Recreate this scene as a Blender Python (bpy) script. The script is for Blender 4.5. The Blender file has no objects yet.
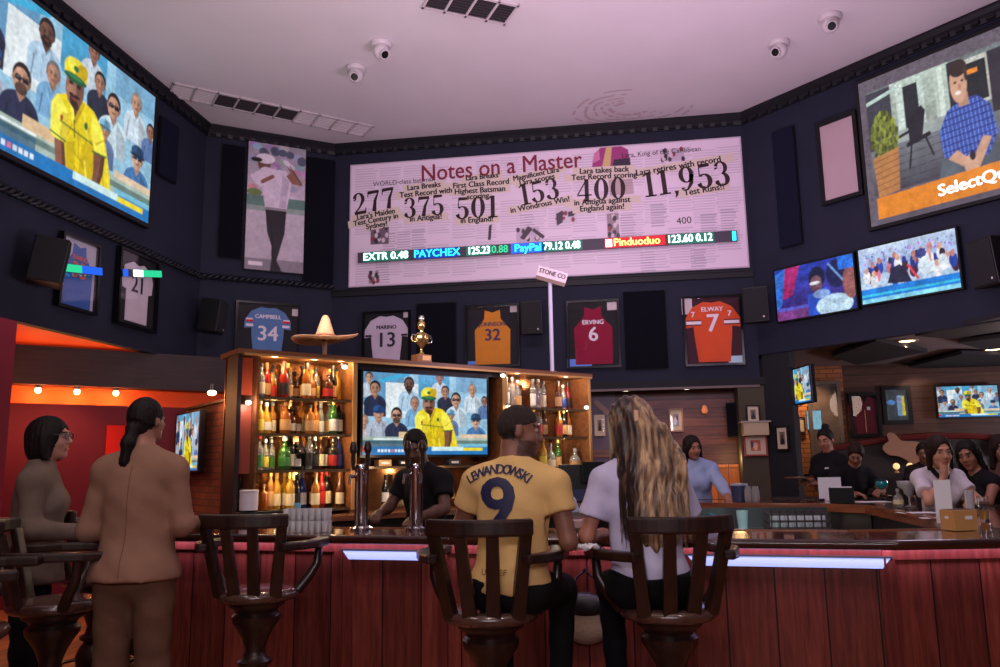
import bpy, bmesh, math, random
import numpy as np
from mathutils import Vector, Matrix, Euler
from mathutils.bvhtree import BVHTree
random.seed(7)
RNG = np.random.default_rng(7)
SC = bpy.context.scene
COL = SC.collection
PI = math.pi
R = math.radians

# ------------------------------------------------------------------ camera
FPX = 800.0
EYE = Vector((0, 0, 1.45))
_y, _p, _r = R(8.5), R(9.4), 0.016
CF = Vector((-math.sin(_y)*math.cos(_p), math.cos(_y)*math.cos(_p), math.sin(_p)))
_r0 = Vector((math.cos(_y), math.sin(_y), 0)); _u0 = _r0.cross(CF)
CR = math.cos(_r)*_r0 - math.sin(_r)*_u0
CU = math.sin(_r)*_r0 + math.cos(_r)*_u0
def ray(px, py): return FPX*CF + (px-500)*CR - (py-333.5)*CU
def on_z(px, py, z):
    d = ray(px, py); return EYE + d*((z-EYE.z)/d.z)
def on_y(px, py, Y):
    d = ray(px, py); return EYE + d*(Y/d.y)
def on_wall(px, py, p, deg):
    a = R(deg); nx, ny = -math.sin(a), math.cos(a)
    d = ray(px, py); return EYE + d*((p[0]*nx+p[1]*ny)/(d.x*nx+d.y*ny))
def at_d(px, py, D): return EYE + ray(px, py)*(D/FPX)
cam = bpy.data.cameras.new('camera'); camo = bpy.data.objects.new('camera', cam); COL.objects.link(camo)
cam.sensor_width = 36; cam.lens = FPX/1000*36; cam.clip_start = .05; cam.clip_end = 200
mw = Matrix.Identity(4)
for i in range(3):
    mw[i][0], mw[i][1], mw[i][2], mw[i][3] = CR[i], CU[i], -CF[i], EYE[i]
camo.matrix_world = mw
SC.camera = camo
SC.view_settings.view_transform = 'Standard'; SC.view_settings.look = 'None'
SC.view_settings.gamma = 1; SC.view_settings.exposure = 0; SC.view_settings.use_curve_mapping = False

# ------------------------------------------------------------------ colour and material helpers
def lin(c):
    c = c/255.0
    return c/12.92 if c <= .04045 else ((c+.055)/1.055)**2.4
def rgb(r, g, b): return (lin(r), lin(g), lin(b), 1)
MATS = {}
def mat(name, col, rough=.6, metal=0, emit=None, es=0, trans=0, spec=.5, alpha=1, bump=0, bscale=40, vary=0, vscale=8, coat=0, ior=1.45):
    if name in MATS: return MATS[name]
    m = bpy.data.materials.new(name); m.use_nodes = True; MATS[name] = m
    nt = m.node_tree; b = nt.nodes['Principled BSDF']
    b.inputs['Base Color'].default_value = col
    b.inputs['Roughness'].default_value = rough; b.inputs['Metallic'].default_value = metal
    b.inputs['Specular IOR Level'].default_value = spec; b.inputs['Alpha'].default_value = alpha
    b.inputs['Transmission Weight'].default_value = trans; b.inputs['IOR'].default_value = ior
    b.inputs['Coat Weight'].default_value = coat
    if emit: b.inputs['Emission Color'].default_value = emit; b.inputs['Emission Strength'].default_value = es
    if bump or vary:
        tc = nt.nodes.new('ShaderNodeTexCoord')
        if vary:
            n = nt.nodes.new('ShaderNodeTexNoise'); n.inputs['Scale'].default_value = vscale; n.inputs['Detail'].default_value = 5
            nt.links.new(tc.outputs['Object'], n.inputs['Vector'])
            mr = nt.nodes.new('ShaderNodeMapRange'); mr.inputs[1].default_value = .3; mr.inputs[2].default_value = .7
            mr.inputs[3].default_value = 1-vary; mr.inputs[4].default_value = 1+vary
            nt.links.new(n.outputs['Fac'], mr.inputs[0])
            mx = nt.nodes.new('ShaderNodeVectorMath'); mx.operation = 'SCALE'; mx.inputs[0].default_value = col[:3]
            nt.links.new(mr.outputs[0], mx.inputs['Scale']); nt.links.new(mx.outputs[0], b.inputs['Base Color'])
        if bump:
            n2 = nt.nodes.new('ShaderNodeTexNoise'); n2.inputs['Scale'].default_value = bscale; n2.inputs['Detail'].default_value = 3
            nt.links.new(tc.outputs['Object'], n2.inputs['Vector'])
            bp = nt.nodes.new('ShaderNodeBump'); bp.inputs['Strength'].default_value = bump; bp.inputs['Distance'].default_value = .02
            nt.links.new(n2.outputs['Fac'], bp.inputs['Height']); nt.links.new(bp.outputs[0], b.inputs['Normal'])
    return m
def attr_mat(name, emis=0, rough=.7, spec=.3, bump=0, bscale=40):
    if name in MATS: return MATS[name]
    m = bpy.data.materials.new(name); m.use_nodes = True; MATS[name] = m
    nt = m.node_tree; b = nt.nodes['Principled BSDF']
    a = nt.nodes.new('ShaderNodeAttribute'); a.attribute_name = 'paint'
    b.inputs['Roughness'].default_value = rough; b.inputs['Specular IOR Level'].default_value = spec
    if emis:
        b.inputs['Base Color'].default_value = (.01, .01, .012, 1)
        nt.links.new(a.outputs['Color'], b.inputs['Emission Color']); b.inputs['Emission Strength'].default_value = emis
    else:
        nt.links.new(a.outputs['Color'], b.inputs['Base Color'])
    if bump:
        tc = nt.nodes.new('ShaderNodeTexCoord')
        n2 = nt.nodes.new('ShaderNodeTexNoise'); n2.inputs['Scale'].default_value = bscale
        nt.links.new(tc.outputs['Object'], n2.inputs['Vector'])
        bp = nt.nodes.new('ShaderNodeBump'); bp.inputs['Strength'].default_value = bump; bp.inputs['Distance'].default_value = .02
        nt.links.new(n2.outputs['Fac'], bp.inputs['Height']); nt.links.new(bp.outputs[0], b.inputs['Normal'])
    return m
def wood_mat(name, c1, c2, axis='Z', scale=6, stretch=12, rough=.35, spec=.5, plank=0, coat=0, gap=(0.01, .004, .004, 1)):
    """grain runs along AXIS; PLANK > 0 draws board joints that far apart across X"""
    if name in MATS: return MATS[name]
    m = bpy.data.materials.new(name); m.use_nodes = True; MATS[name] = m
    nt = m.node_tree; b = nt.nodes['Principled BSDF']; L = nt.links.new
    tc = nt.nodes.new('ShaderNodeTexCoord'); mp = nt.nodes.new('ShaderNodeMapping')
    s = [stretch]*3; s['XYZ'.index(axis)] = 1
    mp.inputs['Scale'].default_value = s
    L(tc.outputs['Object'], mp.inputs['Vector'])
    n = nt.nodes.new('ShaderNodeTexNoise'); n.inputs['Scale'].default_value = scale*.5; n.inputs['Detail'].default_value = 7; n.inputs['Roughness'].default_value = .65
    n.inputs['Distortion'].default_value = .4
    L(mp.outputs[0], n.inputs['Vector'])
    cr = nt.nodes.new('ShaderNodeValToRGB'); cr.color_ramp.elements[0].position = .32; cr.color_ramp.elements[1].position = .68
    cr.color_ramp.elements[0].color = c1; cr.color_ramp.elements[1].color = c2
    L(n.outputs['Fac'], cr.inputs[0]); out = cr.outputs[0]
    if plank:
        sx = nt.nodes.new('ShaderNodeSeparateXYZ'); L(tc.outputs['Object'], sx.inputs[0])
        ax = sx.outputs['X'] if axis != 'X' else sx.outputs['Z']
        dv = nt.nodes.new('ShaderNodeMath'); dv.operation = 'DIVIDE'; dv.inputs[1].default_value = plank; L(ax, dv.inputs[0])
        fl = nt.nodes.new('ShaderNodeMath'); fl.operation = 'FLOOR'; L(dv.outputs[0], fl.inputs[0])
        wn = nt.nodes.new('ShaderNodeTexWhiteNoise'); wn.noise_dimensions = '1D'; L(fl.outputs[0], wn.inputs['W'])
        mr = nt.nodes.new('ShaderNodeMapRange'); mr.inputs[3].default_value = .6; mr.inputs[4].default_value = 1.25; L(wn.outputs['Value'], mr.inputs[0])
        sc = nt.nodes.new('ShaderNodeVectorMath'); sc.operation = 'SCALE'; L(out, sc.inputs[0]); L(mr.outputs[0], sc.inputs['Scale'])
        fr = nt.nodes.new('ShaderNodeMath'); fr.operation = 'FRACT'; L(dv.outputs[0], fr.inputs[0])
        lt = nt.nodes.new('ShaderNodeMath'); lt.operation = 'LESS_THAN'; lt.inputs[1].default_value = min(.25, .008/plank); L(fr.outputs[0], lt.inputs[0])
        mx = nt.nodes.new('ShaderNodeMix'); mx.data_type = 'RGBA'; L(lt.outputs[0], mx.inputs[0]); L(sc.outputs[0], mx.inputs[6]); mx.inputs[7].default_value = gap
        out = mx.outputs[2]
    L(out, b.inputs['Base Color'])
    b.inputs['Roughness'].default_value = rough; b.inputs['Specular IOR Level'].default_value = spec; b.inputs['Coat Weight'].default_value = coat
    bp = nt.nodes.new('ShaderNodeBump'); bp.inputs['Strength'].default_value = .15; bp.inputs['Distance'].default_value = .01
    L(n.outputs['Fac'], bp.inputs['Height']); L(bp.outputs[0], b.inputs['Normal'])
    return m
def brick_mat(name, c1, c2, mortar, scale=1.0, w=.22, h=.075, rough=.85):
    if name in MATS: return MATS[name]
    m = bpy.data.materials.new(name); m.use_nodes = True; MATS[name] = m
    nt = m.node_tree; b = nt.nodes['Principled BSDF']; L = nt.links.new
    tc = nt.nodes.new('ShaderNodeTexCoord'); sx = nt.nodes.new('ShaderNodeSeparateXYZ'); cx = nt.nodes.new('ShaderNodeCombineXYZ')
    L(tc.outputs['Object'], sx.inputs[0]); L(sx.outputs['X'], cx.inputs['X']); L(sx.outputs['Z'], cx.inputs['Y'])
    br = nt.nodes.new('ShaderNodeTexBrick'); br.inputs['Scale'].default_value = 1/scale
    br.inputs['Brick Width'].default_value = w; br.inputs['Row Height'].default_value = h; br.inputs['Mortar Size'].default_value = .008
    br.inputs['Color1'].default_value = c1; br.inputs['Color2'].default_value = c2; br.inputs['Mortar'].default_value = mortar
    L(cx.outputs[0], br.inputs['Vector']); L(br.outputs['Color'], b.inputs['Base Color'])
    bp = nt.nodes.new('ShaderNodeBump'); bp.inputs['Strength'].default_value = .5; bp.inputs['Distance'].default_value = .01; bp.invert = True
    L(br.outputs['Fac'], bp.inputs['Height']); L(bp.outputs[0], b.inputs['Normal'])
    b.inputs['Roughness'].default_value = rough
    return m

# ------------------------------------------------------------------ mesh builder
class MB:
    def __init__(s): s.v = []; s.f = []
    def add(s, vs, fs, M=None):
        b = len(s.v)
        s.v += [tuple(M @ Vector(v)) if M else tuple(v) for v in vs]
        s.f += [tuple(b+i for i in f) for f in fs]
        return s
    def box(s, c, d, M=None):
        x, y, z = c; a, b, e = d[0]/2, d[1]/2, d[2]/2
        vs = [(x+i*a, y+j*b, z+k*e) for k in (-1, 1) for j in (-1, 1) for i in (-1, 1)]
        return s.add(vs, [(0,2,3,1),(4,5,7,6),(0,1,5,4),(2,6,7,3),(0,4,6,2),(1,3,7,5)], M)
    def bar(s, p, q, w, t, up=(0,0,1), w2=None, t2=None):
        """rectangular bar from p to q; w across, t thick"""
        p, q = Vector(p), Vector(q); d = (q-p).normalized(); u = Vector(up)
        if abs(d.dot(u)) > .98: u = Vector((0,1,0))
        a = d.cross(u).normalized(); b = a.cross(d).normalized()
        w2 = w if w2 is None else w2; t2 = t if t2 is None else t2
        vs = [p+a*i*w/2+b*j*t/2 for j in (-1,1) for i in (-1,1)]+[q+a*i*w2/2+b*j*t2/2 for j in (-1,1) for i in (-1,1)]
        return s.add(vs, [(0,1,3,2),(4,6,7,5),(0,4,5,1),(2,3,7,6),(0,2,6,4),(1,5,7,3)])
    def lathe(s, prof, n=16, M=None, cap=True):
        vs = []; fs = []
        for r, z in prof:
            for i in range(n):
                a = 2*PI*i/n; vs.append((r*math.cos(a), r*math.sin(a), z))
        for k in range(len(prof)-1):
            for i in range(n):
                j = (i+1) % n; fs.append((k*n+i, k*n+j, (k+1)*n+j, (k+1)*n+i))
        if cap:
            fs.append(tuple(range(n))[::-1]); fs.append(tuple((len(prof)-1)*n+i for i in range(n)))
        return s.add(vs, fs, M)
    def cyl(s, p, q, r, r2=None, n=14):
        p, q = Vector(p), Vector(q); d = q-p; r2 = r if r2 is None else r2
        M = Matrix.Translation(p) @ d.to_track_quat('Z', 'Y').to_matrix().to_4x4()
        return s.lathe([(r, 0), (r2, d.length)], n, M)
    def tube(s, pts, r, n=8, closed=False):
        pts = [Vector(p) for p in pts]; rs = r if isinstance(r, (list, tuple)) else [r]*len(pts)
        vs = []; fs = []; N = len(pts); prev = None
        for i, p in enumerate(pts):
            t = (pts[(i+1) % N]-pts[i-1]) if closed else (pts[min(i+1, N-1)]-pts[max(i-1, 0)])
            t.normalize()
            if prev is None:
                a = t.cross(Vector((0,0,1)));
                if a.length < .1: a = t.cross(Vector((0,1,0)))
            else: a = prev - t*prev.dot(t)
            a.normalize(); prev = a; b = t.cross(a)
            for k in range(n):
                th = 2*PI*k/n; vs.append(p+(a*math.cos(th)+b*math.sin(th))*rs[i])
        for i in range(N if closed else N-1):
            j = (i+1) % N
            for k in range(n):
                l = (k+1) % n; fs.append((i*n+k, i*n+l, j*n+l, j*n+k))
        if not closed: fs.append(tuple(range(n))[::-1]); fs.append(tuple((N-1)*n+k for k in range(n)))
        return s.add(vs, fs)
    def prism(s, poly, z0, z1, M=None):
        n = len(poly)
        vs = [(x, y, z0) for x, y in poly]+[(x, y, z1) for x, y in poly]
        fs = [tuple(range(n))[::-1], tuple(range(n, 2*n))]+[(i, (i+1) % n, n+(i+1) % n, n+i) for i in range(n)]
        return s.add(vs, fs, M)
    def sphere(s, c, r, n=12, m=8, M=None):
        rx, ry, rz = r if isinstance(r, (tuple, list)) else (r, r, r)
        vs = [(c[0], c[1], c[2]-rz)]; fs = []
        for k in range(1, m):
            ph = -PI/2+PI*k/m
            for i in range(n):
                a = 2*PI*i/n; vs.append((c[0]+rx*math.cos(ph)*math.cos(a), c[1]+ry*math.cos(ph)*math.sin(a), c[2]+rz*math.sin(ph)))
        vs.append((c[0], c[1], c[2]+rz)); T = len(vs)-1
        for i in range(n):
            j = (i+1) % n; fs.append((0, 1+j, 1+i)); fs.append((T, 1+(m-2)*n+i, 1+(m-2)*n+j))
            for k in range(m-2): fs.append((1+k*n+i, 1+k*n+j, 1+(k+1)*n+j, 1+(k+1)*n+i))
        return s.add(vs, fs, M)
    def quad(s, a, b, c, d): return s.add([a, b, c, d], [(0,1,2,3)])
    def mesh(s, name, m=None, smooth=False):
        me = bpy.data.meshes.new(name); me.from_pydata(s.v, [], s.f); me.update()
        if m: me.materials.append(m)
        if smooth: me.shade_smooth(); 
        return me
    def build(s, name, m, parent=None, smooth=False, bevel=0, auto=None, loc=None, rot=None):
        me = s.mesh(name, m, False)
        bm = bmesh.new(); bm.from_mesh(me); bmesh.ops.recalc_face_normals(bm, faces=bm.faces); bm.to_mesh(me); bm.free()
        if smooth or auto:
            me.shade_smooth()
            try: me.set_sharp_from_angle(angle=R(auto or 40))
            except Exception: pass
        o = link(name, me, parent, loc, rot)
        if bevel:
            md = o.modifiers.new('bevel', 'BEVEL'); md.width = bevel; md.segments = 2; md.limit_method = 'ANGLE'; md.angle_limit = R(40)
        return o
def link(name, me, parent=None, loc=None, rot=None):
    o = bpy.data.objects.new(name, me); COL.objects.link(o)
    if parent: o.parent = parent
    if loc is not None: o.location = loc
    if rot is not None: o.rotation_euler = rot
    return o
def tag(o, label=None, cat=None, group=None, kind=None):
    if label: o['label'] = label
    if cat: o['category'] = cat
    if group: o['group'] = group
    if kind: o['kind'] = kind
    return o
def thing(name, label, cat, loc=(0,0,0), rz=0, group=None, rot=None):
    o = bpy.data.objects.new(name, None); COL.objects.link(o); o.empty_display_size = .1
    o.location = loc; o.rotation_euler = rot or (0, 0, rz)
    return tag(o, label, cat, group)
def structure(o): o['kind'] = 'structure'; return o
KIDS = {}
def copy_tree(o, parent=None):
    c = o.copy(); COL.objects.link(c)
    if parent: c.parent = parent
    for ch in [x for x in o.children]: copy_tree(ch, c)
    return c
ORD = ['first','second','third','fourth','fifth','sixth','seventh','eighth','ninth','tenth','eleventh','twelfth','thirteenth','fourteenth','fifteenth','sixteenth','seventeenth','eighteenth','nineteenth','twentieth']

# wall frame: local X along the wall as seen from inside (screen left to right), local -Y out of the wall into the room, Z up
def wall_rot(deg): return R(deg)
# ------------------------------------------------------------------ text
_FONT = {}
def text_mesh(s, size=1.0, extrude=.0, offset=0, align='CENTER', spacing=1.0, sx=1.0, shear=0):
    cu = bpy.data.curves.new('text', 'FONT'); cu.body = s; cu.size = size; cu.extrude = extrude; cu.offset = offset
    cu.align_x = align; cu.align_y = 'CENTER'; cu.space_character = spacing; cu.shear = shear
    cu.resolution_u = 3
    o = bpy.data.objects.new('text', cu); COL.objects.link(o)
    me = bpy.data.meshes.new_from_object(o.evaluated_get(bpy.context.evaluated_depsgraph_get()))
    bpy.data.objects.remove(o); bpy.data.curves.remove(cu)
    n = len(me.vertices); co = np.empty(n*3); me.vertices.foreach_get('co', co); co = co.reshape(-1, 3)
    fs = [tuple(p.vertices) for p in me.polygons]
    bpy.data.meshes.remove(me)
    co[:, 0] *= sx
    return co, fs
def text_into(mb, s, size, M, **k):
    b = k.pop('offset', 0); co, fs = text_mesh(s, size, **k)
    for i, d in enumerate(((-b, 0), (b, 0), (0, b*.6), (0, -b*.6)) if b else ((0, 0),)): mb.add([(v[0]+d[0], v[1]+d[1], v[2]+i*.0005) for v in co], fs, M)
# text local x,y plane -> wall plane (x, z), facing -Y
TXT = Matrix(((1,0,0,0),(0,0,-1,0),(0,1,0,0),(0,0,0,1)))
def tx(x, y, z, rot=0, out=0): return Matrix.Translation((x, y, z)) @ TXT @ Matrix.Rotation(rot, 4, 'Z')
# serif figures as variable-width strokes
def serif_digits(mb, s, h, M, sp=.08):
    """bold old-style serif figures, baseline 0, height h; stroke polygons in unit box"""
    def strip(pts):
        out = []
        for i, (x, y, w) in enumerate(pts):
            a = pts[max(i-1, 0)]; b = pts[min(i+1, len(pts)-1)]
            dx, dy = b[0]-a[0], b[1]-a[1]; l = math.hypot(dx, dy) or 1
            out.append(((x-dy/l*w/2, y+dx/l*w/2), (x+dy/l*w/2, y-dx/l*w/2)))
        return out
    def arc(cx, cy, rx, ry, a0, a1, thick, thin, n=18):
        r = []
        for i in range(n+1):
            a = R(a0+(a1-a0)*i/n); w = thin+(thick-thin)*abs(math.cos(a))**1.6
            r.append((cx+rx*math.cos(a), cy+ry*math.sin(a), w))
        return r
    D = {
     '0': (.62, [arc(.31, .5, .21, .46, 90, 450, .19, .05)]),
     '1': (.46, [[(.25, .02, .17), (.25, .98, .17)], [(.04, .03, .06), (.46, .03, .06)], [(.03, .84, .05), (.2, .95, .08)]]),
     '2': (.6, [arc(.29, .7, .19, .26, 170, -35, .16, .06), [(.45, .56, .13), (.3, .32, .07), (.06, .08, .05)], [(.04, .07, .14), (.56, .07, .14)], [(.54, .02, .04), (.57, .26, .04)], [(.1, .72, .13), (.12, .66, .13)]]),
     '3': (.58, [arc(.26, .73, .18, .23, 160, -80, .15, .05), arc(.26, .27, .2, .24, 85, -165, .18, .05), [(.08, .76, .12), (.1, .7, .12)], [(.06, .24, .12), (.09, .18, .12)]]),
     '4': (.64, [[(.42, .02, .17), (.42, .98, .17)], [(.42, .96, .05), (.03, .3, .05)], [(.02, .28, .06), (.62, .28, .06)], [(.26, .03, .05), (.6, .03, .05)]]),
     '5': (.56, [[(.12, .92, .15), (.5, .92, .11)], [(.11, .97, .04), (.09, .5, .04)], arc(.25, .3, .21, .27, 130, -165, .18, .05), [(.06, .24, .12), (.09, .18, .12)]]),
     '7': (.58, [[(.06, .9, .15), (.55, .9, .13)], [(.06, .96, .04), (.03, .7, .04)], [(.53, .9, .05), (.34, .5, .13), (.25, .02, .19)]]),
     '9': (.6, [arc(.29, .66, .2, .3, 0, 360, .17, .05), [(.48, .66, .17), (.44, .3, .15), (.28, .06, .07), (.12, .06, .06)], [(.1, .16, .12), (.12, .1, .12)]]),
     ',': (.2, [[(.14, .08, .16), (.14, -.06, .1), (.08, -.18, .04)]]),
    }
    tot = sum(D[c][0]+sp for c in s)-sp; x0 = -tot/2
    for c in s:
        w, strokes = D[c]
        for st in strokes:
            p = strip(st); vs = []; fs = []
            for l, r in p: vs += [((x0+l[0])*h, (l[1]-.5)*h, 0), ((x0+r[0])*h, (r[1]-.5)*h, 0)]
            for i in range(len(p)-1): fs.append((2*i, 2*i+1, 2*i+3, 2*i+2))
            mb.add(vs, fs, M)
        x0 += w+sp

# ------------------------------------------------------------------ painted picture grids
class Canvas:
    """x 0..W, y 0..1 downwards (W = aspect)"""
    def __init__(s, aspect, res, bg=(0,0,0)):
        s.W = aspect; s.h = res; s.w = int(round(aspect*res)); ss = 2
        s.a = np.empty((s.h*ss, s.w*ss, 3)); s.a[:] = [lin(c) for c in bg]
        s.Y, s.X = np.mgrid[0:s.h*ss, 0:s.w*ss]; s.X = (s.X+.5)/(s.h*ss); s.Y = (s.Y+.5)/(s.h*ss)
    def put(s, m, c, al=1.0):
        c = np.array([lin(v) for v in c]); s.a[m] = s.a[m]*(1-al)+c*al
    def ell(s, x, y, rx, ry, c, rot=0, al=1):
        dx, dy = s.X-x, s.Y-y; ca, sa = math.cos(rot), math.sin(rot)
        s.put(((dx*ca+dy*sa)/rx)**2+((-dx*sa+dy*ca)/ry)**2 < 1, c, al)
    def rect(s, x0, y0, x1, y1, c, al=1): s.put((s.X >= x0)&(s.X < x1)&(s.Y >= y0)&(s.Y < y1), c, al)
    def poly(s, pts, c, al=1):
        m = np.zeros(s.X.shape, bool); n = len(pts)
        for i in range(n):
            (x0, y0), (x1, y1) = pts[i], pts[(i+1) % n]
            if y0 == y1: continue
            m ^= ((y0 > s.Y) != (y1 > s.Y)) & (s.X < (x1-x0)*(s.Y-y0)/(y1-y0)+x0)
        s.put(m, c, al)
    def line(s, p, q, w, c, al=1):
        (x0, y0), (x1, y1) = p, q; dx, dy = x1-x0, y1-y0; L = dx*dx+dy*dy or 1e-9
        t = np.clip(((s.X-x0)*dx+(s.Y-y0)*dy)/L, 0, 1)
        s.put((s.X-x0-t*dx)**2+(s.Y-y0-t*dy)**2 < (w/2)**2, c, al)
    def vgrad(s, y0, y1, c0, c1, x0=0, x1=9):
        m = (s.Y >= y0)&(s.Y < y1)&(s.X >= x0)&(s.X < x1)
        t = ((s.Y-y0)/(y1-y0))[m][:, None]
        s.a[m] = np.array([lin(v) for v in c0])*(1-t)+np.array([lin(v) for v in c1])*t
    def noise(s, amt, cell=1, m=None):
        g = RNG.normal(1, amt, (s.a.shape[0]//cell+1, s.a.shape[1]//cell+1))
        g = np.repeat(np.repeat(g, cell, 0), cell, 1)[:s.a.shape[0], :s.a.shape[1]]
        f = s.a*g[..., None]; s.a = np.clip(f if m is None else np.where(m[..., None], f, s.a), 0, 1)
    def soften(s, n=2, amt=.1):
        for _ in range(n):
            a = np.pad(s.a, ((1, 1), (1, 1), (0, 0)), 'edge'); s.a = (a[:-2, 1:-1]+a[2:, 1:-1]+a[1:-1, :-2]+a[1:-1, 2:]+2*a[1:-1, 1:-1])/6
        for c_ in (24, 12, 6):
            h, w = s.a.shape[:2]; g = RNG.normal(1, amt, (h//c_+2, w//c_+2)); yi, xi = np.arange(h)/c_, np.arange(w)/c_
            y0, x0 = yi.astype(int), xi.astype(int); fy, fx = (yi-y0)[:, None], (xi-x0)[None]
            v = (g[y0][:, x0]*(1-fx)+g[y0][:, x0+1]*fx)*(1-fy)+(g[y0+1][:, x0]*(1-fx)+g[y0+1][:, x0+1]*fx)*fy; s.a = np.clip(s.a*v[..., None], 0, 1)
        return s
    def grid(s, name, w, h, m, parent=None, y=0, cx=0, cz=0, zrev=False):
        """flat upright grid of w x h metres centred at (cx, y, cz), facing -Y"""
        A = s.a.reshape(s.h, 2, s.w, 2, 3).mean((1, 3))
        H, W = s.h, s.w
        xs = cx-w/2+w*np.arange(W)/(W-1); zs = cz+h/2-h*np.arange(H)/(H-1)
        X, Z = np.meshgrid(xs, zs)
        co = np.stack([X, np.full_like(X, y), Z], -1).reshape(-1, 3)
        i = np.arange(H*W).reshape(H, W)
        q = np.stack([i[1:, :-1], i[1:, 1:], i[:-1, 1:], i[:-1, :-1]], -1).reshape(-1, 4)
        me = fast_mesh(name, co, q, m, np.concatenate([A, np.ones((H, W, 1))], -1).reshape(-1, 4))
        return link(name, me, parent)
def fast_mesh(name, co, q, m=None, colors=None, smooth=False):
    me = bpy.data.meshes.new(name); k = q.shape[1] if len(q) else 4
    me.vertices.add(len(co)); me.vertices.foreach_set('co', np.asarray(co, np.float32).ravel())
    me.loops.add(q.size); me.loops.foreach_set('vertex_index', q.astype(np.int32).ravel())
    me.polygons.add(len(q)); me.polygons.foreach_set('loop_start', np.arange(0, q.size, k, dtype=np.int32))
    me.update(calc_edges=True)
    if m: me.materials.append(m)
    if colors is not None:
        at = me.attributes.new('paint', 'FLOAT_COLOR', 'POINT'); at.data.foreach_set('color', np.asarray(colors, np.float32).ravel())
    if smooth: me.shade_smooth()
    me.validate()
    return me

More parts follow.
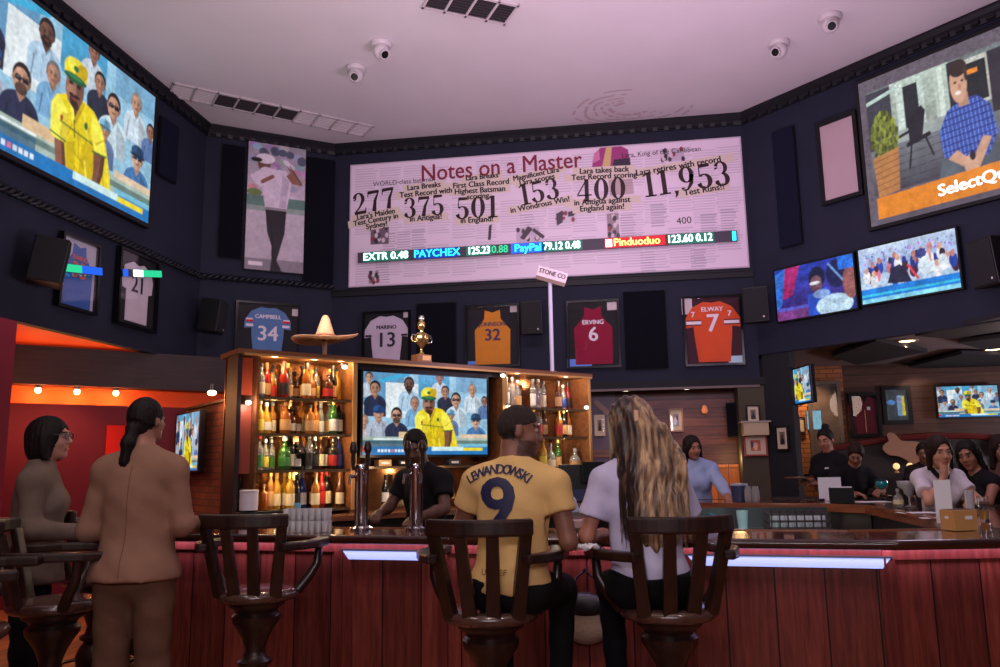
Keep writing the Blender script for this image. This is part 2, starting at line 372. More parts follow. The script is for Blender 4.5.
# ------------------------------------------------------------------ smooth bodies from distance fields
class Field:
    def __init__(s, lo, hi, h):
        s.h = h; s.lo = np.array(lo, float); s.n = np.ceil((np.array(hi)-s.lo)/h).astype(int)+1
        s.f = np.full(s.n, 1e3, np.float32); s.ax = [s.lo[i]+h*np.arange(s.n[i]) for i in range(3)]
    def _win(s, lo, hi, pad):
        a = np.clip(np.floor((np.array(lo)-pad-s.lo)/s.h).astype(int), 0, s.n); b = np.clip(np.ceil((np.array(hi)+pad-s.lo)/s.h).astype(int)+1, 0, s.n)
        if np.any(b <= a): return None
        sl = tuple(slice(a[i], b[i]) for i in range(3))
        return sl, np.meshgrid(*[s.ax[i][sl[i]] for i in range(3)], indexing='ij')
    def _mix(s, sl, d, k):
        a = s.f[sl]
        if k <= 0: s.f[sl] = np.minimum(a, d); return
        h = np.clip(.5+.5*(d-a)/k, 0, 1); s.f[sl] = np.where(a > 100, d, d*(1-h)+a*h-k*h*(1-h))
    def cap(s, p, q, r1, r2=None, k=.03):
        r2 = r1 if r2 is None else r2; p, q = np.array(p, float), np.array(q, float); rm = max(r1, r2)
        w = s._win(np.minimum(p, q)-rm, np.maximum(p, q)+rm, k+2.5*s.h)
        if not w: return s
        sl, G = w; d = q-p; L = d@d or 1e-9
        t = np.clip(sum((G[i]-p[i])*d[i] for i in range(3))/L, 0, 1)
        dist = np.sqrt(sum((G[i]-p[i]-t*d[i])**2 for i in range(3)))-(r1+(r2-r1)*t)
        s._mix(sl, dist.astype(np.float32), k); return s
    def ell(s, c, r, k=.03, M=None, grow=0):
        """ellipsoid; M: 3x3 rotation (columns are the ellipsoid's axes)"""
        c = np.array(c, float); r = np.array(r, float)+grow; rm = r.max()
        w = s._win(c-rm, c+rm, k+2.5*s.h)
        if not w: return s
        sl, G = w; P = np.stack([G[i]-c[i] for i in range(3)], -1)
        if M is not None: P = P @ np.array(M)
        k0 = np.sqrt(((P/r)**2).sum(-1)); k1 = np.sqrt(((P/(r*r))**2).sum(-1))+1e-9
        s._mix(sl, (k0*(k0-1)/k1).astype(np.float32), k); return s
    def cut(s, p, n):
        """keep the side n points away from"""
        G = np.meshgrid(*s.ax, indexing='ij', sparse=True); n = np.array(n, float); n /= np.linalg.norm(n)
        s.f = np.maximum(s.f, (sum((G[i]-p[i])*n[i] for i in range(3))).astype(np.float32)); return s
    def sub(s, c, r, M=None, k=.01):
        c = np.array(c, float); r = np.array(r, float)
        w = s._win(c-r.max(), c+r.max(), k+2.5*s.h)
        if not w: return s
        sl, G = w; P = np.stack([G[i]-c[i] for i in range(3)], -1)
        if M is not None: P = P @ np.array(M)
        k0 = np.sqrt(((P/r)**2).sum(-1)); k1 = np.sqrt(((P/(r*r))**2).sum(-1))+1e-9
        d = -(k0*(k0-1)/k1); a = s.f[sl]; h = np.clip(.5-.5*(d-a)/k, 0, 1); s.f[sl] = d*(1-h)+a*h+k*h*(1-h); return s
    def wrinkle(s, fn):
        G = np.meshgrid(*s.ax, indexing='ij', sparse=True); s.f = (s.f+fn(*G)).astype(np.float32); return s
    def mesh(s):
        f = s.f; nx, ny, nz = f.shape
        ins = f < 0
        ins[0] = ins[-1] = False; ins[:, 0] = ins[:, -1] = False; ins[:, :, 0] = ins[:, :, -1] = False
        f = np.where(ins, np.minimum(f, -1e-6), np.maximum(f, 1e-6))
        cs = np.zeros((nx-1, ny-1, nz-1), np.int8)
        offs = [(i, j, k) for i in (0, 1) for j in (0, 1) for k in (0, 1)]
        V = lambda o: (slice(o[0], nx-1+o[0]), slice(o[1], ny-1+o[1]), slice(o[2], nz-1+o[2]))
        for o in offs: cs += ins[V(o)]
        act = (cs > 0) & (cs < 8); idx = np.argwhere(act)
        ids = np.full(act.shape, -1, np.int64); ids[act] = np.arange(len(idx))
        acc = np.zeros((len(idx), 3)); cnt = np.zeros(len(idx))
        val = {o: f[idx[:, 0]+o[0], idx[:, 1]+o[1], idx[:, 2]+o[2]] for o in offs}
        for o in offs:
            for ax in range(3):
                if o[ax]: continue
                e = list(o); e[ax] = 1; e = tuple(e); a, b = val[o], val[e]; m = (a < 0) != (b < 0)
                t = a[m]/(a[m]-b[m]); pt = np.tile(np.array(o, float), (m.sum(), 1)); pt[:, ax] += t
                acc[m] += pt; cnt[m] += 1
        co = s.lo+(idx+acc/cnt[:, None])*s.h
        quads = []
        for ax in range(3):
            b, c = (ax+1) % 3, (ax+2) % 3
            s0 = [slice(None)]*3; s1 = [slice(None)]*3; s0[ax] = slice(0, -1); s1[ax] = slice(1, None)
            A, B = ins[tuple(s0)], ins[tuple(s1)]
            E = np.argwhere(A != B); E = E[(E[:, b] > 0) & (E[:, c] > 0) & (E[:, b] < f.shape[b]-1) & (E[:, c] < f.shape[c]-1)]
            flip = A[E[:, 0], E[:, 1], E[:, 2]]
            def cell(db, dc):
                t = E.copy(); t[:, b] += db; t[:, c] += dc; return ids[t[:, 0], t[:, 1], t[:, 2]]
            q = np.stack([cell(-1, -1), cell(0, -1), cell(0, 0), cell(-1, 0)], -1)
            q[~flip] = q[~flip][:, ::-1]; quads.append(q)
        return co, np.concatenate(quads)
def sdf_obj(name, F, m, parent=None, colors=None, relax=2):
    co, q = F.mesh()
    for _ in range(relax):                       # relax the net a little
        acc = np.zeros_like(co); cnt = np.zeros(len(co))
        for a, b in ((0,1),(1,2),(2,3),(3,0)):
            np.add.at(acc, q[:, a], co[q[:, b]]); np.add.at(acc, q[:, b], co[q[:, a]]); np.add.at(cnt, q[:, a], 1); np.add.at(cnt, q[:, b], 1)
        co = co*.4+acc/np.maximum(cnt, 1)[:, None]*.6
    cl = colors(co) if colors else None
    me = fast_mesh(name, co, q, m, cl, smooth=True)
    return link(name, me, parent)
# ================================================================== THE SETTING
ZC = 6.317; XL = -5.68; YB = 11.1
P_L2 = (-5.68, 10.04); P_C2 = (-4.16, 11.1); P_R1 = (1.86, 11.1)
CHD = math.degrees(math.atan2(P_C2[1]-P_L2[1], P_C2[0]-P_L2[0]))      # angled wall by the left corner
navy = mat('navy_wall_paint', rgb(34, 36, 52), .75, spec=.25, vary=.12, vscale=2.5)
black = mat('black_matte', rgb(17, 17, 21), .6, spec=.3)
black_gloss = mat('black_gloss', rgb(10, 10, 12), .2, spec=.5)
ceil_m = mat('ceiling_paint', rgb(205, 196, 200), .9, spec=.1, vary=.03, vscale=1.5)
maroon = mat('maroon_paint', rgb(108, 26, 40), .6, spec=.3, vary=.05, vscale=2)
redpink = mat('brick_red_paint', rgb(150, 48, 66), .6, spec=.3)
orange_p = mat('orange_paint', rgb(226, 82, 34), .6, spec=.2)
red_p = mat('bright_red_paint', rgb(214, 34, 24), .6, spec=.2)
bulk_w = wood_mat('dark_brown_boards', rgb(36, 24, 25), rgb(54, 36, 36), 'X', 4, 14, .5, .3)
wall_wood = wood_mat('red_brown_boards', rgb(70, 36, 26), rgb(118, 66, 46), 'X', 5, 12, .45, .4, plank=.13)
wains = wood_mat('orange_wainscot', rgb(176, 92, 30), rgb(214, 124, 44), 'Z', 5, 12, .4, .4, plank=.16)
brick = brick_mat('red_brick', rgb(120, 58, 44), rgb(92, 44, 36), rgb(70, 42, 36))
floor_m = wood_mat('floor_boards', rgb(140, 76, 44), rgb(190, 112, 66), 'Y', 3, 10, .35, .5, plank=.14)
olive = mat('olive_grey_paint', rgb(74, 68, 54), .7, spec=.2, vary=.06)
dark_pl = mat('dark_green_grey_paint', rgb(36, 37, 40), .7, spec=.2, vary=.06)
room_w = wood_mat('warm_brown_wall', rgb(62, 42, 34), rgb(88, 60, 48), 'X', 4, 12, .5, .3, plank=.2)
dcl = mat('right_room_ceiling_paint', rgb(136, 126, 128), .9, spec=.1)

def wall(name, p, q, z0, z1, m, th=.1):
    p, q = Vector((p[0], p[1], 0)), Vector((q[0], q[1], 0)); L = (q-p).length; a = math.atan2(q.y-p.y, q.x-p.x)
    o = MB().box((L/2, th/2, (z0+z1)/2), (L, th, z1-z0)).build(name, m)
    o.location = p; o.rotation_euler.z = a
    return structure(o)
wall('wall_left', (XL, -3), P_L2, 2.89, ZC, navy)
wall('wall_left_lower', (XL, -3), (XL, 6.76), 0, 2.89, redpink)
wall('wall_corner', P_L2, P_C2, 2.87, ZC, navy)
wall('wall_back', P_C2, P_R1, 2.47, ZC, navy)
P_RE = (P_R1[0]+4.6, P_R1[1]-4.6)
wall('wall_right', P_R1, P_RE, 2.87, ZC, navy)
structure(MB().prism([(XL-.1, -3), (P_RE[0]+.2, -3), (P_RE[0]+.2, P_RE[1]), (P_R1[0]+.07, P_R1[1]+.1), (P_C2[0]-.05, P_C2[1]+.1), (XL-.1, P_L2[1]+.05)], ZC, ZC+.1).build('ceiling', ceil_m))
structure(MB().box((0, 5.5, -.05), (22, 21, .1)).build('floor', floor_m))
# pillar under the right corner: olive face then dark face
PX0, PX1 = on_y(741.5, 450, YB+.005).x, on_y(768, 450, YB+.005).x
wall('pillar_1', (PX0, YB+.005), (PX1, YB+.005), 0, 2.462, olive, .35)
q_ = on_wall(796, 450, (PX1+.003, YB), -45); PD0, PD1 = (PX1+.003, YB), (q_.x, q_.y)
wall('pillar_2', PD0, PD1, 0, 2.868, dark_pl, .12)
# niche under the back wall
structure(MB().box((-1.3, 11.38, 2.52), (6.6, .6, .1)).build('soffit_back', dark_pl))
wall('wall_niche', (-4.8, 11.66), (2.1, 11.66), 1.38, 2.47, wall_wood)
wall('wall_niche_lower', (-4.8, 11.64), (2.1, 11.64), 0, 1.38, wains)
structure(MB().box((-1.3, 11.63, 1.4), (6.6, .05, .04)).build('trim_1', wains))
structure(MB().box((-1.15, 11.115, 2.455), (6.0, .07, .03)).build('trim_2', mat('dull_brown_edge', rgb(96, 78, 74), .5)))
# alcove under the left wall
AP = (-6.757, 8.039)                        # on the alcove's back wall, which runs at 45 degrees
s2 = math.sqrt(.5)
def alc(t): return (AP[0]+s2*t, AP[1]+s2*t)
structure(MB().prism([(XL-.11, 5.2), (XL-.11, P_L2[1]), (P_C2[0], P_C2[1]+.25), (-4.6, 11.6), (-9.6, 6.4), (-8.6, 5.2)], 2.9, 2.98).build('ceiling_alcove', orange_p))
wall('bulkhead_wall', alc(-2.4), alc(2.95), 2.455, 2.9, bulk_w, .3)
wall('wall_alcove', alc(-2.4), alc(1.9), 0, 2.235, maroon, .3)
ledge = wall('wall_alcove_slot', (alc(-2.4)[0]-.18, alc(-2.4)[1]+.18), (alc(2.6)[0]-.18, alc(2.6)[1]+.18), 2.2, 2.5, orange_p, .1)
for t0, t1, z0, z1 in ((1.0, 1.55, 1.25, 2.0),):
    o = MB().box(((t0+t1)/2, -.02, (z0+z1)/2), (t1-t0, .03, z1-z0)).build('trim_3', red_p); o.location = (*AP, 0); o.rotation_euler.z = PI/4; structure(o)
BW = (-5.395, 9.402)
wall('wall_brick', BW, (BW[0]+2.6*s2, BW[1]-2.6*s2), 0, 2.2, brick, .14)
structure(MB().box((0, 0, 0), (2.6, .2, .03)).build('trim_4', bulk_w, loc=(BW[0]+1.3*s2+.04, BW[1]-1.3*s2+.04, 2.216), rot=(0, 0, -PI/4)))
# dining room beyond the right opening
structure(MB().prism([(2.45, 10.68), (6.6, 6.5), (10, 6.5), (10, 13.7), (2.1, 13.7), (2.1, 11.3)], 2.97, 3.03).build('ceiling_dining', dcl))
XW = on_y(847, 430, 13.6).x
wall('wall_dining_window', (2.0, 13.6), (XW-.002, 13.6), 0, 2.97, brick_mat('orange_brown_brick', rgb(176, 112, 66), rgb(150, 92, 54), rgb(110, 70, 46)))
wall('wall_dining', (XW, 13.6), (10, 13.6), 0, 3.3, room_w)
wall('wall_dining_side', (2.1, 11.75), (2.1, 13.6), 0, 3.3, room_w, -.1)
wall('wall_dining_end', (9.9, 13.6), (9.9, 6.5), 0, 3.3, dark_pl)

# ------------------------------------------------------------------ cornice and rope moulding
blackm = mat('cornice_black', rgb(20, 20, 26), .5, spec=.35)
def wall_len(p, q): return math.hypot(q[0]-p[0], q[1]-p[1])
n_tr = 5
for nm, p, q in (('left', (XL, -3), P_L2), ('corner', P_L2, P_C2), ('back', P_C2, P_R1), ('right', P_R1, P_RE)):
    L = wall_len(p, q); a = math.atan2(q[1]-p[1], q[0]-p[0])
    mb = MB()
    prof = [(0, 0), (-.03, 0), (-.05, .05), (-.05, .09), (-.09, .13), (-.09, .16), (0, .16)]
    vs = [(x, y, z) for x in (0, L) for y, z in prof]; k = len(prof)
    mb.add(vs, [(i, (i+1) % k, k+(i+1) % k, k+i) for i in range(k)]+[tuple(range(k))[::-1], tuple(range(k, 2*k))])
    for i in range(int(L/.16)): mb.box((i*.16+.08, -.05, .03), (.09, .05, .05))
    o = mb.build('trim_%d' % n_tr, blackm); o.location = (p[0], p[1], ZC-.162); o.rotation_euler.z = a; structure(o); n_tr += 1
    # rope moulding: two strands twisted round each other
    mb = MB(); zr = {'left': 4.09, 'corner': 4.1, 'back': 4.0, 'right': 4.04}[nm]
    if nm == 'right': continue
    if nm == 'back':
        o = MB().box((L/2, -.02, 0), (L, .04, .1)).box((L/2, -.03, .04), (L, .06, .02)).build('trim_%d' % n_tr, blackm); o.location = (p[0], p[1], zr); structure(o); n_tr += 1; continue
    x0 = 4.0 if nm == 'left' else 0
    for ph in (0, PI):
        pts = []; N = int((L-x0)/.025)
        for i in range(N+1):
            x = x0+(L-x0)*i/N; t = ph+x/.17*2*PI; pts.append((x, -.05+.025*math.sin(t), .028*math.cos(t)))
        mb.tube(pts, .022, 6)
    o = mb.build('trim_%d' % n_tr, mat('rope_moulding_black', rgb(24, 24, 32), .5, spec=.4), auto=60); o.location = (p[0], p[1], zr); o.rotation_euler.z = a; structure(o); n_tr += 1

# ------------------------------------------------------------------ ceiling fittings
def ceil_vent(label, c, L, W, rz, cells):
    t = thing('ceiling_vent', label, 'vent', (c[0], c[1], ZC-.002), rz)
    wm = mat('vent_white_metal', rgb(190, 178, 182), .5); dm = mat('vent_dark_slats', rgb(52, 46, 50), .6); pm = mat('vent_pale_slats', rgb(214, 204, 208), .7)
    fr = MB(); e = .035
    fr.box((0, -W/2+e/2, -.012), (L, e, .024)).box((0, W/2-e/2, -.012), (L, e, .024))
    n = len(cells); x = -L/2; tot = sum(w for w, _ in cells)
    for i, (w, dark) in enumerate(cells):
        w = w/tot*L
        fr.box((x+.012, 0, -.012), (.024, W, .024))
        g = MB().box((x+w/2, 0, -.004), (w, W-2*e, .004))
        for k in range(7): g.box((x+w/2, -W/2+e+(k+.5)*(W-2*e)/7, -.012), (w-.02, .012, .012 if dark else .005))
        g.build('grille', dm if dark else pm, t)
        x += w
    fr.box((L/2-.012, 0, -.012), (.024, W, .024)); fr.build('frame', wm, t)
a, b, c, d = (on_z(*p, ZC) for p in ((178, 79), (163, 97), (375, 124), (363, 137)))
p0 = (a+b)/2; p1 = (c+d)/2; dv = p1-p0
ceil_vent('long pale ceiling vent with four dark middle grilles', (p0+p1)/2, dv.length, .42, math.atan2(dv.y, dv.x), [(1, 0)]*2+[(1, 1)]*4+[(1, 0)]*4)
a, b = on_z(427, -4, ZC), on_z(512, 14, ZC); dv = b-a
ceil_vent('short dark ceiling vent cut off by the top of the picture', (a+b)/2, dv.length, .42, math.atan2(dv.y, dv.x), [(1, 1)]*4)
camw = mat('camera_white_plastic', rgb(190, 180, 184), .45)
def dome_cam(label, px, py, aim):
    p = on_z(px, py, ZC-.06); d = Vector(aim).normalized()
    t = thing('security_camera', label, 'security camera', (p.x, p.y, ZC-.003), 0, 'dome cameras on the ceiling')
    MB().lathe([(.125, -.0), (.125, -.03), (.11, -.05), (.07, -.055)], 24).build('base', camw, t, auto=40)
    c = Vector((0, 0, -.1)); mb = MB().sphere(c, .095, 20, 14); mb.build('ball', camw, t, smooth=True)
    mb = MB().cyl(c+d*.05, c+d*.115, .06, .055, 18); mb.build('hood', camw, t, auto=40)
    MB().cyl(c+d*.112, c+d*.121, .047, .042, 18).build('lens', black_gloss, t, auto=40)
dome_cam('white dome camera nearer the dark vent, of the pair left of the stain', 381, 48, (.6, -.5, -.7))
dome_cam('white dome camera nearer the long vent, of the pair left of the stain', 356, 72, (.1, -.8, -.6))
dome_cam('white dome camera aimed left, farther from the porch screen', 779, 47, (-.6, -.7, -.55))
dome_cam('white dome camera with dark lens, closest to the porch screen', 830, 21, (-.1, -.8, -.6))
# stain ring where the ceiling paint has peeled
p = on_z(632, 108, ZC)
mb = MB()
for k in range(5):
    pts = [(p.x+(.62-.1*k)*math.cos(t)*1.3*(1+.06*math.sin(3*t+k)), p.y+(.62-.1*k)*math.sin(t)*(.9)*(1+.08*math.sin(2*t+k)), ZC-.001) for t in np.linspace(.2*k, PI*1.5-.1*k, 40)]
    w = .014+.02*random.random()
    for i in range(39):
        if random.random() < .25: continue
        q0, q1 = Vector(pts[i]), Vector(pts[i+1]); n = (q1-q0).cross(Vector((0, 0, 1))).normalized()*w
        mb.quad(q0-n, q1-n, q1+n, q0+n)
tag(mb.build('ceiling_stain', mat('stain_brown', rgb(186, 164, 170), .9)), 'brownish ring of peeled paint on the ceiling by the banner', 'stain')
# ================================================================== PAINTED SCREEN PICTURES
scr = attr_mat('screen_light', .95, .25, .4)
scr_dim = attr_mat('projector_screen_light', .8, .5, .2)
pap = attr_mat('printed_paper', 0, .45, .3)
SK = [(196, 148, 122), (150, 104, 84), (112, 76, 62), (214, 170, 146), (176, 128, 104)]
def dk(c, f): return tuple(max(0, min(255, int(v*f))) for v in c)
def spectator(c, x, y, s, skin, hair, shirt, cap=None, shades=False, beard=False):
    c.ell(x, y+s*2.25, s*1.75, s*1.35, shirt); c.rect(x-s*1.7, y+s*2.3, x+s*1.7, y+s*4, shirt)
    c.poly([(x+s*.5, y+s*1.2), (x+s*1.7, y+s*2.2), (x+s*1.7, y+s*4), (x+s*.7, y+s*4)], dk(shirt, .84))
    for k in (-.9, -.2, .5, 1.1): c.line((x+k*s, y+s*1.7), (x+k*s*1.2+s*.15*k, y+s*3.6), s*.1, dk(shirt, .78), .7)
    c.line((x-s*1.1, y+s*2.2), (x-s*1.25, y+s*3.8), s*.14, dk(shirt, .7)); c.line((x-s*.7, y+s*1.4), (x-s*.2, y+s*2.6), s*.16, dk(shirt, 1.15), .6)
    c.rect(x-s*.4, y+s*.4, x+s*.4, y+s*1.15, dk(skin, .72)); c.poly([(x-s*.45, y+s), (x+s*.45, y+s), (x, y+s*1.7)], dk(skin, .82)); c.line((x-s*.5, y+s*1.0), (x, y+s*1.7), s*.12, dk(shirt, 1.1)); c.line((x+s*.5, y+s*1.0), (x, y+s*1.7), s*.12, dk(shirt, .8))
    c.ell(x, y-s*.16, s*.84, s*.98, hair); c.ell(x-s*.06, y+s*.14, s*.7, s*.9, skin); c.ell(x-s*.74, y+s*.12, s*.12, s*.22, dk(skin, .8)); c.ell(x+s*.72, y+s*.12, s*.12, s*.22, dk(skin, .7))
    c.poly([(x+s*.1, y-s*.5), (x+s*.62, y-s*.4), (x+s*.66, y+s*.3), (x+s*.4, y+s*.85), (x+s*.12, y+s*.95)], dk(skin, .8), .8); c.ell(x-s*.25, y-s*.42, s*.3, s*.2, dk(skin, 1.12), .7)
    c.ell(x-s*.02, y+s*.25, s*.1, s*.18, dk(skin, 1.1), .7); c.line((x+s*.1, y+s*.1), (x+s*.12, y+s*.36), s*.1, dk(skin, .66), .8)
    if beard: c.ell(x, y+s*.66, s*.56, s*.42, dk(skin, .42)); c.ell(x, y+s*.36, s*.4, s*.1, dk(skin, .5), .6)
    c.ell(x, y+s*.56, s*.25, s*.06, (112, 52, 50)); c.line((x-s*.5, y-s*.17), (x-s*.14, y-s*.2), s*.08, dk(hair, .9)); c.line((x+s*.5, y-s*.17), (x+s*.14, y-s*.2), s*.08, dk(hair, .9))
    if shades: c.rect(x-s*.62, y-s*.12, x+s*.62, y+s*.18, (24, 24, 34)); c.rect(x-s*.07, y+s*.02, x+s*.07, y+s*.2, skin); c.line((x-s*.5, y-s*.02), (x-s*.25, y-s*.06), s*.05, (120, 130, 150))
    else: c.ell(x-s*.28, y, s*.14, s*.09, dk(skin, .55)); c.ell(x+s*.28, y, s*.14, s*.09, dk(skin, .5))
    if cap: c.ell(x, y-s*.55, s*.9, s*.58, cap); c.ell(x+s*.3, y-s*.6, s*.5, s*.45, dk(cap, .75), .8); c.ell(x, y-s*.22, s*1.05, s*.17, dk(cap, .6))
def cricket(res=180):
    c = Canvas(1.78, res, (150, 196, 222))
    c.rect(0, 0, .55, .45, (96, 150, 190)); c.rect(.3, .12, .75, .55, (226, 236, 240)); c.rect(.75, 0, 1.2, .3, (70, 160, 205)); c.rect(1.3, 0, 1.78, .2, (120, 170, 205))
    c.line((.25, .1), (.62, 0), .05, (60, 170, 215)); c.line((0, .42), (.3, .5), .04, (214, 226, 232))
    spectator(c, .08, .07, .06, SK[0], (60, 44, 40), (190, 200, 214)); spectator(c, 1.06, .02, .07, SK[1], (30, 26, 26), (198, 210, 224))
    spectator(c, .62, .13, .085, SK[2], (30, 24, 24), (176, 206, 230), beard=True)
    spectator(c, 1.14, .2, .07, SK[4], (28, 24, 28), (40, 46, 66)); spectator(c, 1.55, .16, .075, SK[0], (150, 140, 134), (206, 222, 236))
    spectator(c, 1.3, .3, .088, SK[0], (40, 32, 32), (205, 226, 238), shades=True); spectator(c, 1.74, .3, .06, SK[1], (40, 40, 52), (90, 120, 170))
    spectator(c, .16, .2, .085, SK[4], (26, 24, 30), (34, 44, 74)); spectator(c, .7, .36, .075, SK[4], (112, 110, 116), (120, 170, 210))
    spectator(c, .02, .6, .07, SK[0], (160, 120, 100), (200, 190, 200)); spectator(c, .21, .5, .085, SK[0], (60, 60, 80), (176, 186, 206), cap=(36, 84, 150))
    spectator(c, .45, .52, .09, SK[0], (36, 28, 28), (38, 46, 76), shades=True, beard=True)
    spectator(c, 1.22, .5, .065, SK[0], (70, 60, 60), (110, 130, 176), cap=(130, 190, 225))
    spectator(c, 1.6, .56, .085, SK[3], (40, 60, 100), (70, 120, 176), cap=(44, 80, 120), shades=True)
    c.noise(.05, 8)
    c.rect(.0, .78, 1.78, .9, (170, 190, 180)); c.rect(.48, .72, .75, .8, (222, 190, 150)); c.rect(1.35, .74, 1.78, .79, (226, 200, 170)); c.rect(0, .82, 1.78, .86, (104, 130, 124))
    # the player in yellow, leaning forward, green-peaked cap
    Y, Yd, Yl = (236, 212, 20), (196, 164, 8), (252, 242, 84)
    c.poly([(.7, .54), (.74, .47), (.84, .42), (.97, .4), (1.1, .43), (1.19, .51), (1.25, .64), (1.3, .8), (1.34, 1), (.86, 1), (.83, .8), (.72, .74)], Y)
    c.poly([(1.0, .7), (1.1, .62), (1.16, .7), (1.14, 1), (.98, 1)], Yd, .7); c.poly([(1.08, .44), (1.19, .52), (1.25, .68), (1.13, .7), (1.08, .58)], Yl, .9); c.poly([(.86, .74), (.94, .7), (.96, 1), (.88, 1)], Yd, .6)
    for p_, q_ in (((.9, .6), (.84, .74)), ((.96, .62), (.98, .8)), ((1.06, .56), (1.02, .74)), ((1.2, .72), (1.26, .96)), ((1.14, .76), (1.2, .98)), ((.9, .84), (1.0, .9)), ((.94, .78), (1.06, .84)), ((1.22, .58), (1.14, .64))): c.line(p_, q_, .014, Yd, .8)
    for p_, q_ in (((.8, .5), (.76, .66)), ((1.0, .48), (1.06, .66)), ((1.26, .74), (1.31, .98)), ((1.04, .8), (1.08, .98))): c.line(p_, q_, .02, Yl, .7)
    c.poly([(.7, .54), (.76, .46), (.86, .55), (.86, .73), (.79, .77), (.71, .73)], Yl); c.poly([(.8, .56), (.86, .55), (.86, .73), (.8, .76)], Yd, .6); c.line((.71, .72), (.85, .74), .012, (60, 120, 50))
    c.poly([(.75, .75), (.84, .75), (.86, .88), (.89, 1), (.8, 1), (.77, .88)], (138, 90, 68)); c.poly([(.81, .75), (.84, .75), (.89, 1), (.85, 1)], (104, 66, 52))
    c.poly([(1.12, .7), (1.24, .69), (1.23, .82), (1.18, .97), (1.11, .97), (1.13, .84)], (128, 82, 62)); c.poly([(1.2, .7), (1.24, .69), (1.23, .82), (1.18, .97), (1.16, .95), (1.19, .82)], (94, 60, 46)); c.line((1.11, .7), (1.25, .69), .012, (60, 120, 50))
    c.poly([(.86, .42), (.98, .42), (.95, .54), (.91, .58)], (104, 68, 54)); c.line((.86, .43), (.91, .58), .03, Yl); c.line((.99, .43), (.92, .58), .03, Yd); c.line((.915, .57), (.93, .68), .01, (90, 110, 30))
    c.ell(.9, .36, .088, .13, (150, 104, 82)); c.poly([(.91, .27), (.985, .29), (.985, .4), (.95, .47), (.91, .49)], (108, 72, 58), .85); c.ell(.86, .38, .03, .04, (176, 126, 100), .7); c.ell(.9, .455, .052, .035, (58, 38, 34), .85); c.ell(.9, .41, .055, .014, (44, 30, 28)); c.ell(.9, .432, .028, .009, (124, 62, 56)); c.ell(.895, .375, .018, .03, (160, 112, 88)); c.ell(.86, .337, .022, .011, (40, 28, 26)); c.ell(.935, .337, .022, .011, (36, 26, 24)); c.line((.84, .318), (.88, .322), .01, (40, 28, 26)); c.line((.92, .322), (.96, .318), .01, (40, 28, 26))
    c.ell(.9, .235, .11, .08, (238, 218, 34)); c.rect(.792, .235, 1.01, .28, (238, 218, 34)); c.ell(.955, .23, .05, .07, Yd, .7); c.ell(.86, .21, .05, .04, Yl, .8); c.ell(.9, .293, .108, .028, (26, 92, 56)); c.ell(.89, .285, .08, .012, (50, 130, 80)); c.ell(.9, .225, .026, .02, (40, 116, 66))
    c.line((.79, .625), (1.1, .655), .016, (104, 118, 30), .8); c.ell(1.03, .56, .018, .026, (50, 110, 60)); c.ell(.8, .6, .014, .02, (170, 60, 40))
    # score strip
    c.rect(0, .9, 1.78, 1, (28, 120, 190)); c.rect(.0, .83, .6, .9, (40, 90, 120), .8); c.rect(.14, .8, .6, .82, (230, 245, 245)); c.rect(.0, .9, .08, .96, (210, 40, 40))
    for i in range(9): c.rect(.2+i*.045, .93, .232+i*.045, .965, (230, 240, 255) if i != 4 else (240, 120, 150))
    c.rect(.94, .9, 1.4, .95, (210, 240, 240)); c.rect(1.4, .91, 1.7, .95, (240, 220, 40)); c.rect(1.36, .86, 1.78, .9, (120, 190, 215))
    c.noise(.03, 2)
    return c
CRICKET = cricket().soften(3, .07)
CRICKET_SMALL = cricket(72).soften(1, .08)
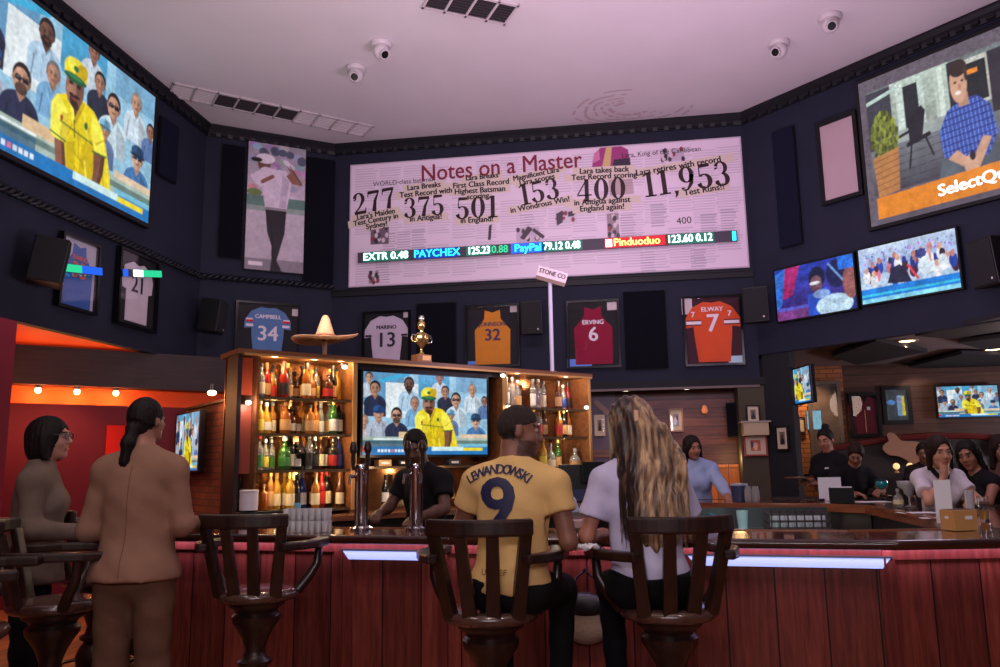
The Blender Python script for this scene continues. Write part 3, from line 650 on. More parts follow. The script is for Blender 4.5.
def porch(res=200):
    c = Canvas(1.78, res, (104, 94, 106)); c.X = c.X/.575
    c.rect(.08, .09, 3.2, .8, (118, 128, 130)); c.rect(.08, .1, .4, .5, (66, 66, 76))
    c.vgrad(.09, .45, (190, 206, 196), (150, 158, 150), .36, 1.0); c.rect(.42, .1, .5, .5, (206, 222, 214)); c.rect(.5, .14, .66, .42, (40, 44, 50)); c.rect(.66, .1, .72, .46, (196, 214, 206))
    c.line((.09, .17), (.42, .13), .025, (190, 214, 208)); c.rect(.84, .1, .98, .6, (188, 204, 194)); c.rect(.88, .1, .93, .6, (220, 232, 220)); c.rect(.98, .1, 1.1, .5, (46, 46, 54))
    c.rect(1.1, .12, 1.38, .42, (200, 200, 192)); c.rect(1.125, .15, 1.36, .4, (36, 42, 46)); c.rect(1.18, .19, 1.28, .22, (230, 140, 50)); c.noise(.1, 6)
    c.rect(.36, .42, .98, .5, (160, 170, 168)); c.rect(1.38, .12, 3.2, .6, (54, 52, 60)); c.rect(1.7, .1, 1.8, .7, (196, 208, 200)); c.rect(2.1, .14, 2.5, .55, (180, 190, 186)); c.rect(2.14, .18, 2.46, .52, (44, 50, 56)); c.rect(1.42, .5, 1.56, .58, (190, 90, 60))
    c.vgrad(.5, .8, (120, 124, 132), (70, 70, 80), .08, 2.8)
    for i in range(6): c.line((.3, .54+i*.05), (1.2, .52+i*.05), .004, (60, 60, 68))
    # chair
    c.poly([(.52, .36), (.68, .3), (.72, .34), (.66, .52), (.52, .54)], (34, 36, 42)); c.line((.5, .53), (.74, .5), .03, (30, 32, 38)); c.line((.54, .54), (.5, .68), .02, (30, 32, 38)); c.line((.7, .52), (.76, .64), .02, (30, 32, 38)); c.line((.42, .46), (.56, .44), .02, (30, 32, 38))
    # planter
    for i in range(260):
        a, r_ = RNG.uniform(0, 2*PI), math.sqrt(RNG.uniform(0, 1)); x, y = .25+.15*r_*math.cos(a), .43+.17*r_*math.sin(a)
        g = RNG.uniform(.5, 1.2); c.ell(x, y, .018, .02, (int(126*g), int(136*g), int(56*g)))
    c.poly([(.1, .55), (.4, .52), (.37, .8), (.13, .82)], (188, 128, 76))
    for i in range(6): c.line((.11, .58+i*.04), (.39, .555+i*.04), .006, (140, 90, 52))
    # man in a blue checked shirt, sitting, hands clasped
    c.poly([(.76, .88), (.84, .7), (1.0, .66), (1.1, .72), (1.1, .88)], (92, 102, 112)); c.poly([(1.1, .86), (1.2, .66), (1.4, .7), (1.5, .88)], (84, 92, 102))
    c.poly([(.84, .52), (.94, .4), (1.08, .36), (1.24, .36), (1.36, .44), (1.4, .62), (1.3, .74), (.98, .74), (.86, .68)], (58, 86, 176))
    m0 = c.a.copy()
    for i in range(16): c.line((.8+i*.04, .34), (.84+i*.04, .78), .008, (126, 150, 220))
    for i in range(10): c.line((.8, .38+i*.04), (1.45, .36+i*.04), .008, (34, 54, 130))
    msk = np.abs(m0-np.array([lin(58), lin(86), lin(176)])).sum(-1) > .02; c.a[msk] = m0[msk]
    c.poly([(.9, .7), (1.0, .66), (1.14, .76), (1.1, .8)], (206, 158, 132)); c.poly([(1.34, .64), (1.26, .62), (1.12, .76), (1.18, .82)], (206, 158, 132)); c.ell(1.12, .77, .07, .06, (214, 168, 142)); c.ell(1.14, .72, .03, .03, (40, 40, 48))
    c.rect(1.06, .32, 1.16, .4, (190, 142, 116)); c.ell(1.08, .25, .085, .125, (212, 164, 138)); c.ell(1.09, .155, .09, .055, (56, 46, 42)); c.ell(1.158, .2, .016, .05, (70, 56, 50)); c.ell(1.05, .24, .014, .008, (50, 34, 30)); c.ell(1.12, .24, .014, .008, (50, 34, 30)); c.ell(1.07, .31, .03, .012, (240, 230, 226)); c.ell(1.09, .275, .014, .02, (190, 134, 112))
    c.poly([(.1, .82), (3.2, .77), (3.2, .97), (.1, .97)], (232, 138, 40)); c.rect(.08, .96, 2.87, 1, (96, 88, 100))
    c.noise(.04, 2)
    return c
def players(res=90):
    c = Canvas(1.35, res, (30, 44, 120)); c.vgrad(0, .8, (36, 60, 170), (60, 40, 120)); c.poly([(.2, 0), (.46, 0), (.3, .55), (.12, .6)], (170, 40, 110)); c.poly([(0, .1), (.2, .0), (.1, .7), (0, .8)], (50, 110, 210))
    c.rect(0, .8, .7, 1, (120, 60, 130)); c.rect(0, .76, .6, .82, (90, 90, 200))
    c.ell(.74, .3, .14, .2, (20, 24, 60)); c.ell(.72, .42, .1, .16, (120, 80, 96)); c.ell(.7, .4, .09, .03, (240, 240, 250)); c.poly([(.56, .6), (.9, .5), (1.05, .8), (1.0, 1), (.56, 1)], (40, 80, 200)); c.ell(.8, .62, .14, .08, (140, 170, 230))
    c.ell(1.08, .3, .18, .26, (24, 30, 80)); c.line((.95, .1), (1.2, .5), .03, (120, 170, 240)); c.ell(1.0, .86, .3, .2, (190, 220, 245)); c.ell(1.28, .5, .12, .3, (150, 90, 90)); c.rect(1.1, 0, 1.35, .25, (40, 110, 220))
    c.noise(.12, 5); return c
def stand(res=100):
    c = Canvas(1.75, res, (190, 214, 242)); c.vgrad(0, .5, (200, 218, 246), (150, 180, 236))
    for i in range(150): c.ell(RNG.uniform(.1, 1.7), RNG.uniform(.1, .5), .015, .02, (int(RNG.uniform(90, 220)), int(RNG.uniform(90, 200)), 220))
    for i in range(30):
        x, y = RNG.uniform(.05, 1.7), RNG.uniform(.35, .66); k = RNG.choice(4)
        c.ell(x, y, .07, .12, [(40, 70, 170), (220, 120, 140), (240, 240, 250), (70, 40, 60)][k]); c.ell(x, y-.12, .04, .06, [(190, 130, 120), (60, 40, 50), (220, 170, 150), (40, 60, 150)][k])
    c.poly([(.5, .7), (.6, .45), (.75, .4), (.85, .5), (.95, .75)], (40, 40, 70)); c.ell(1.15, .3, .08, .09, (60, 70, 140)); c.ell(1.2, .52, .13, .16, (220, 236, 250)); c.line((.9, .45), (1.05, .7), .04, (230, 70, 90)); c.ell(1.3, .2, .05, .07, (200, 140, 140)); c.line((1.28, .25), (1.3, .45), .04, (210, 150, 150)); c.ell(1.5, .35, .05, .07, (50, 40, 60)); c.ell(1.5, .52, .08, .14, (230, 240, 255))
    c.rect(0, .74, 1.75, .92, (30, 130, 226)); c.rect(0, .84, 1.75, .88, (60, 200, 240)); c.rect(0, .92, 1.75, 1, (140, 220, 250)); c.noise(.08, 4); return c
def golfer(res=200):
    c = Canvas(.47, res, (206, 190, 206)); c.vgrad(0, .4, (150, 148, 158), (200, 184, 200))
    for i in range(40): c.ell(RNG.uniform(0, .47), RNG.uniform(0, .38), .04, .025, tuple(int(v*RNG.uniform(.75, 1.1)) for v in (186, 176, 190)))
    for i in range(8): c.ell(RNG.uniform(0, .47), RNG.uniform(.05, .15), .035, .03, (86, 92, 112))
    c.rect(0, .42, .47, .5, (96, 132, 122)); c.rect(0, .5, .47, .54, (150, 166, 160)); c.ell(.06, .4, .06, .03, (116, 136, 84)); c.vgrad(.54, 1, (198, 186, 196), (186, 172, 186)); c.rect(0, .91, .47, 1, (120, 112, 120), .8)
    # white-shirted golfer holding the club over the shoulder
    c.poly([(.15, .52), (.32, .52), (.31, .7), (.24, .96), (.31, 1), (.2, 1), (.22, .84), (.17, .7)], (36, 30, 40)); c.poly([(.2, .6), (.24, .9), (.29, .98), (.24, 1), (.21, .92)], (24, 20, 28))
    c.poly([(.06, .24), (.16, .2), (.3, .2), (.36, .26), (.32, .52), (.15, .52), (.12, .36), (.07, .33)], (222, 206, 222)); c.poly([(.28, .24), (.34, .28), (.31, .5), (.26, .5)], (196, 180, 200))
    c.poly([(.02, .27), (.1, .23), (.14, .3), (.06, .33)], (222, 206, 222)); c.poly([(.36, .2), (.42, .3), (.36, .3), (.31, .24)], (150, 100, 84)); c.line((.42, .29), (.33, .16), .035, (150, 100, 84)); c.line((.12, .31), (.2, .26), .03, (140, 92, 76)); c.line((.3, .13), (.36, .17), .035, (226, 214, 226))
    c.ell(.13, .17, .05, .06, (120, 78, 64)); c.ell(.14, .125, .075, .04, (232, 222, 230)); c.ell(.07, .14, .045, .018, (36, 30, 36)); c.ell(.15, .22, .05, .03, (222, 206, 222)); c.line((.34, .16), (.44, .3), .008, (60, 60, 66))
    c.rect(.15, .505, .32, .525, (150, 140, 148)); c.rect(.03, .935, .14, .965, (226, 214, 222)); c.noise(.02, 2); return c
# ================================================================== THINGS ON THE WALLS
W_LEFT = (P_L2, 90); W_COR = (P_L2, CHD); W_BACK = (P_R1, 0); W_RIGHT = (P_R1, -45)
def wrect(pts, W, out=0):
    """centre, width, height and turn of the wall rectangle whose corners show at four picture points (tl, tr, br, bl)"""
    p, deg = W; a = R(deg); d = Vector((math.cos(a), math.sin(a), 0)); n = Vector((math.sin(a), -math.cos(a), 0))
    q = [on_wall(x, y, (p[0]+n.x*out, p[1]+n.y*out), deg) for x, y in pts]
    t = [v.dot(d) for v in q]; l = (t[0]+t[3])/2; r = (t[1]+t[2])/2; zt = (q[0].z+q[1].z)/2; zb = (q[2].z+q[3].z)/2
    c = sum(q, Vector())/4; c = c+d*((l+r)/2-c.dot(d)); c.z = (zt+zb)/2
    return c, abs(r-l), zt-zb, a
def frame_into(mb, w, h, e, y0, y1):
    for x, z, a, b in ((0, h/2-e/2, w, e), (0, -h/2+e/2, w, e), (-w/2+e/2, 0, e, h-2*e), (w/2-e/2, 0, e, h-2*e)): mb.box((x, (y0+y1)/2, z), (a, abs(y1-y0), b))
    return mb
def glass_mat(name, tint=(1, 1, 1, 1), refl=.9, rough=.02):
    if name in MATS: return MATS[name]
    m = bpy.data.materials.new(name); m.use_nodes = True; MATS[name] = m; nt = m.node_tree; nt.nodes.clear(); L = nt.links.new
    o = nt.nodes.new('ShaderNodeOutputMaterial'); t = nt.nodes.new('ShaderNodeBsdfTransparent'); g = nt.nodes.new('ShaderNodeBsdfGlossy'); x = nt.nodes.new('ShaderNodeMixShader'); f = nt.nodes.new('ShaderNodeLayerWeight'); pw = nt.nodes.new('ShaderNodeMath'); pw.operation = 'POWER'; pw.inputs[1].default_value = 4.5; ma = nt.nodes.new('ShaderNodeMath'); ma.operation = 'MULTIPLY_ADD'; ma.inputs[1].default_value = .9; ma.inputs[2].default_value = .035
    t.inputs['Color'].default_value = tint; g.inputs['Roughness'].default_value = rough; g.inputs['Color'].default_value = (refl,)*3+(1,)
    L(f.outputs['Facing'], pw.inputs[0]); L(pw.outputs[0], ma.inputs[0]); L(ma.outputs[0], x.inputs[0]); L(t.outputs[0], x.inputs[1]); L(g.outputs[0], x.inputs[2]); L(x.outputs[0], o.inputs[0]); return m
pane = glass_mat('frame_glass')
bezel_m = mat('screen_bezel_black', rgb(12, 12, 14), .35, spec=.5)
def tv(name, label, canvas, c, w, h, rz, depth=.06, bez=.018, m=None, tilt=0, group=None, standoff=.0, mount=True):
    t = thing(name, label, 'screen', c, rz, group)
    if tilt: t.rotation_euler = (tilt, 0, rz)
    b = MB().box((0, -standoff-depth/2, 0), (w+2*bez, depth, h+2*bez)); b.build('housing', bezel_m, t, bevel=.006)
    frame_into(MB(), w+2*bez, h+2*bez, bez, -standoff-depth-.008, -standoff-depth+.001).build('bezel', bezel_m, t)
    canvas.grid('screen_picture', w, h, m or scr, t, y=-standoff-depth-.004)
    if standoff > .02 and mount:
        mb = MB().box((0, -.008, 0), (.3, .012, .3)).bar((0, -.01, 0), (0, -standoff, 0), .1, .12); mb.build('wall_bracket', black, t)
    return t
# big screens
c, w, h, a = wrect([(20, 0), (157, 97), (151, 227), (0, 165)], W_LEFT, .08)
q = on_wall(156.5, 97, (XL+.08, 0), 90); qb = on_wall(151, 227, (XL+.08, 0), 90); h = q.z-qb.z-.04; w = h*1.78
tv('projection_screen', 'huge wall screen showing a player in yellow leaning forward', CRICKET, (XL, q.y-w/2-.03, (q.z+qb.z)/2), w, h, a, .08, .05)
ql, qlb = on_wall(858, 85, W_RIGHT[0], -45), on_wall(870, 232, W_RIGHT[0], -45)
d45 = Vector((s2, -s2, 0)); h = ql.z-qlb.z-.06; w = h*1.78; c = (ql+qlb)/2+d45*(w/2+.05)
PORCH = porch().soften(1, .06)
t = tv('projection_screen', 'huge wall screen showing a man in a blue checked shirt on a porch', PORCH, c, w, h, R(-45), .07, .04)
mi = t.matrix_basis.inverted(); q0 = on_wall(941, 191, W_RIGHT[0], -45); l = mi @ q0
mb = MB(); text_into(mb, 'SelectQuote', .19, tx(-w/2+(l.x+w/2), -.0765, -h/2+.115*h, R(1)), offset=.008, align='LEFT')
mb.build('screen_lettering', mat('screen_white_light', rgb(250, 250, 250), .5, emit=rgb(255, 252, 246), es=.9), t)
c, w, h, a = wrect([(774.5, 271.5), (853, 253), (857, 308), (778.5, 321.7)], W_RIGHT, .1)
tv('television', 'wall television showing football players in blue and pink light', players().soften(3, .15), c+Vector((.07, .07, 0)), w, h, a, .06, .02, standoff=.04)
c, w, h, a = wrect([(858, 251), (954.5, 228), (962, 287), (863.5, 305)], W_RIGHT, .1)
tv('television', 'wall television showing a bright crowd above a blue band', stand().soften(2, .12), c+Vector((.07, .07, 0)), w, h, a, .06, .02, standoff=.04)
# golf poster, blank pale panel
c, w, h, a = wrect([(249, 141), (306, 151), (302, 275), (243.5, 268)], W_COR, .02)
t = thing('poster', 'tall framed poster of a golfer in white shirt and dark trousers', 'poster', c, a)
MB().box((0, -.015, 0), (w+.03, .028, h+.03)).build('frame', black, t)
golfer().soften(1, .05).grid('print', w, h, pap, t, y=-.031)
c, w, h, a = wrect([(821, 127), (857, 112), (860, 192), (824, 206)], W_RIGHT, .03)
t = thing('framed_panel', 'blank pale framed panel beside the porch screen', 'panel', c, a)
frame_into(MB(), w+.06, h+.06, .05, -.05, 0).build('frame', black, t)
MB().box((0, -.015, 0), (w, .02, h)).build('panel', mat('pale_pink_grey_panel', rgb(178, 152, 158), .5, vary=.04, vscale=3), t)

# ------------------------------------------------------------------ banner
bl, br = on_y(350.5, 288, YB-.03), on_y(747, 264, YB-.03); tl, tr = on_y(351, 168, YB-.03), on_y(740, 136, YB-.03)
bx0, bx1 = (bl.x+tl.x)/2, (br.x+tr.x)/2; bz0, bz1 = (bl.z+br.z)/2, (tl.z+tr.z)/2
BWd, BH = bx1-bx0, bz1-bz0; BC = Vector(((bx0+bx1)/2, YB-.03, (bz0+bz1)/2))
def bpt(px, py):
    q = on_y(px, py, YB-.03); return q.x-BC.x, q.z-BC.z
c = Canvas(BWd/BH, 230, (226, 206, 224))
def cpt(px, py):
    x, z = bpt(px, py); return (x+BWd/2)/BH, (BH/2-z)/BH
G1, G2 = (196, 178, 198), (168, 152, 172)
random.seed(3)
def col(px, py, w, n, g=G1, lh=.012):
    x, y = cpt(px, py)
    for i in range(n): c.rect(x, y+i*lh*1.7, x+w*(.8+.2*random.random()), y+i*lh*1.7+lh*.6, g)
for i in range(16):
    for j in range(3):
        col(356+i*24, 168+j*40-i*1.6+random.random()*8, .19, 10+random.randrange(6), G1)
for px, py in ((383, 234), (397, 232), (376, 262), (412, 230), (520, 215), (620, 215), (650, 205), (700, 215), (720, 210), (690, 250), (640, 252)): col(px, py, .12, 9, G2)
for (px, py, w, h2, g) in ((380, 235, .15, .15, (110, 92, 104)), (374, 277, .08, .1, (140, 122, 138)), (528, 235, .18, .12, (190, 172, 192)), (566, 216, .17, .12, (206, 190, 206)), (613, 226, .09, .2, (150, 130, 140)), (672, 155, .18, .1, (190, 172, 190))):
    x, y = cpt(px, py); c.rect(x-w/2, y-h2/2, x+w/2, y+h2/2, g)
    for k in range(14): c.ell(x+random.uniform(-.45, .45)*w, y+random.uniform(-.4, .4)*h2, .014, .02, random.choice([(70, 56, 70), (50, 40, 60), (140, 60, 70), (210, 190, 200)]))
# figures in the prints
for pts in ([(520, 238), (528, 226), (533, 229), (524, 240)], [(534, 228), (545, 236), (543, 239), (532, 231)], [(556, 214), (562, 211), (563, 222), (557, 226)], [(568, 212), (576, 210), (574, 216), (568, 217)], [(489, 226), (492, 224), (491, 240), (488, 240)]):
    c.poly([cpt(*q) for q in pts], (62, 46, 62))
# maroon capped figure behind the fourth figure
c.poly([cpt(*q) for q in ((592, 168), (594, 154), (602, 147), (618, 145), (628, 150), (630, 168))], (160, 58, 122)); c.poly([cpt(*q) for q in ((602, 168), (606, 148), (612, 146), (610, 168))], (206, 176, 120)); c.poly([cpt(*q) for q in ((592, 164), (594, 154), (599, 150), (600, 160))], (206, 120, 170)); c.poly([cpt(*q) for q in ((612, 168), (614, 160), (630, 158), (631, 170))], (52, 40, 60))
c.poly([cpt(*q) for q in ((608, 178), (632, 176), (634, 194), (610, 196))], (150, 120, 104), .6)
t = thing('banner', 'wide pale banner of cricket records and newspaper cuttings', 'banner', BC, 0)
MB().box((0, .012, 0), (BWd+.04, .03, BH+.04)).build('frame', mat('banner_edge', rgb(190, 172, 188), .5), t)
c.grid('print', BWd, BH, attr_mat('banner_print', 0, .38, .4), t, y=-.006)
ink = mat('print_dark_maroon_ink', rgb(46, 14, 24), .5); red_ink = mat('print_red_ink', rgb(128, 28, 52), .5); blk_ink = mat('print_black_ink', rgb(34, 24, 34), .5)
shade_strip = mat('print_cream_strip', rgb(216, 198, 186), .5)
def btext(mb, s, px, py, size, rot=0, **k):
    x, z = bpt(px, py); text_into(mb, s, size, tx(x, -.011, z, R(rot)), **k)
mb = MB(); btext(mb, 'Notes on a Master', 500, 167.5, .36, 1.2, offset=.004, sx=.87); mb.build('title_lettering', red_ink, t)
mb = MB(); st = MB()
def strip(s, px, py, size, rot):
    x, z = bpt(px, py); wd = len(s)*size*.5
    st.add([(-wd/2, -size*.48, 0), (wd/2, -size*.48, 0), (wd/2, size*.48, 0), (-wd/2, size*.48, 0)], [(0,1,2,3)], tx(x, -.0070-.00012*len(st.f), z, R(rot)))
    btext(mb, s, px, py, size, rot, offset=.0045, sx=.94)
HL = [("Lara's Maiden", 376, 214.5, .115, 7), ("Test Century in", 376, 220, .115, 7), ("Sydney!", 377, 225.5, .115, 7),
      ("Lara Breaks", 424, 186.5, .115, 3), ("Test Record with", 426, 193, .12, 2), ("in Antigua!", 426, 218, .12, 2),
      ("Lara Breaks", 482, 177, .11, 2), ("First Class Record", 481, 184, .12, 1), ("Highest Batsman", 480, 190.5, .12, 0), ("scoring", 478, 196.5, .12, 0), ("in England!", 477, 220, .12, 0),
      ("Magnificent Lara", 536, 174.5, .11, 8), ("Lara scores", 537, 180, .12, 8), ("in Wondrous Win!", 540, 205, .12, 8),
      ("Lara takes back", 604, 170.5, .12, -1), ("Test Record scoring", 604, 176.5, .12, -1), ("in Antigua against", 602, 201.5, .12, 0), ("England again!", 602, 208, .12, 0),
      ("Lara retires with record", 678, 166.5, .13, 6), ("Test Runs!!", 704, 190, .13, 6)]
for s, px, py, z, r_ in HL: strip(s, px, py, z, r_)
for s, px, py, z, r_ in (("Lara, King of the Caribbean", 661, 152.5, .1, 1), ("WORLD-class batsman", 404, 182, .1, 1), ("400", 684, 221, .14, 3)): btext(mb, s, px, py, z, r_)
st.build('headline_strip', shade_strip, t); mb.build('headline_lettering', blk_ink, t)
for s, px, py, hh, r_ in (('277', 374, 201, .34, 7), ('375', 424, 206.5, .32, 2), ('501', 477, 207.5, .34, 0), ('153', 539, 191.5, .33, 8), ('400', 601, 189.5, .34, 0), ('11,953', 686, 179, .37, 5)):
    x, z = bpt(px, py); mb = MB(); serif_digits(mb, s, hh, tx(x, -.0125, z, R(r_))); mb.build('number', ink, t)
# LED ticker in front of the banner
q0, q1 = on_y(358, 258, YB-.1), on_y(737, 236, YB-.1); L = q1.x-q0.x
t = thing('led_ticker', 'narrow LED ticker of coloured trade names crossing the banner', 'ticker', ((q0.x+q1.x)/2, YB-.1, (q0.z+q1.z)/2), 0)
t.rotation_euler = (0, -math.atan2(q1.z-q0.z, L), 0)
MB().box((0, .0, 0), (L, .03, .15)).build('housing', mat('ticker_grey_housing', rgb(70, 62, 78), .5), t)
for k in range(5): MB().box((-L/2+.3+k*(L-.6)/4, .037, 0), (.05, .05, .1)).build('bracket', black, t)
def led(name, r, g, b, e=1.6): return mat('led_'+name, rgb(r, g, b), .5, emit=rgb(r, g, b), es=e)
def tick(px, s, m, bg=None, sz=.155, wpx=0, sx=1):
    x = on_y(px, 248, YB-.1).x-(q0.x+q1.x)/2
    if bg: MB().box((x, -.016, 0), (wpx*L/377, .004, .145)).build('lit_block', bg, t)
    mb = MB(); text_into(mb, s, sz, tx(x, -.0195, 0), offset=.004, sx=sx); mb.build('lettering', m, t)
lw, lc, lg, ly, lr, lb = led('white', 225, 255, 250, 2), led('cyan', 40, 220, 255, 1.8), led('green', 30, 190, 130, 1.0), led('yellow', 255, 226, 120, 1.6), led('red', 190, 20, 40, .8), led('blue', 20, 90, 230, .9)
tick(386, 'EXTR 0.48', lw, led('dim_green', 30, 110, 90, .5), wpx=48); tick(437, 'PAYCHEX', lc, led('deep_blue', 10, 60, 160, .6), wpx=44)
tick(479, '125.23', lw, led('dim_green', 30, 110, 90, .5), wpx=26, sx=.8); tick(500, '0.88', lg, wpx=14, sx=.9); tick(528, 'PayPal', lc, lb, wpx=34); tick(562, '79.12 0.48', lw, led('dim_green', 30, 110, 90, .5), wpx=40, sx=.8)
MB().box((on_y(609, 248, YB-.1).x-(q0.x+q1.x)/2, -.017, 0), (.09, .006, .11)).build('lit_block', lw, t)
tick(637, 'Pinduoduo', ly, lr, wpx=62, sx=.96); tick(690, '123.60 0.12', lw, led('dim_green', 30, 110, 90, .5), wpx=46, sx=.85)
MB().box((L/2-.04, -.017, 0), (.05, .006, .13)).build('lit_block', lc, t)

# ------------------------------------------------------------------ framed jerseys
JER = {
 'tank': [(-.27, 0), (.27, 0), (.28, .62), (.2, .72), (.13, .82), (.12, .98), (.06, .96), (0, .93), (-.06, .96), (-.12, .98), (-.13, .82), (-.2, .72), (-.28, .62)],
 'sleeve': [(-.25, 0), (.25, 0), (.255, .5), (.34, .52), (.36, .72), (.3, .88), (.12, .97), (.05, .94), (0, .93), (-.05, .94), (-.12, .97), (-.3, .88), (-.36, .72), (-.34, .52), (-.255, .5)],
 'football': [(-.22, 0), (.22, 0), (.26, .4), (.27, .58), (.385, .56), (.38, .72), (.28, .9), (.12, .99), (0, .97), (-.12, .99), (-.28, .9), (-.38, .72), (-.385, .56), (-.27, .58), (-.26, .4)],
}
def cloth(name, r, g, b): return mat(name, rgb(r, g, b), .75, spec=.2, bump=.25, bscale=25, vary=.06, vscale=6)
def framed_jersey(label, pts, W, shape, jm, num, nm_col, name='', stripes=(), cert_or_glare=None, back=None, numsize=.34, nz=.42, namez=.72, fit=.97, glow=None, group='framed sports jerseys on the walls', extra=None, sn=None):
    c, w, h, a = wrect(pts, W, .03); t = thing('framed_jersey', label, 'framed jersey', c, a, group)
    frame_into(MB(), w, h, .03, -.06, 0).build('frame', black_gloss, t)
    MB().box((0, -.008, 0), (w-.05, .012, h-.05)).build('backing', back or mat('backing_black', rgb(22, 20, 26), .8), t)
    sc = (h-.08)*fit; sy = -sc/2-.01; kx = min(1.15, (w-.08)/(.74*sc) if shape != 'tank' else (w-.1)/(.62*sc))
    poly = [(x*sc*kx, sy+y*sc) for x, y in JER[shape]]
    M = Matrix(((1,0,0,0),(0,0,-1,-.016),(0,1,0,0),(0,0,0,1)))
    j = MB().prism(poly, 0, .012, M).build('jersey', jm, t, bevel=.004)
    for (x0, y0, x1, y1, m) in stripes:
        MB().box(((x0+x1)/2*sc*kx, -.0305, sy+(y0+y1)/2*sc), ((x1-x0)*sc*kx, .003, (y1-y0)*sc)).build('stripe', m, j)
    mb = MB(); text_into(mb, num, numsize*sc*1.35, tx(0, -.033, sy+nz*sc), offset=.008*sc); mb.build('number', nm_col, j)
    if name: mb = MB(); text_into(mb, name, .105*sc, tx(0, -.033, sy+namez*sc), offset=.003); mb.build('name_lettering', nm_col, j)
    for s_ in sn or (): mb = MB(); text_into(mb, s_[0], s_[3]*sc, tx(s_[1]*sc*kx, -.033, sy+s_[2]*sc), offset=.004); mb.build('sleeve_number', nm_col, j)
    for x, z, cw, ch, m in cert_or_glare or (): MB().box((x*w, -.02, z*h), (cw, .006, ch)).build('card', m, t)  # certificates, plus blue and cyan cards painted in as screen glare
    MB().box((0, -.048, 0), (w-.05, .003, h-.05)).build('glass', pane, t)
    return t, w, h
white_n = mat('number_white', rgb(232, 222, 232), .6); dark_n = mat('number_dark', rgb(28, 26, 44), .6); org_n = mat('number_orange', rgb(206, 92, 60), .6)
cardm = mat('certificate_paper', rgb(206, 190, 196), .6); glare_blue = mat('certificate_blue_print', rgb(84, 136, 232), .4)  # the blue one paints screen glare on the frame glass
framed_jersey('framed blue football jersey 34 above the liquor cabinet', [(237, 298), (301, 308), (297, 364), (232, 358)], W_COR, 'football', cloth('jersey_light_blue', 92, 128, 178), '34', white_n, 'CAMPBELL', cert_or_glare=[(.42, .36, .08, .1, cardm)],
    stripes=[(-.36, .6, -.24, .65, white_n), (.24, .6, .36, .65, white_n), (-.36, .69, -.24, .73, red_p), (.24, .69, .36, .73, red_p), (-.36, .73, -.25, .76, white_n), (.25, .73, .36, .76, white_n)], numsize=.3, nz=.46, namez=.8)
framed_jersey('framed white jersey 13 with dark sleeve bands', [(363, 312), (411, 311), (411, 368), (363, 370)], W_BACK, 'football', cloth('jersey_white', 200, 184, 204), '13', dark_n, 'MARINO', cert_or_glare=[(.42, .43, .1, .09, cardm)], stripes=[(-.37, .58, -.26, .62, dark_n), (.26, .58, .37, .62, dark_n)], numsize=.3, nz=.5, namez=.76)
framed_jersey('framed gold basketball vest 32 with purple figures', [(466, 307), (520, 303), (520, 366), (466, 369)], W_BACK, 'tank', cloth('jersey_gold', 214, 136, 44), '32', mat('number_purple', rgb(66, 40, 84), .6), 'JOHNSON', cert_or_glare=[(.4, .42, .11, .1, cardm), (-.38, -.42, .2, .05, glare_blue)], numsize=.22, nz=.52, namez=.72)
framed_jersey('framed maroon basketball vest 6 beside the white pole', [(567, 302), (620, 299), (620, 367), (567, 370)], W_BACK, 'tank', cloth('jersey_maroon', 142, 24, 56), '6', white_n, 'ERVING', cert_or_glare=[(.38, .4, .15, .11, cardm), (-.28, -.42, .34, .12, glare_blue)], numsize=.25, nz=.5, namez=.71, fit=.94)
framed_jersey('framed orange football jersey 7 with white sleeve bands', [(683, 298), (742, 294), (743, 365), (684, 367)], W_BACK, 'football', cloth('jersey_orange', 216, 84, 44), '7', white_n, 'ELWAY', cert_or_glare=[(-.42, .36, .14, .22, cardm), (.36, -.42, .2, .1, mat('card_cyan_white', rgb(170, 206, 220), .4))], back=mat('backing_maroon', rgb(58, 18, 34), .8),
    stripes=[(-.37, .62, -.16, .67, white_n), (.16, .62, .37, .67, white_n), (-.37, .67, -.16, .69, maroon), (.16, .67, .37, .69, maroon), (-.37, .6, -.16, .62, maroon), (.16, .6, .37, .62, maroon)], numsize=.3, nz=.62, namez=.86, fit=.95, sn=[('7', -.27, .78, .12), ('7', .24, .78, .12)])
t1, w1, h1 = framed_jersey('framed blue vest 33 in pale mount behind a wall speaker', [(60, 232), (98, 246), (92, 316), (53, 305)], W_LEFT, 'tank', cloth('jersey_royal_blue', 58, 96, 168), '33', org_n, 'EWING', back=mat('backing_pale', rgb(176, 172, 186), .7), numsize=.26, nz=.56, namez=.76, fit=.98)
t2, w2, h2 = framed_jersey('framed white baseball jersey 21 in a wide black frame', [(118, 247), (157, 262), (152, 334), (112, 323)], W_LEFT, 'sleeve', cloth('jersey_off_white', 206, 194, 206), '21', dark_n, numsize=.28, nz=.6, fit=.9)
for tt, ww, z0, z1, segs, lab in ((t1, w1, -.0, .1, ((0, .45, lg), (.45, 1, lb)), 'short blue and green LED strip crossing the framed blue vest'), (t2, w2, .13, .3, ((0, .12, lb), (.25, .5, lw), (.5, .75, lg), (.75, 1, lg)), 'short white and green LED strip crossing the framed baseball jersey')):  # lit strip, housing and brackets stand in for the ticker's reflection in the glass
    s_ = thing('led_ticker', lab, 'ticker', tt.matrix_basis @ Vector((0, -.085, (z0+z1)/2)), tt.rotation_euler.z)  # stands in for the ticker's reflection in the frame glass
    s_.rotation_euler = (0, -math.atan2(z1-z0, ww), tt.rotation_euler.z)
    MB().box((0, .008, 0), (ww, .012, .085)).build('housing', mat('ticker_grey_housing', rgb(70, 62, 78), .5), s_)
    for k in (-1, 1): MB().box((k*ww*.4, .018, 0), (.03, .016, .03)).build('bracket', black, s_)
    for u0, u1, m in segs: MB().box((-ww/2+(u0+u1)/2*ww, -.0, 0), ((u1-u0)*ww*.97, .006, .08)).build('lit_block', m, s_)

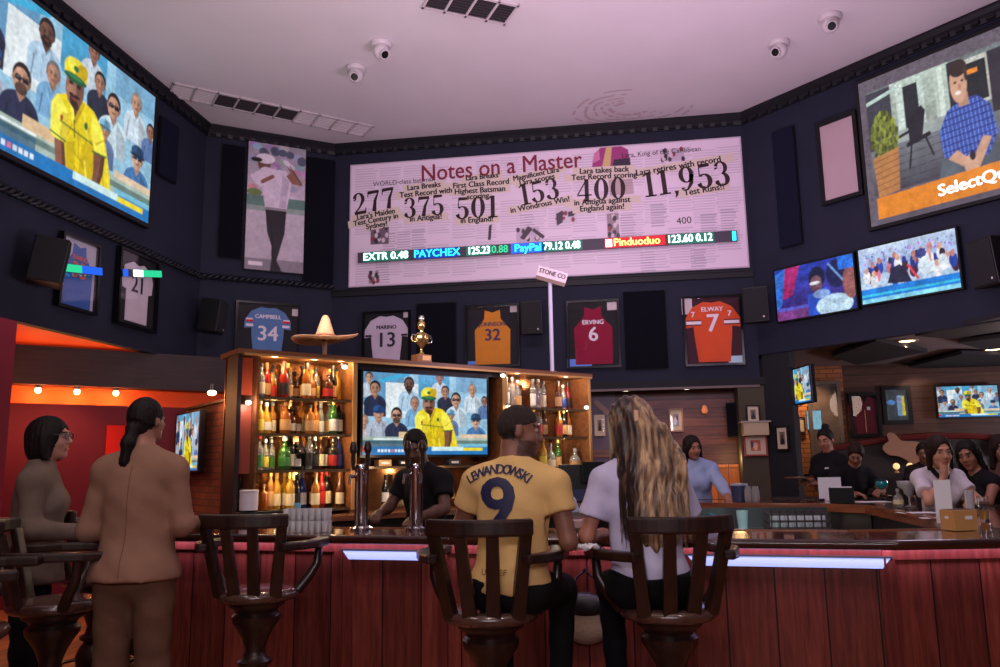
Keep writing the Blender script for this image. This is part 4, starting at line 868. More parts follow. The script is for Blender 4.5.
# ------------------------------------------------------------------ acoustic panels and speakers
foam = mat('acoustic_black_fabric', rgb(19, 19, 26), .95, spec=.05, bump=.4, bscale=120)
foam_n = mat('acoustic_navy_fabric', rgb(26, 28, 44), .95, spec=.05, bump=.4, bscale=120)
def panel(label, pts, W, m=foam, n=0):
    c, w, h, a = wrect(pts, W, .03)
    t = thing('acoustic_panel', label, 'acoustic panel', c, a, 'acoustic panels on the walls')
    MB().box((0, -.025, 0), (w, .045, h)).build('fabric_face', m, t, bevel=.012)
    frame_into(MB(), w+.012, h+.012, .008, -.028, -.002).build('edge_trim', black, t)
panel('narrow dark panel between the cricket screen and the golf poster', [(159, 117), (176, 127), (174, 183), (157, 175)], W_LEFT, foam_n)
panel('tall dark panel right beside the golf poster', [(222, 145), (244, 148), (242, 260), (219, 256)], W_COR, foam)
panel('black wall panel between jersey 13 and the gold vest', [(417, 305), (456, 302), (456, 362), (417, 364)], W_BACK)
panel('black wall panel between the maroon vest and jersey 7', [(624, 293), (666, 290), (667, 367), (625, 371)], W_BACK)
panel('tall navy panel between banner and porch screen', [(776, 133), (797, 125), (800, 244), (779, 250)], W_RIGHT, foam_n)
panel('tall black panel between the golf poster and the banner', [(306, 158), (334, 161), (333, 288), (303, 284)], W_COR, foam)
def speaker(label, pos, rz, w=.3, h=.42, d=.28, tilt=0, wall_at=None):
    t = thing('wall_speaker', label, 'speaker', pos, rz, 'loudspeakers bracketed to the walls')
    t.rotation_euler = (tilt, 0, rz)
    poly = [(-w/2, -d/2), (w/2, -d/2), (w*.33, d/2), (-w*.33, d/2)]
    MB().prism(poly, -h/2, h/2).build('cabinet', mat('speaker_black', rgb(20, 19, 22), .5), t, bevel=.012)
    MB().box((0, -d/2-.006, 0), (w*.92, .014, h*.92)).build('grille', mat('speaker_grille', rgb(26, 25, 28), .7, bump=.5, bscale=300), t, bevel=.005)
    mb = MB().sphere((w*.3, -d/2-.014, -h*.36), (.012, .004, .012)); mb.build('badge', cardm, t)
    if wall_at is not None:
        v = t.matrix_basis.inverted() @ Vector(wall_at)
        mb = MB().bar((0, d/2-.02, 0), v, .05, .05); mb.build('bracket', black, t)
    return t
p = on_wall(48, 262, (XL+.27, 0), 90)
speaker('black wall speaker covering one edge of the framed blue vest', p, R(90+38), .34, .44, .3, R(8), (XL+.01, p.y+.1, p.z))
q = on_wall(212, 316, (P_L2[0]+.2, P_L2[1]-.2), CHD)
speaker('black wall speaker between the baseball jersey and jersey 34', q, R(100), .3, .44, .28, R(8), (P_L2[0]+.09, P_L2[1]-.02+.05, q.z))
q = on_y(533, 318, YB-.22); speaker('small black wall speaker between gold and maroon vests', q, R(-4), .3, .46, .28, R(6), (q.x, YB-.01, q.z))
q = on_wall(757, 305, (P_R1[0]-.22, P_R1[1]-.22), -45); speaker('black wall speaker with blue lit edge beside jersey 7', q, R(-18), .32, .46, .28, R(6), (q.x+.16, q.y+.15, q.z))
q = on_wall(994, 262, (P_R1[0]-.2, P_R1[1]-.2), -45); speaker('black wall speaker under the porch screen near its far end', q, R(-70), .34, .5, .3, R(6), (q.x+.2, q.y+.15, q.z))
# ================================================================== THE BAR
bar_top = wood_mat('bar_top_varnish', rgb(66, 30, 24), rgb(104, 52, 40), 'X', 5, 10, .12, .6, coat=.6)
nos_m = wood_mat('bar_nosing_dark', rgb(38, 17, 13), rgb(62, 28, 20), 'X', 5, 10, .2, .5, coat=.3)
bar_front = wood_mat('bar_front_red_wood', rgb(82, 32, 27), rgb(130, 60, 48), 'Z', 5, 14, .35, .4, plank=.24)
steel = mat('brushed_steel', rgb(180, 180, 186), .28, 1)
steel_d = mat('dark_steel', rgb(84, 84, 90), .4, .8)
ZB = 1.07
FO = [(-2.95, 4.70), (-1.67, 4.52), (1.26, 4.14), (1.95, 4.25), (2.75, 5.0), (2.72, 7.9), (2.2, 8.35), (.5, 8.85)]
FI = [(-2.8, 5.25), (-1.6, 5.08), (1.2, 4.72), (1.7, 4.80), (1.95, 5.3), (2.02, 7.3), (1.75, 7.66), (.3, 8.1)]
t = thing('bar_counter', 'long dark wooden bar counter with red panelled front', 'bar counter', (0, 0, 0))
for i in range(7):
    MB().prism([FO[i], FO[i+1], FI[i+1], FI[i]], ZB-.04, ZB).build('countertop', bar_top, t)
def strip_along(P, z0, z1, th, inset):
    out = []
    for i in range(len(P)-1):
        a, b = Vector((*P[i], 0)), Vector((*P[i+1], 0)); d = (b-a); L = d.length; ang = math.atan2(d.y, d.x); out.append((a, L, ang))
    return out
for i, (a, L, ang) in enumerate(strip_along(FO, 0, 0, 0, 0)):
    mb = MB(); prof = [(.01, 1.025), (-.012, 1.03), (-.022, 1.045), (-.022, 1.06), (-.012, 1.071), (.01, 1.073)]; k = len(prof)
    vs = [(x, y, z) for x in (-.008, L+.008) for y, z in prof]; mb.add(vs, [(j, (j+1) % k, k+(j+1) % k, k+j) for j in range(k)]+[tuple(range(k))[::-1], tuple(range(k, 2*k))])
    mb.build('edge_nosing', nos_m, t, loc=a, rot=(0, 0, ang), auto=50)
    MB().box((L/2, .19, .5), (L, .05, 1.0)).build('front_panel', bar_front, t, loc=a, rot=(0, 0, ang))
    if i < 4:
        fr = MB(); fr.box((L/2, .155, .06), (L, .03, .12)); fr.box((L/2, .158, .99), (L, .022, .05))
        for x in ([.03, L-.03] if i != 1 else [.03, .62, 1.98, L-.03]): fr.box((x, .153, .5), (.055, .032, .95))
        fr.build('front_moulding', nos_m if 0 else wood_mat('bar_moulding_red_wood', rgb(74, 28, 25), rgb(110, 48, 40), 'Z', 5, 14, .3, .45), t, loc=a, rot=(0, 0, ang))
for i, (a, L, ang) in enumerate(strip_along(FI[::-1], 0, 0, 0, 0)):
    MB().box((L/2, .06, .5), (L, .04, .99)).build('inner_panel', steel_d if i < 3 else black, t, loc=a, rot=(0, 0, ang))
    MB().box((L/2, .0, ZB-.03), (L, .03, .07)).build('inner_lip', wood_mat('inner_lip_wood', rgb(110, 60, 40), rgb(150, 88, 58), 'X', 5, 10, .25, .5), t, loc=a, rot=(0, 0, ang))
# front panel ledges; the LED light on them is put in as a glow
ledge_glow = mat('led_blue_white', rgb(170, 190, 255), .4, emit=rgb(176, 200, 255), es=.55)  # glow put in for the LED light on the panel ledges
def lit_ledge(label, x0, x1):
    a, L, ang = strip_along(FO, 0, 0, 0, 0)[1]
    d = Vector((math.cos(ang), math.sin(ang), 0)); nrm = Vector((-math.sin(ang), math.cos(ang), 0))
    p = a+d*((x0+x1)/2)+nrm*.165; w = x1-x0
    s_ = thing('led_strip', label, 'light strip', (p.x, p.y, .955), ang, 'LED strips along the bar front')  # a panel ledge; its glow stands in for the LED light on it
    mb = MB(); e = .04
    mb.add([(-w/2, -.03, .02), (w/2, -.03, .02), (w/2-e, -.03, -.03), (-w/2+e, -.03, -.03), (-w/2, 0, .02), (w/2, 0, .02), (w/2-e, 0, -.03), (-w/2+e, 0, -.03)], [(0,1,2,3),(4,7,6,5),(0,4,5,1),(3,2,6,7),(0,3,7,4),(1,5,6,2)])
    mb.build('diffuser', ledge_glow, s_)
    mb = MB().box((0, -.016, .024), (w+.02, .034, .01)); mb.build('channel', steel_d, s_)
lit_ledge('bluish LED strip on the bar front beside the empty stool', .0, .6)
lit_ledge('bluish LED strip on the bar front right of the long-haired woman', 1.98, 2.95)

# ------------------------------------------------------------------ liquor cabinet
CB = Vector((-3.07, 6.03, 0)); CA = PI/4
CM = Matrix.Translation(CB) @ Matrix.Rotation(CA, 4, 'Z')
def cx_(px, py=430): 
    q = on_wall(px, py, (CB.x, CB.y), 45); return (q.x-CB.x)/s2
def cz_(px, py): return on_wall(px, py, (CB.x, CB.y), 45).z
Xa, Xb, Xc, Xd = 0.0, cx_(354), cx_(505), cx_(591)
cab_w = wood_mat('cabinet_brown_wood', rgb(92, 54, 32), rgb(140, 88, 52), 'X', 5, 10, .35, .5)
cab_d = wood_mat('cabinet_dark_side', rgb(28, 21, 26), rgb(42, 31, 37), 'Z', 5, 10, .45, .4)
gold = mat('gold_edge', rgb(196, 150, 92), .35, .4)
cab_back = mat('cabinet_mirror_back', rgb(150, 96, 60), .18, .75)
shelf_m = mat('shelf_brown_glass', rgb(96, 78, 56), .2, .2, spec=.6)
cab = thing('liquor_cabinet', 'big open wooden liquor cabinet with lit shelves around a television', 'cabinet', CB, CA)
def cbox(name, x0, x1, y0, y1, z0, z1, m, bevel=0): return MB().box(((x0+x1)/2, (y0+y1)/2, (z0+z1)/2), (x1-x0, y1-y0, z1-z0)).build(name, m, cab, bevel=bevel)
DEP = .42
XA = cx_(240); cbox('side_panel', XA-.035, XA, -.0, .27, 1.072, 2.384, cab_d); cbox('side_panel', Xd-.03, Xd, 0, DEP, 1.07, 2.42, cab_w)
cbox('top_panel', XA-.05, Xd+.02, -.03, DEP, 2.385, 2.425, cab_w)
cbox('back_panel', XA, Xd, DEP, DEP+.02, 1.07, 2.42, cab_back)
cbox('divider', Xb-.02, Xb+.02, 0, DEP, 1.07, 2.39, cab_w); cbox('divider', Xc-.03, Xc+.03, 0, DEP, 1.07, 2.39, cab_w)
cbox('gold_trim', XA, Xd, -.045, -.03, 2.372, 2.39, gold)
cbox('gold_trim', Xb-.02, Xb+.02, -.015, -.002, 1.1, 2.37, gold); cbox('gold_trim', Xc-.03, Xc+.03, -.015, -.002, 1.1, 2.37, gold); cbox('gold_trim', Xd-.03, Xd, -.015, -.002, 1.1, 2.37, gold)
# left bay with an angled red end board
XS = cx_(258)
cbox('end_board', XA+.005, XS-.025, .1, .12, 2.06, 2.37, mat('cabinet_red_board', rgb(190, 76, 44), .5)); cbox('end_board', XA+.005, XS-.025, .1, .12, 1.42, 1.98, mat('cabinet_rust_board', rgb(150, 70, 56), .4)); cbox('end_post', XS-.02, XS, 0, DEP, 1.1, 2.385, cab_w)
SZ = [2.045, 1.745, 1.445, 1.12]
for z in SZ: cbox('shelf', XS, Xb-.02, .02, DEP, z-.022, z, shelf_m)
for z in (2.04, 1.745, 1.4): cbox('shelf', Xc+.03, Xd-.03, .02, DEP, z-.022, z, shelf_m)
cbox('shelf', Xb+.02, Xc-.03, .02, DEP, 1.44, 1.462, shelf_m)
cbox('valance', Xb+.02, Xc-.03, .05, .07, 2.33, 2.385, cab_d)
# back counter under the cabinet
t = thing('back_bar_counter', 'dark back counter under the liquor cabinet', 'counter', CB, CA)
MB().box((1.65, .12, ZB-.02), (4.9, .9, .04)).build('countertop', wood_mat('back_bar_top', rgb(88, 52, 38), rgb(128, 80, 54), 'X', 5, 10, .2, .5), t)
MB().box((1.65, .2, .5), (4.8, .7, 1.02)).build('base_cabinet', mat('back_bar_dark', rgb(30, 22, 22), .5), t)
for k in range(6): MB().box((-.3+k*.8, -.158, .52), (.74, .02, .9)).build('door', mat('back_bar_door', rgb(40, 28, 26), .5), t, bevel=.004)
# television in the middle bay
tx0, tx1 = cx_(366), cx_(491); tz0, tz1 = cz_(430, 454.5), cz_(430, 374.5)
tv('television', 'television framed in the liquor cabinet, behind the beer taps', CRICKET, CM @ Vector(((tx0+tx1)/2, .14, (tz0+tz1)/2)), tx1-tx0, tz1-tz0, CA, .07, .022)

# ------------------------------------------------------------------ bottles
def gl(name, r, g, b, tr=.55, rough=.06): return mat('bottle_'+name, rgb(r, g, b), rough, trans=tr, spec=.6)
BG = {'amber': gl('amber', 186, 104, 34), 'brown': gl('brown', 92, 48, 26, .3), 'clear': gl('clear', 214, 216, 210, .75), 'green': gl('green', 62, 116, 44, .45), 'dark': gl('dark', 34, 30, 26, .15), 'blue': gl('blue', 50, 70, 150, .4), 'red': gl('red', 160, 34, 26, .4), 'gold': gl('gold', 222, 168, 52, .5), 'honey': gl('honey', 206, 130, 50, .5)}
LB = {'cream': mat('label_cream', rgb(220, 204, 168), .6), 'white': mat('label_white', rgb(226, 222, 214), .6), 'black': mat('label_black', rgb(28, 24, 24), .5), 'red': mat('label_red', rgb(176, 40, 32), .5), 'tan': mat('label_tan', rgb(190, 146, 96), .6), 'blue': mat('label_blue', rgb(70, 92, 170), .5), 'green': mat('label_green', rgb(60, 120, 52), .5), 'yellow': mat('label_yellow', rgb(222, 196, 70), .6)}
CP = {'black': mat('cap_black', rgb(24, 22, 24), .4), 'gold': mat('cap_gold', rgb(196, 158, 80), .3, .6), 'red': mat('cap_red', rgb(176, 34, 28), .4), 'silver': mat('cap_silver', rgb(190, 190, 196), .3, .7), 'cork': mat('cap_brown', rgb(120, 78, 48), .7)}
BS = {'tall': ([(.034, 0), (.037, .006), (.037, .17), (.034, .19), (.018, .215), (.0135, .235), (.0135, .285)], .1, .27), 'round': ([(.044, 0), (.047, .008), (.047, .12), (.042, .15), (.02, .175), (.015, .19), (.015, .235)], .065, .22),
      'wine': ([(.036, 0), (.0385, .006), (.0385, .175), (.034, .2), (.018, .235), (.0145, .25), (.0145, .3)], .1, .26), 'squat': ([(.05, 0), (.054, .01), (.056, .08), (.046, .12), (.022, .14), (.016, .15), (.016, .19)], .05, .175),
      'square': ([(.042, 0), (.045, .006), (.045, .165), (.04, .18), (.018, .2), (.014, .21), (.014, .25)], .09, .235), 'slim': ([(.028, 0), (.031, .005), (.031, .2), (.027, .22), (.013, .25), (.012, .26), (.012, .29)], .12, .275)}
BCACHE = {}
def bottle(label, loc, shape, glass, lab, cap, sc=1.0, group=None, rz=0):
    key = (shape, glass, lab, cap)
    if key not in BCACHE:
        prof, lh, nz = BS[shape]; n = 4 if shape == 'square' else 14
        mb = MB().lathe(prof, 14); b = mb.mesh('bottle_glass', BG[glass]); b.shade_smooth()
        r = max(p[0] for p in prof)+.0012; z0 = .03
        l = MB().lathe([(r, z0), (r, z0+lh)], 14, cap=False).mesh('bottle_label', LB[lab]) if lab else None
        if l: l.shade_smooth()
        rc = prof[-1][0]+.003; c = MB().lathe([(rc, nz), (rc, prof[-1][1]+.012), (rc*.8, prof[-1][1]+.016)], 10).mesh('bottle_cap', CP[cap])
        BCACHE[key] = (b, l, c)
    b, l, c = BCACHE[key]
    t = thing('liquor_bottle', label, 'bottle', loc, rz, group); t.scale = (sc, sc, sc)
    link('bottle_glass', b, t)
    if l: link('bottle_label', l, t)
    link('bottle_cap', c, t); return t
GW = {'amber': 'amber', 'brown': 'brown glass', 'clear': 'clear glass', 'green': 'green', 'dark': 'near black', 'blue': 'blue', 'red': 'red', 'gold': 'golden', 'honey': 'honey coloured'}
def row(where, group, z, x0, x1, specs, y=.12, back=None):
    n = len(specs)
    for i, (sh, g, l, c, s_) in enumerate(specs):
        x = x0+(x1-x0)*(i+.5)/n
        p = CM @ Vector((x, y+.055*((i*7) % 3), z+.0015))
        lab = '%s %s bottle, %s' % (ORD[i], GW[g], where)
        bottle(lab, p, sh, g, l, c, s_, group, CA)
T, Rr, Wn, Sq, Bx, Sl = 'tall', 'round', 'wine', 'squat', 'square', 'slim'
xl, xr = XS+.02, Xb-.03
row('top shelf, left bay of the liquor cabinet', 'bottles on the top shelf', SZ[0], xl, xr, [(T, 'clear', 'cream', 'black', .95), (Wn, 'red', 'tan', 'cork', .95), (T, 'honey', 'red', 'black', .85), (Wn, 'red', 'black', 'red', 1.0), (T, 'clear', 'tan', 'gold', .9), (Rr, 'brown', 'tan', 'black', 1.0), (Wn, 'amber', 'cream', 'black', 1.0), (Rr, 'amber', 'tan', 'gold', 1.05), (T, 'clear', 'yellow', 'black', .95), (Rr, 'brown', 'red', 'cork', 1.0), (Wn, 'dark', 'tan', 'black', 1.0), (T, 'gold', None, 'black', 1.0)])
row('second shelf down, left bay of the liquor cabinet', 'bottles on the second shelf', SZ[1], xl, xr, [(T, 'gold', 'yellow', 'silver', .9), (Rr, 'gold', 'white', 'silver', 1.05), (T, 'honey', 'cream', 'silver', .9), (Bx, 'amber', 'tan', 'cork', 1.0), (Rr, 'brown', 'cream', 'black', .95), (Rr, 'amber', 'cream', 'cork', .95), (Bx, 'honey', 'tan', 'black', .95), (T, 'amber', 'tan', 'cork', .95), (Wn, 'clear', 'white', 'silver', .9), (Wn, 'green', 'white', 'green' if 0 else 'gold', 1.0), (Wn, 'dark', 'cream', 'red', 1.0)])
row('third shelf down, left bay of the liquor cabinet', 'bottles on the third shelf', SZ[2], xl, xr, [(T, 'clear', 'green', 'red', .95), (T, 'clear', 'yellow', 'silver', .85), (T, 'clear', 'green', 'silver', .85), (Rr, 'green', 'green', 'silver', 1.1), (Wn, 'dark', 'cream', 'black', 1.0), (Rr, 'dark', 'white', 'black', .95), (Sl, 'clear', 'black', 'silver', .95), (Wn, 'dark', 'black', 'silver', .95), (Wn, 'brown', 'cream', 'gold', 1.0), (Bx, 'dark', 'red', 'black', 1.0), (T, 'blue', 'blue', 'blue' if 0 else 'silver', 1.0)])
row('bottom shelf, left bay of the liquor cabinet', 'bottles on the bottom shelf', SZ[3], xl+.05, xr, [(Bx, 'amber', None, 'cork', .8), (Sl, 'honey', 'tan', 'gold', 1.0), (Wn, 'gold', 'cream', 'gold', .98), (Wn, 'gold', 'cream', 'gold', .98), (T, 'dark', 'black', 'black', .95), (Wn, 'blue', 'white', 'silver', 1.0), (Wn, 'honey', 'cream', 'cork', .95), (T, 'red', 'red', 'red', 1.05), (Wn, 'dark', 'cream', 'red', 1.05), (Wn, 'brown', 'cream', 'cork', .95)])
for z, nm_, sp in ((SZ[0], 'top shelf', [(Wn, 'brown', 'tan', 'black', 1.0), (T, 'clear', 'red', 'black', 1.0), (Wn, 'amber', 'cream', 'gold', 1.05), (T, 'dark', 'tan', 'black', 1.05), (Wn, 'honey', None, 'cork', 1.0), (T, 'brown', 'cream', 'gold', 1.0)]), (SZ[1], 'second shelf down', [(T, 'clear', 'cream', 'black', 1.0), (T, 'clear', 'white', 'silver', 1.0), (Wn, 'brown', 'tan', 'black', 1.0), (T, 'honey', 'cream', 'red', 1.0), (Wn, 'dark', 'tan', 'black', 1.0), (T, 'clear', 'tan', 'silver', 1.0)]), (SZ[2], 'third shelf down', [(T, 'clear', 'white', 'silver', 1.0), (T, 'clear', 'cream', 'silver', 1.0), (Wn, 'dark', 'cream', 'red', 1.0), (T, 'clear', 'black', 'silver', 1.05), (Wn, 'honey', 'tan', 'gold', 1.0), (T, 'dark', 'white', 'red', 1.0)]), (SZ[3], 'bottom shelf', [(T, 'honey', 'cream', 'gold', 1.05), (T, 'clear', 'tan', 'black', 1.0), (T, 'gold', 'cream', 'gold', 1.0), (Wn, 'dark', 'white', 'black', 1.0), (Wn, 'dark', 'cream', 'red', 1.0), (Wn, 'brown', 'tan', 'cork', 1.0)])):
    n = len(sp)
    for i, (sh_, g, l, c, s_) in enumerate(sp): bottle('%s %s back-row bottle, %s of the left bay' % (ORD[i], GW[g], nm_), CM @ Vector((xl+(xr-xl)*(i+.8)/n-.03, .325, z+.0015)), sh_, g, l, c, s_, 'bottles in the back rows', CA)
xl2, xr2 = Xc+.06, Xd-.2
row('upper shelf, right bay of the liquor cabinet', 'bottles on the far upper shelf', 2.04, xl2, Xd-.06, [(Sl, 'clear', 'white', 'silver', 1.0), (Sl, 'clear', None, 'silver', 1.05), (T, 'clear', 'tan', 'silver', 1.0), (Sl, 'clear', 'white', 'silver', 1.0), (T, 'clear', None, 'silver', 1.05), (Sl, 'clear', 'cream', 'black', 1.0), (T, 'brown', 'tan', 'black', 1.0), (T, 'clear', 'blue', 'silver', .9), (Wn, 'red', 'black', 'black', 1.0)])
row('middle shelf, right bay of the liquor cabinet', 'bottles on the far middle shelf', 1.745, xl2, Xd-.06, [(T, 'clear', 'white', 'black', .95), (Rr, 'clear', None, 'silver', .95), (T, 'clear', 'green', 'silver', .95), (T, 'green', 'green', 'gold', .95), (T, 'clear', 'red', 'black', 1.0), (Wn, 'brown', 'tan', 'black', 1.0), (T, 'honey', 'red', 'gold', 1.0), (Wn, 'dark', 'tan', 'gold', 1.0), (T, 'amber', 'cream', 'cork', 1.0)])
row('lowest shelf, right bay of the liquor cabinet', 'bottles on the far lowest shelf', 1.4, xl2, Xd-.06, [(Rr, 'dark', 'black', 'black', 1.0), (T, 'clear', 'green', 'silver', 1.05), (Rr, 'brown', 'tan', 'black', 1.1), (T, 'gold', 'yellow', 'gold', 1.1), (Rr, 'clear', 'cream', 'black', 1.1), (T, 'green', 'tan', 'gold', 1.05), (Sq, 'clear', 'tan', 'silver', 1.1)])
row('under the television in the liquor cabinet', 'small bottles under the framed television', 1.12, Xb+.3, Xc-.1, [(Wn, 'dark', 'white', 'black', .85), (T, 'clear', 'black', 'black', .85), (Wn, 'dark', 'tan', 'black', .9), (Wn, 'dark', 'white', 'black', .85), (T, 'dark', 'cream', 'black', .8), (Rr, 'brown', 'tan', 'black', .8), (T, 'clear', 'cream', 'black', .85), (Wn, 'dark', 'black', 'red', .85)])
# odd things in the middle bay
for i, (x, z, m, lab) in enumerate(((Xb+.35, 1.463, LB['tan'], 'small tan box on the shelf under the framed television'), (Xb+.55, 1.463, black, 'small black box on the shelf under the framed television'), (Xb+1.1, 1.463, steel_d, 'grey receiver box on the shelf under the framed television'))):
    p = CM @ Vector((x, .12, z)); b = thing('box', lab, 'box', p, CA)
    MB().box((0, 0, .03), (.13, .1, .058)).build('body', m, b, bevel=.006); MB().box((0, -.052, .03), (.08, .004, .02)).build('front_plate', LB['white'], b)
# ================================================================== BAR STOOLS
stool_w = wood_mat('stool_dark_wood', rgb(28, 16, 13), rgb(52, 31, 24), 'Z', 6, 8, .35, .4, coat=.15)
seat_w = wood_mat('stool_seat_wood', rgb(58, 38, 32), rgb(92, 64, 54), 'Y', 6, 8, .2, .6, coat=.5)
def curved_plank(mb, pts, w, t):
    """plank following pts (centre line), width w in plan along its side, thickness t in z"""
    P = [Vector(p) for p in pts]; vs = []; n = len(P); fs = []
    for i, p in enumerate(P):
        d = (P[min(i+1, n-1)]-P[max(i-1, 0)]); d.z = 0; d.normalize(); nn = Vector((-d.y, d.x, 0)); ww = w[i] if isinstance(w, list) else w
        for a, b in ((-1, -1), (1, -1), (1, 1), (-1, 1)): vs.append(p+nn*a*ww/2+Vector((0, 0, b*t/2)))
    for i in range(n-1):
        for k in range(4): fs.append((i*4+k, i*4+(k+1) % 4, i*4+4+(k+1) % 4, i*4+4+k))
    fs += [(3, 2, 1, 0), tuple((n-1)*4+k for k in range(4))]
    return mb.add(vs, fs)
def stool(label, x, y, rz, floor_z=0):
    t = thing('bar_stool', label, 'bar stool', (x, y, floor_z), rz, 'wooden captain stools along the bar')
    # turned pedestal on a four-footed base
    MB().lathe([(.1, .06), (.115, .09), (.1, .12), (.06, .15), (.052, .2), (.075, .25), (.1, .3), (.105, .36), (.085, .41), (.06, .44), (.085, .455), (.09, .475), (.06, .49), (.05, .53), (.07, .59), (.1, .64), (.122, .67), (.126, .7), (.108, .718), (.115, .735), (.145, .752), (.15, .776)], 22).build('pedestal', stool_w, t, auto=50)
    for k in range(4):
        a = PI/4+k*PI/2; mb = MB(); pts = [(math.cos(a)*r, math.sin(a)*r, z) for r, z in ((.07, .14), (.14, .12), (.22, .07), (.29, .035))]
        mb.tube(pts, [.04, .038, .034, .03], 8); mb.build('foot', stool_w, t, auto=50)
    ring = [(.24*math.cos(a), .24*math.sin(a), .3) for a in np.linspace(0, 2*PI, 24, endpoint=False)]
    mb = MB().tube(ring, .012, 8, True)
    for k in range(4):
        a = k*PI/2; mb.cyl((.08*math.cos(a), .08*math.sin(a), .3), (.24*math.cos(a), .24*math.sin(a), .3), .009)
    mb.build('foot_ring', mat('footring_brass', rgb(120, 92, 60), .35, .8), t, auto=50)
    # seat
    MB().lathe([(.17, .775), (.195, .78), (.212, .793), (.215, .812), (.206, .827), (.18, .834), (.1, .826), (.0, .822)], 32, cap=False).build('seat', seat_w, t, auto=50)
    zt = 1.195
    for s_ in (-1, 1):
        mb = MB().bar((s_*.145, -.135, .81), (s_*.2, -.225, 1.17), .062, .04, up=(s_*.5, -1, 0), w2=.05); mb.build('back_post', stool_w, t, bevel=.006)
        mb = MB().bar((s_*.05, -.18, .81), (s_*.07, -.285, 1.17), .064, .026, up=(0, -1, 0), w2=.052); mb.build('slat', stool_w, t, bevel=.005)
        pts = [(s_*(.2), -.24, 1.065), (s_*.255, -.14, 1.062), (s_*.3, -.02, 1.06), (s_*.3, .14, 1.058), (s_*.27, .27, 1.056)]
        mb = MB(); curved_plank(mb, pts, [.05, .06, .068, .085, .07], .042); mb.build('armrest', stool_w, t, bevel=.01)
        MB().tube([(s_*.292, .12, 1.045), (s_*.287, .115, .95), (s_*.255, .09, .89), (s_*.195, .06, .81)], [.02, .024, .026, .028], 10).build('arm_spindle', stool_w, t, auto=50)
    mb = MB(); pts = [(x_, -.215-.085*(1-(x_/.228)**2), zt) for x_ in np.linspace(-.228, .228, 13)]
    curved_plank(mb, pts, .04, .072); mb.build('top_rail', stool_w, t, bevel=.012)
    return t
def place(px, D, zc=.8):
    q = at_d(px, 500, D); return q.x, q.y
sx_, sy_ = place(260, 4.3); STOOL0 = stool('empty dark wooden bar stool between the woman in tan and the bar', sx_, sy_, R(5))
sx_, sy_ = place(489, 3.62); stool('dark wooden bar stool with the jersey wearer sitting on it', sx_, sy_, R(-2)); MAN_AT = (sx_, sy_)
sx_, sy_ = place(663, 3.62); stool('dark wooden bar stool with the long-haired woman sitting on it', sx_, sy_, R(15)); WOM_AT = (sx_, sy_)
sx_, sy_ = place(62, 4.05); stool('dark wooden bar stool seen side-on, in front of the woman in glasses', sx_, sy_, R(-60))
sx_, sy_ = place(-38, 3.35); stool('dark wooden bar stool cut off by the edge beside the side-on stool', sx_, sy_, R(-60))
sx_, sy_ = place(104, 5.0); stool('dark wooden bar stool half hidden behind the woman in tan', sx_, sy_, R(-40))
# ================================================================== PEOPLE
def V3(*a): return np.array(a, float)
def rotm(yaw=0, pitch=0, roll=0):
    return np.array(Euler((R(pitch), R(roll), R(yaw)), 'XYZ').to_matrix())
def basis(up, fwd):
    z = np.array(up, float); z /= np.linalg.norm(z); y = np.array(fwd, float); y = y-z*(y@z); y /= np.linalg.norm(y)
    return np.stack([np.cross(y, z), y, z], 1)
def body_mat(name, bump=.05): return attr_mat(name, 0, .5, .35, bump, 60)
def cloth_mat(name, r, g, b, rough=.8, bump=.35, bscale=14): return mat(name, rgb(r, g, b), rough, spec=.15, bump=bump, bscale=bscale, vary=.08, vscale=7)
class Pose:
    """joints in a frame facing +Y, +X the person's right hand side; P: pelvis centre; lean: degrees forward; all for a height factor S"""
    def __init__(s, pel, lean=0, side=0, twist=0, S=1.0, sw=.19, hips=.095, head=(0, 0, 0), neck_fwd=.03):
        s.S = S; s.pel = V3(*pel); M = rotm(twist) @ rotm(0, -lean, side); s.T = M
        L = lambda x, y, z: s.pel+M @ (V3(x, y, z)*S)
        s.L = L; s.belly = L(0, .01, .15); s.chest = L(0, .0, .34); s.nb = L(0, -.005, .525)
        s.sh = {1: L(sw, -.01, .455), -1: L(-sw, -.01, .455)}
        s.hc = L(0, neck_fwd, .7); s.H = M @ rotm(*head); s.Hs = S*1.0
        s.hip = {1: s.pel+rotm(twist) @ V3(hips, 0, -.03)*S, -1: s.pel+rotm(twist) @ V3(-hips, 0, -.03)*S}
        s.el = {}; s.ha = {}; s.kn = {}; s.an = {}; s.toe = {}; s.hd = {}; s.hn = {}; s.curl = {}
    def arm(s, side, el, ha, hd=None, hn=(0, 0, 1), curl=.5):
        s.el[side] = V3(*el); s.ha[side] = V3(*ha)
        d = s.ha[side]-s.el[side] if hd is None else V3(*hd); s.hd[side] = d/np.linalg.norm(d); s.hn[side] = V3(*hn); s.curl[side] = curl
    def leg(s, side, kn, an, toe=None):
        s.kn[side] = V3(*kn); s.an[side] = V3(*an); s.toe[side] = V3(*(toe or (an[0], an[1]+.2, an[2]-.05)))
    def head_pt(s, x, y, z): return s.hc+s.H @ (V3(x, y, z)*s.Hs)
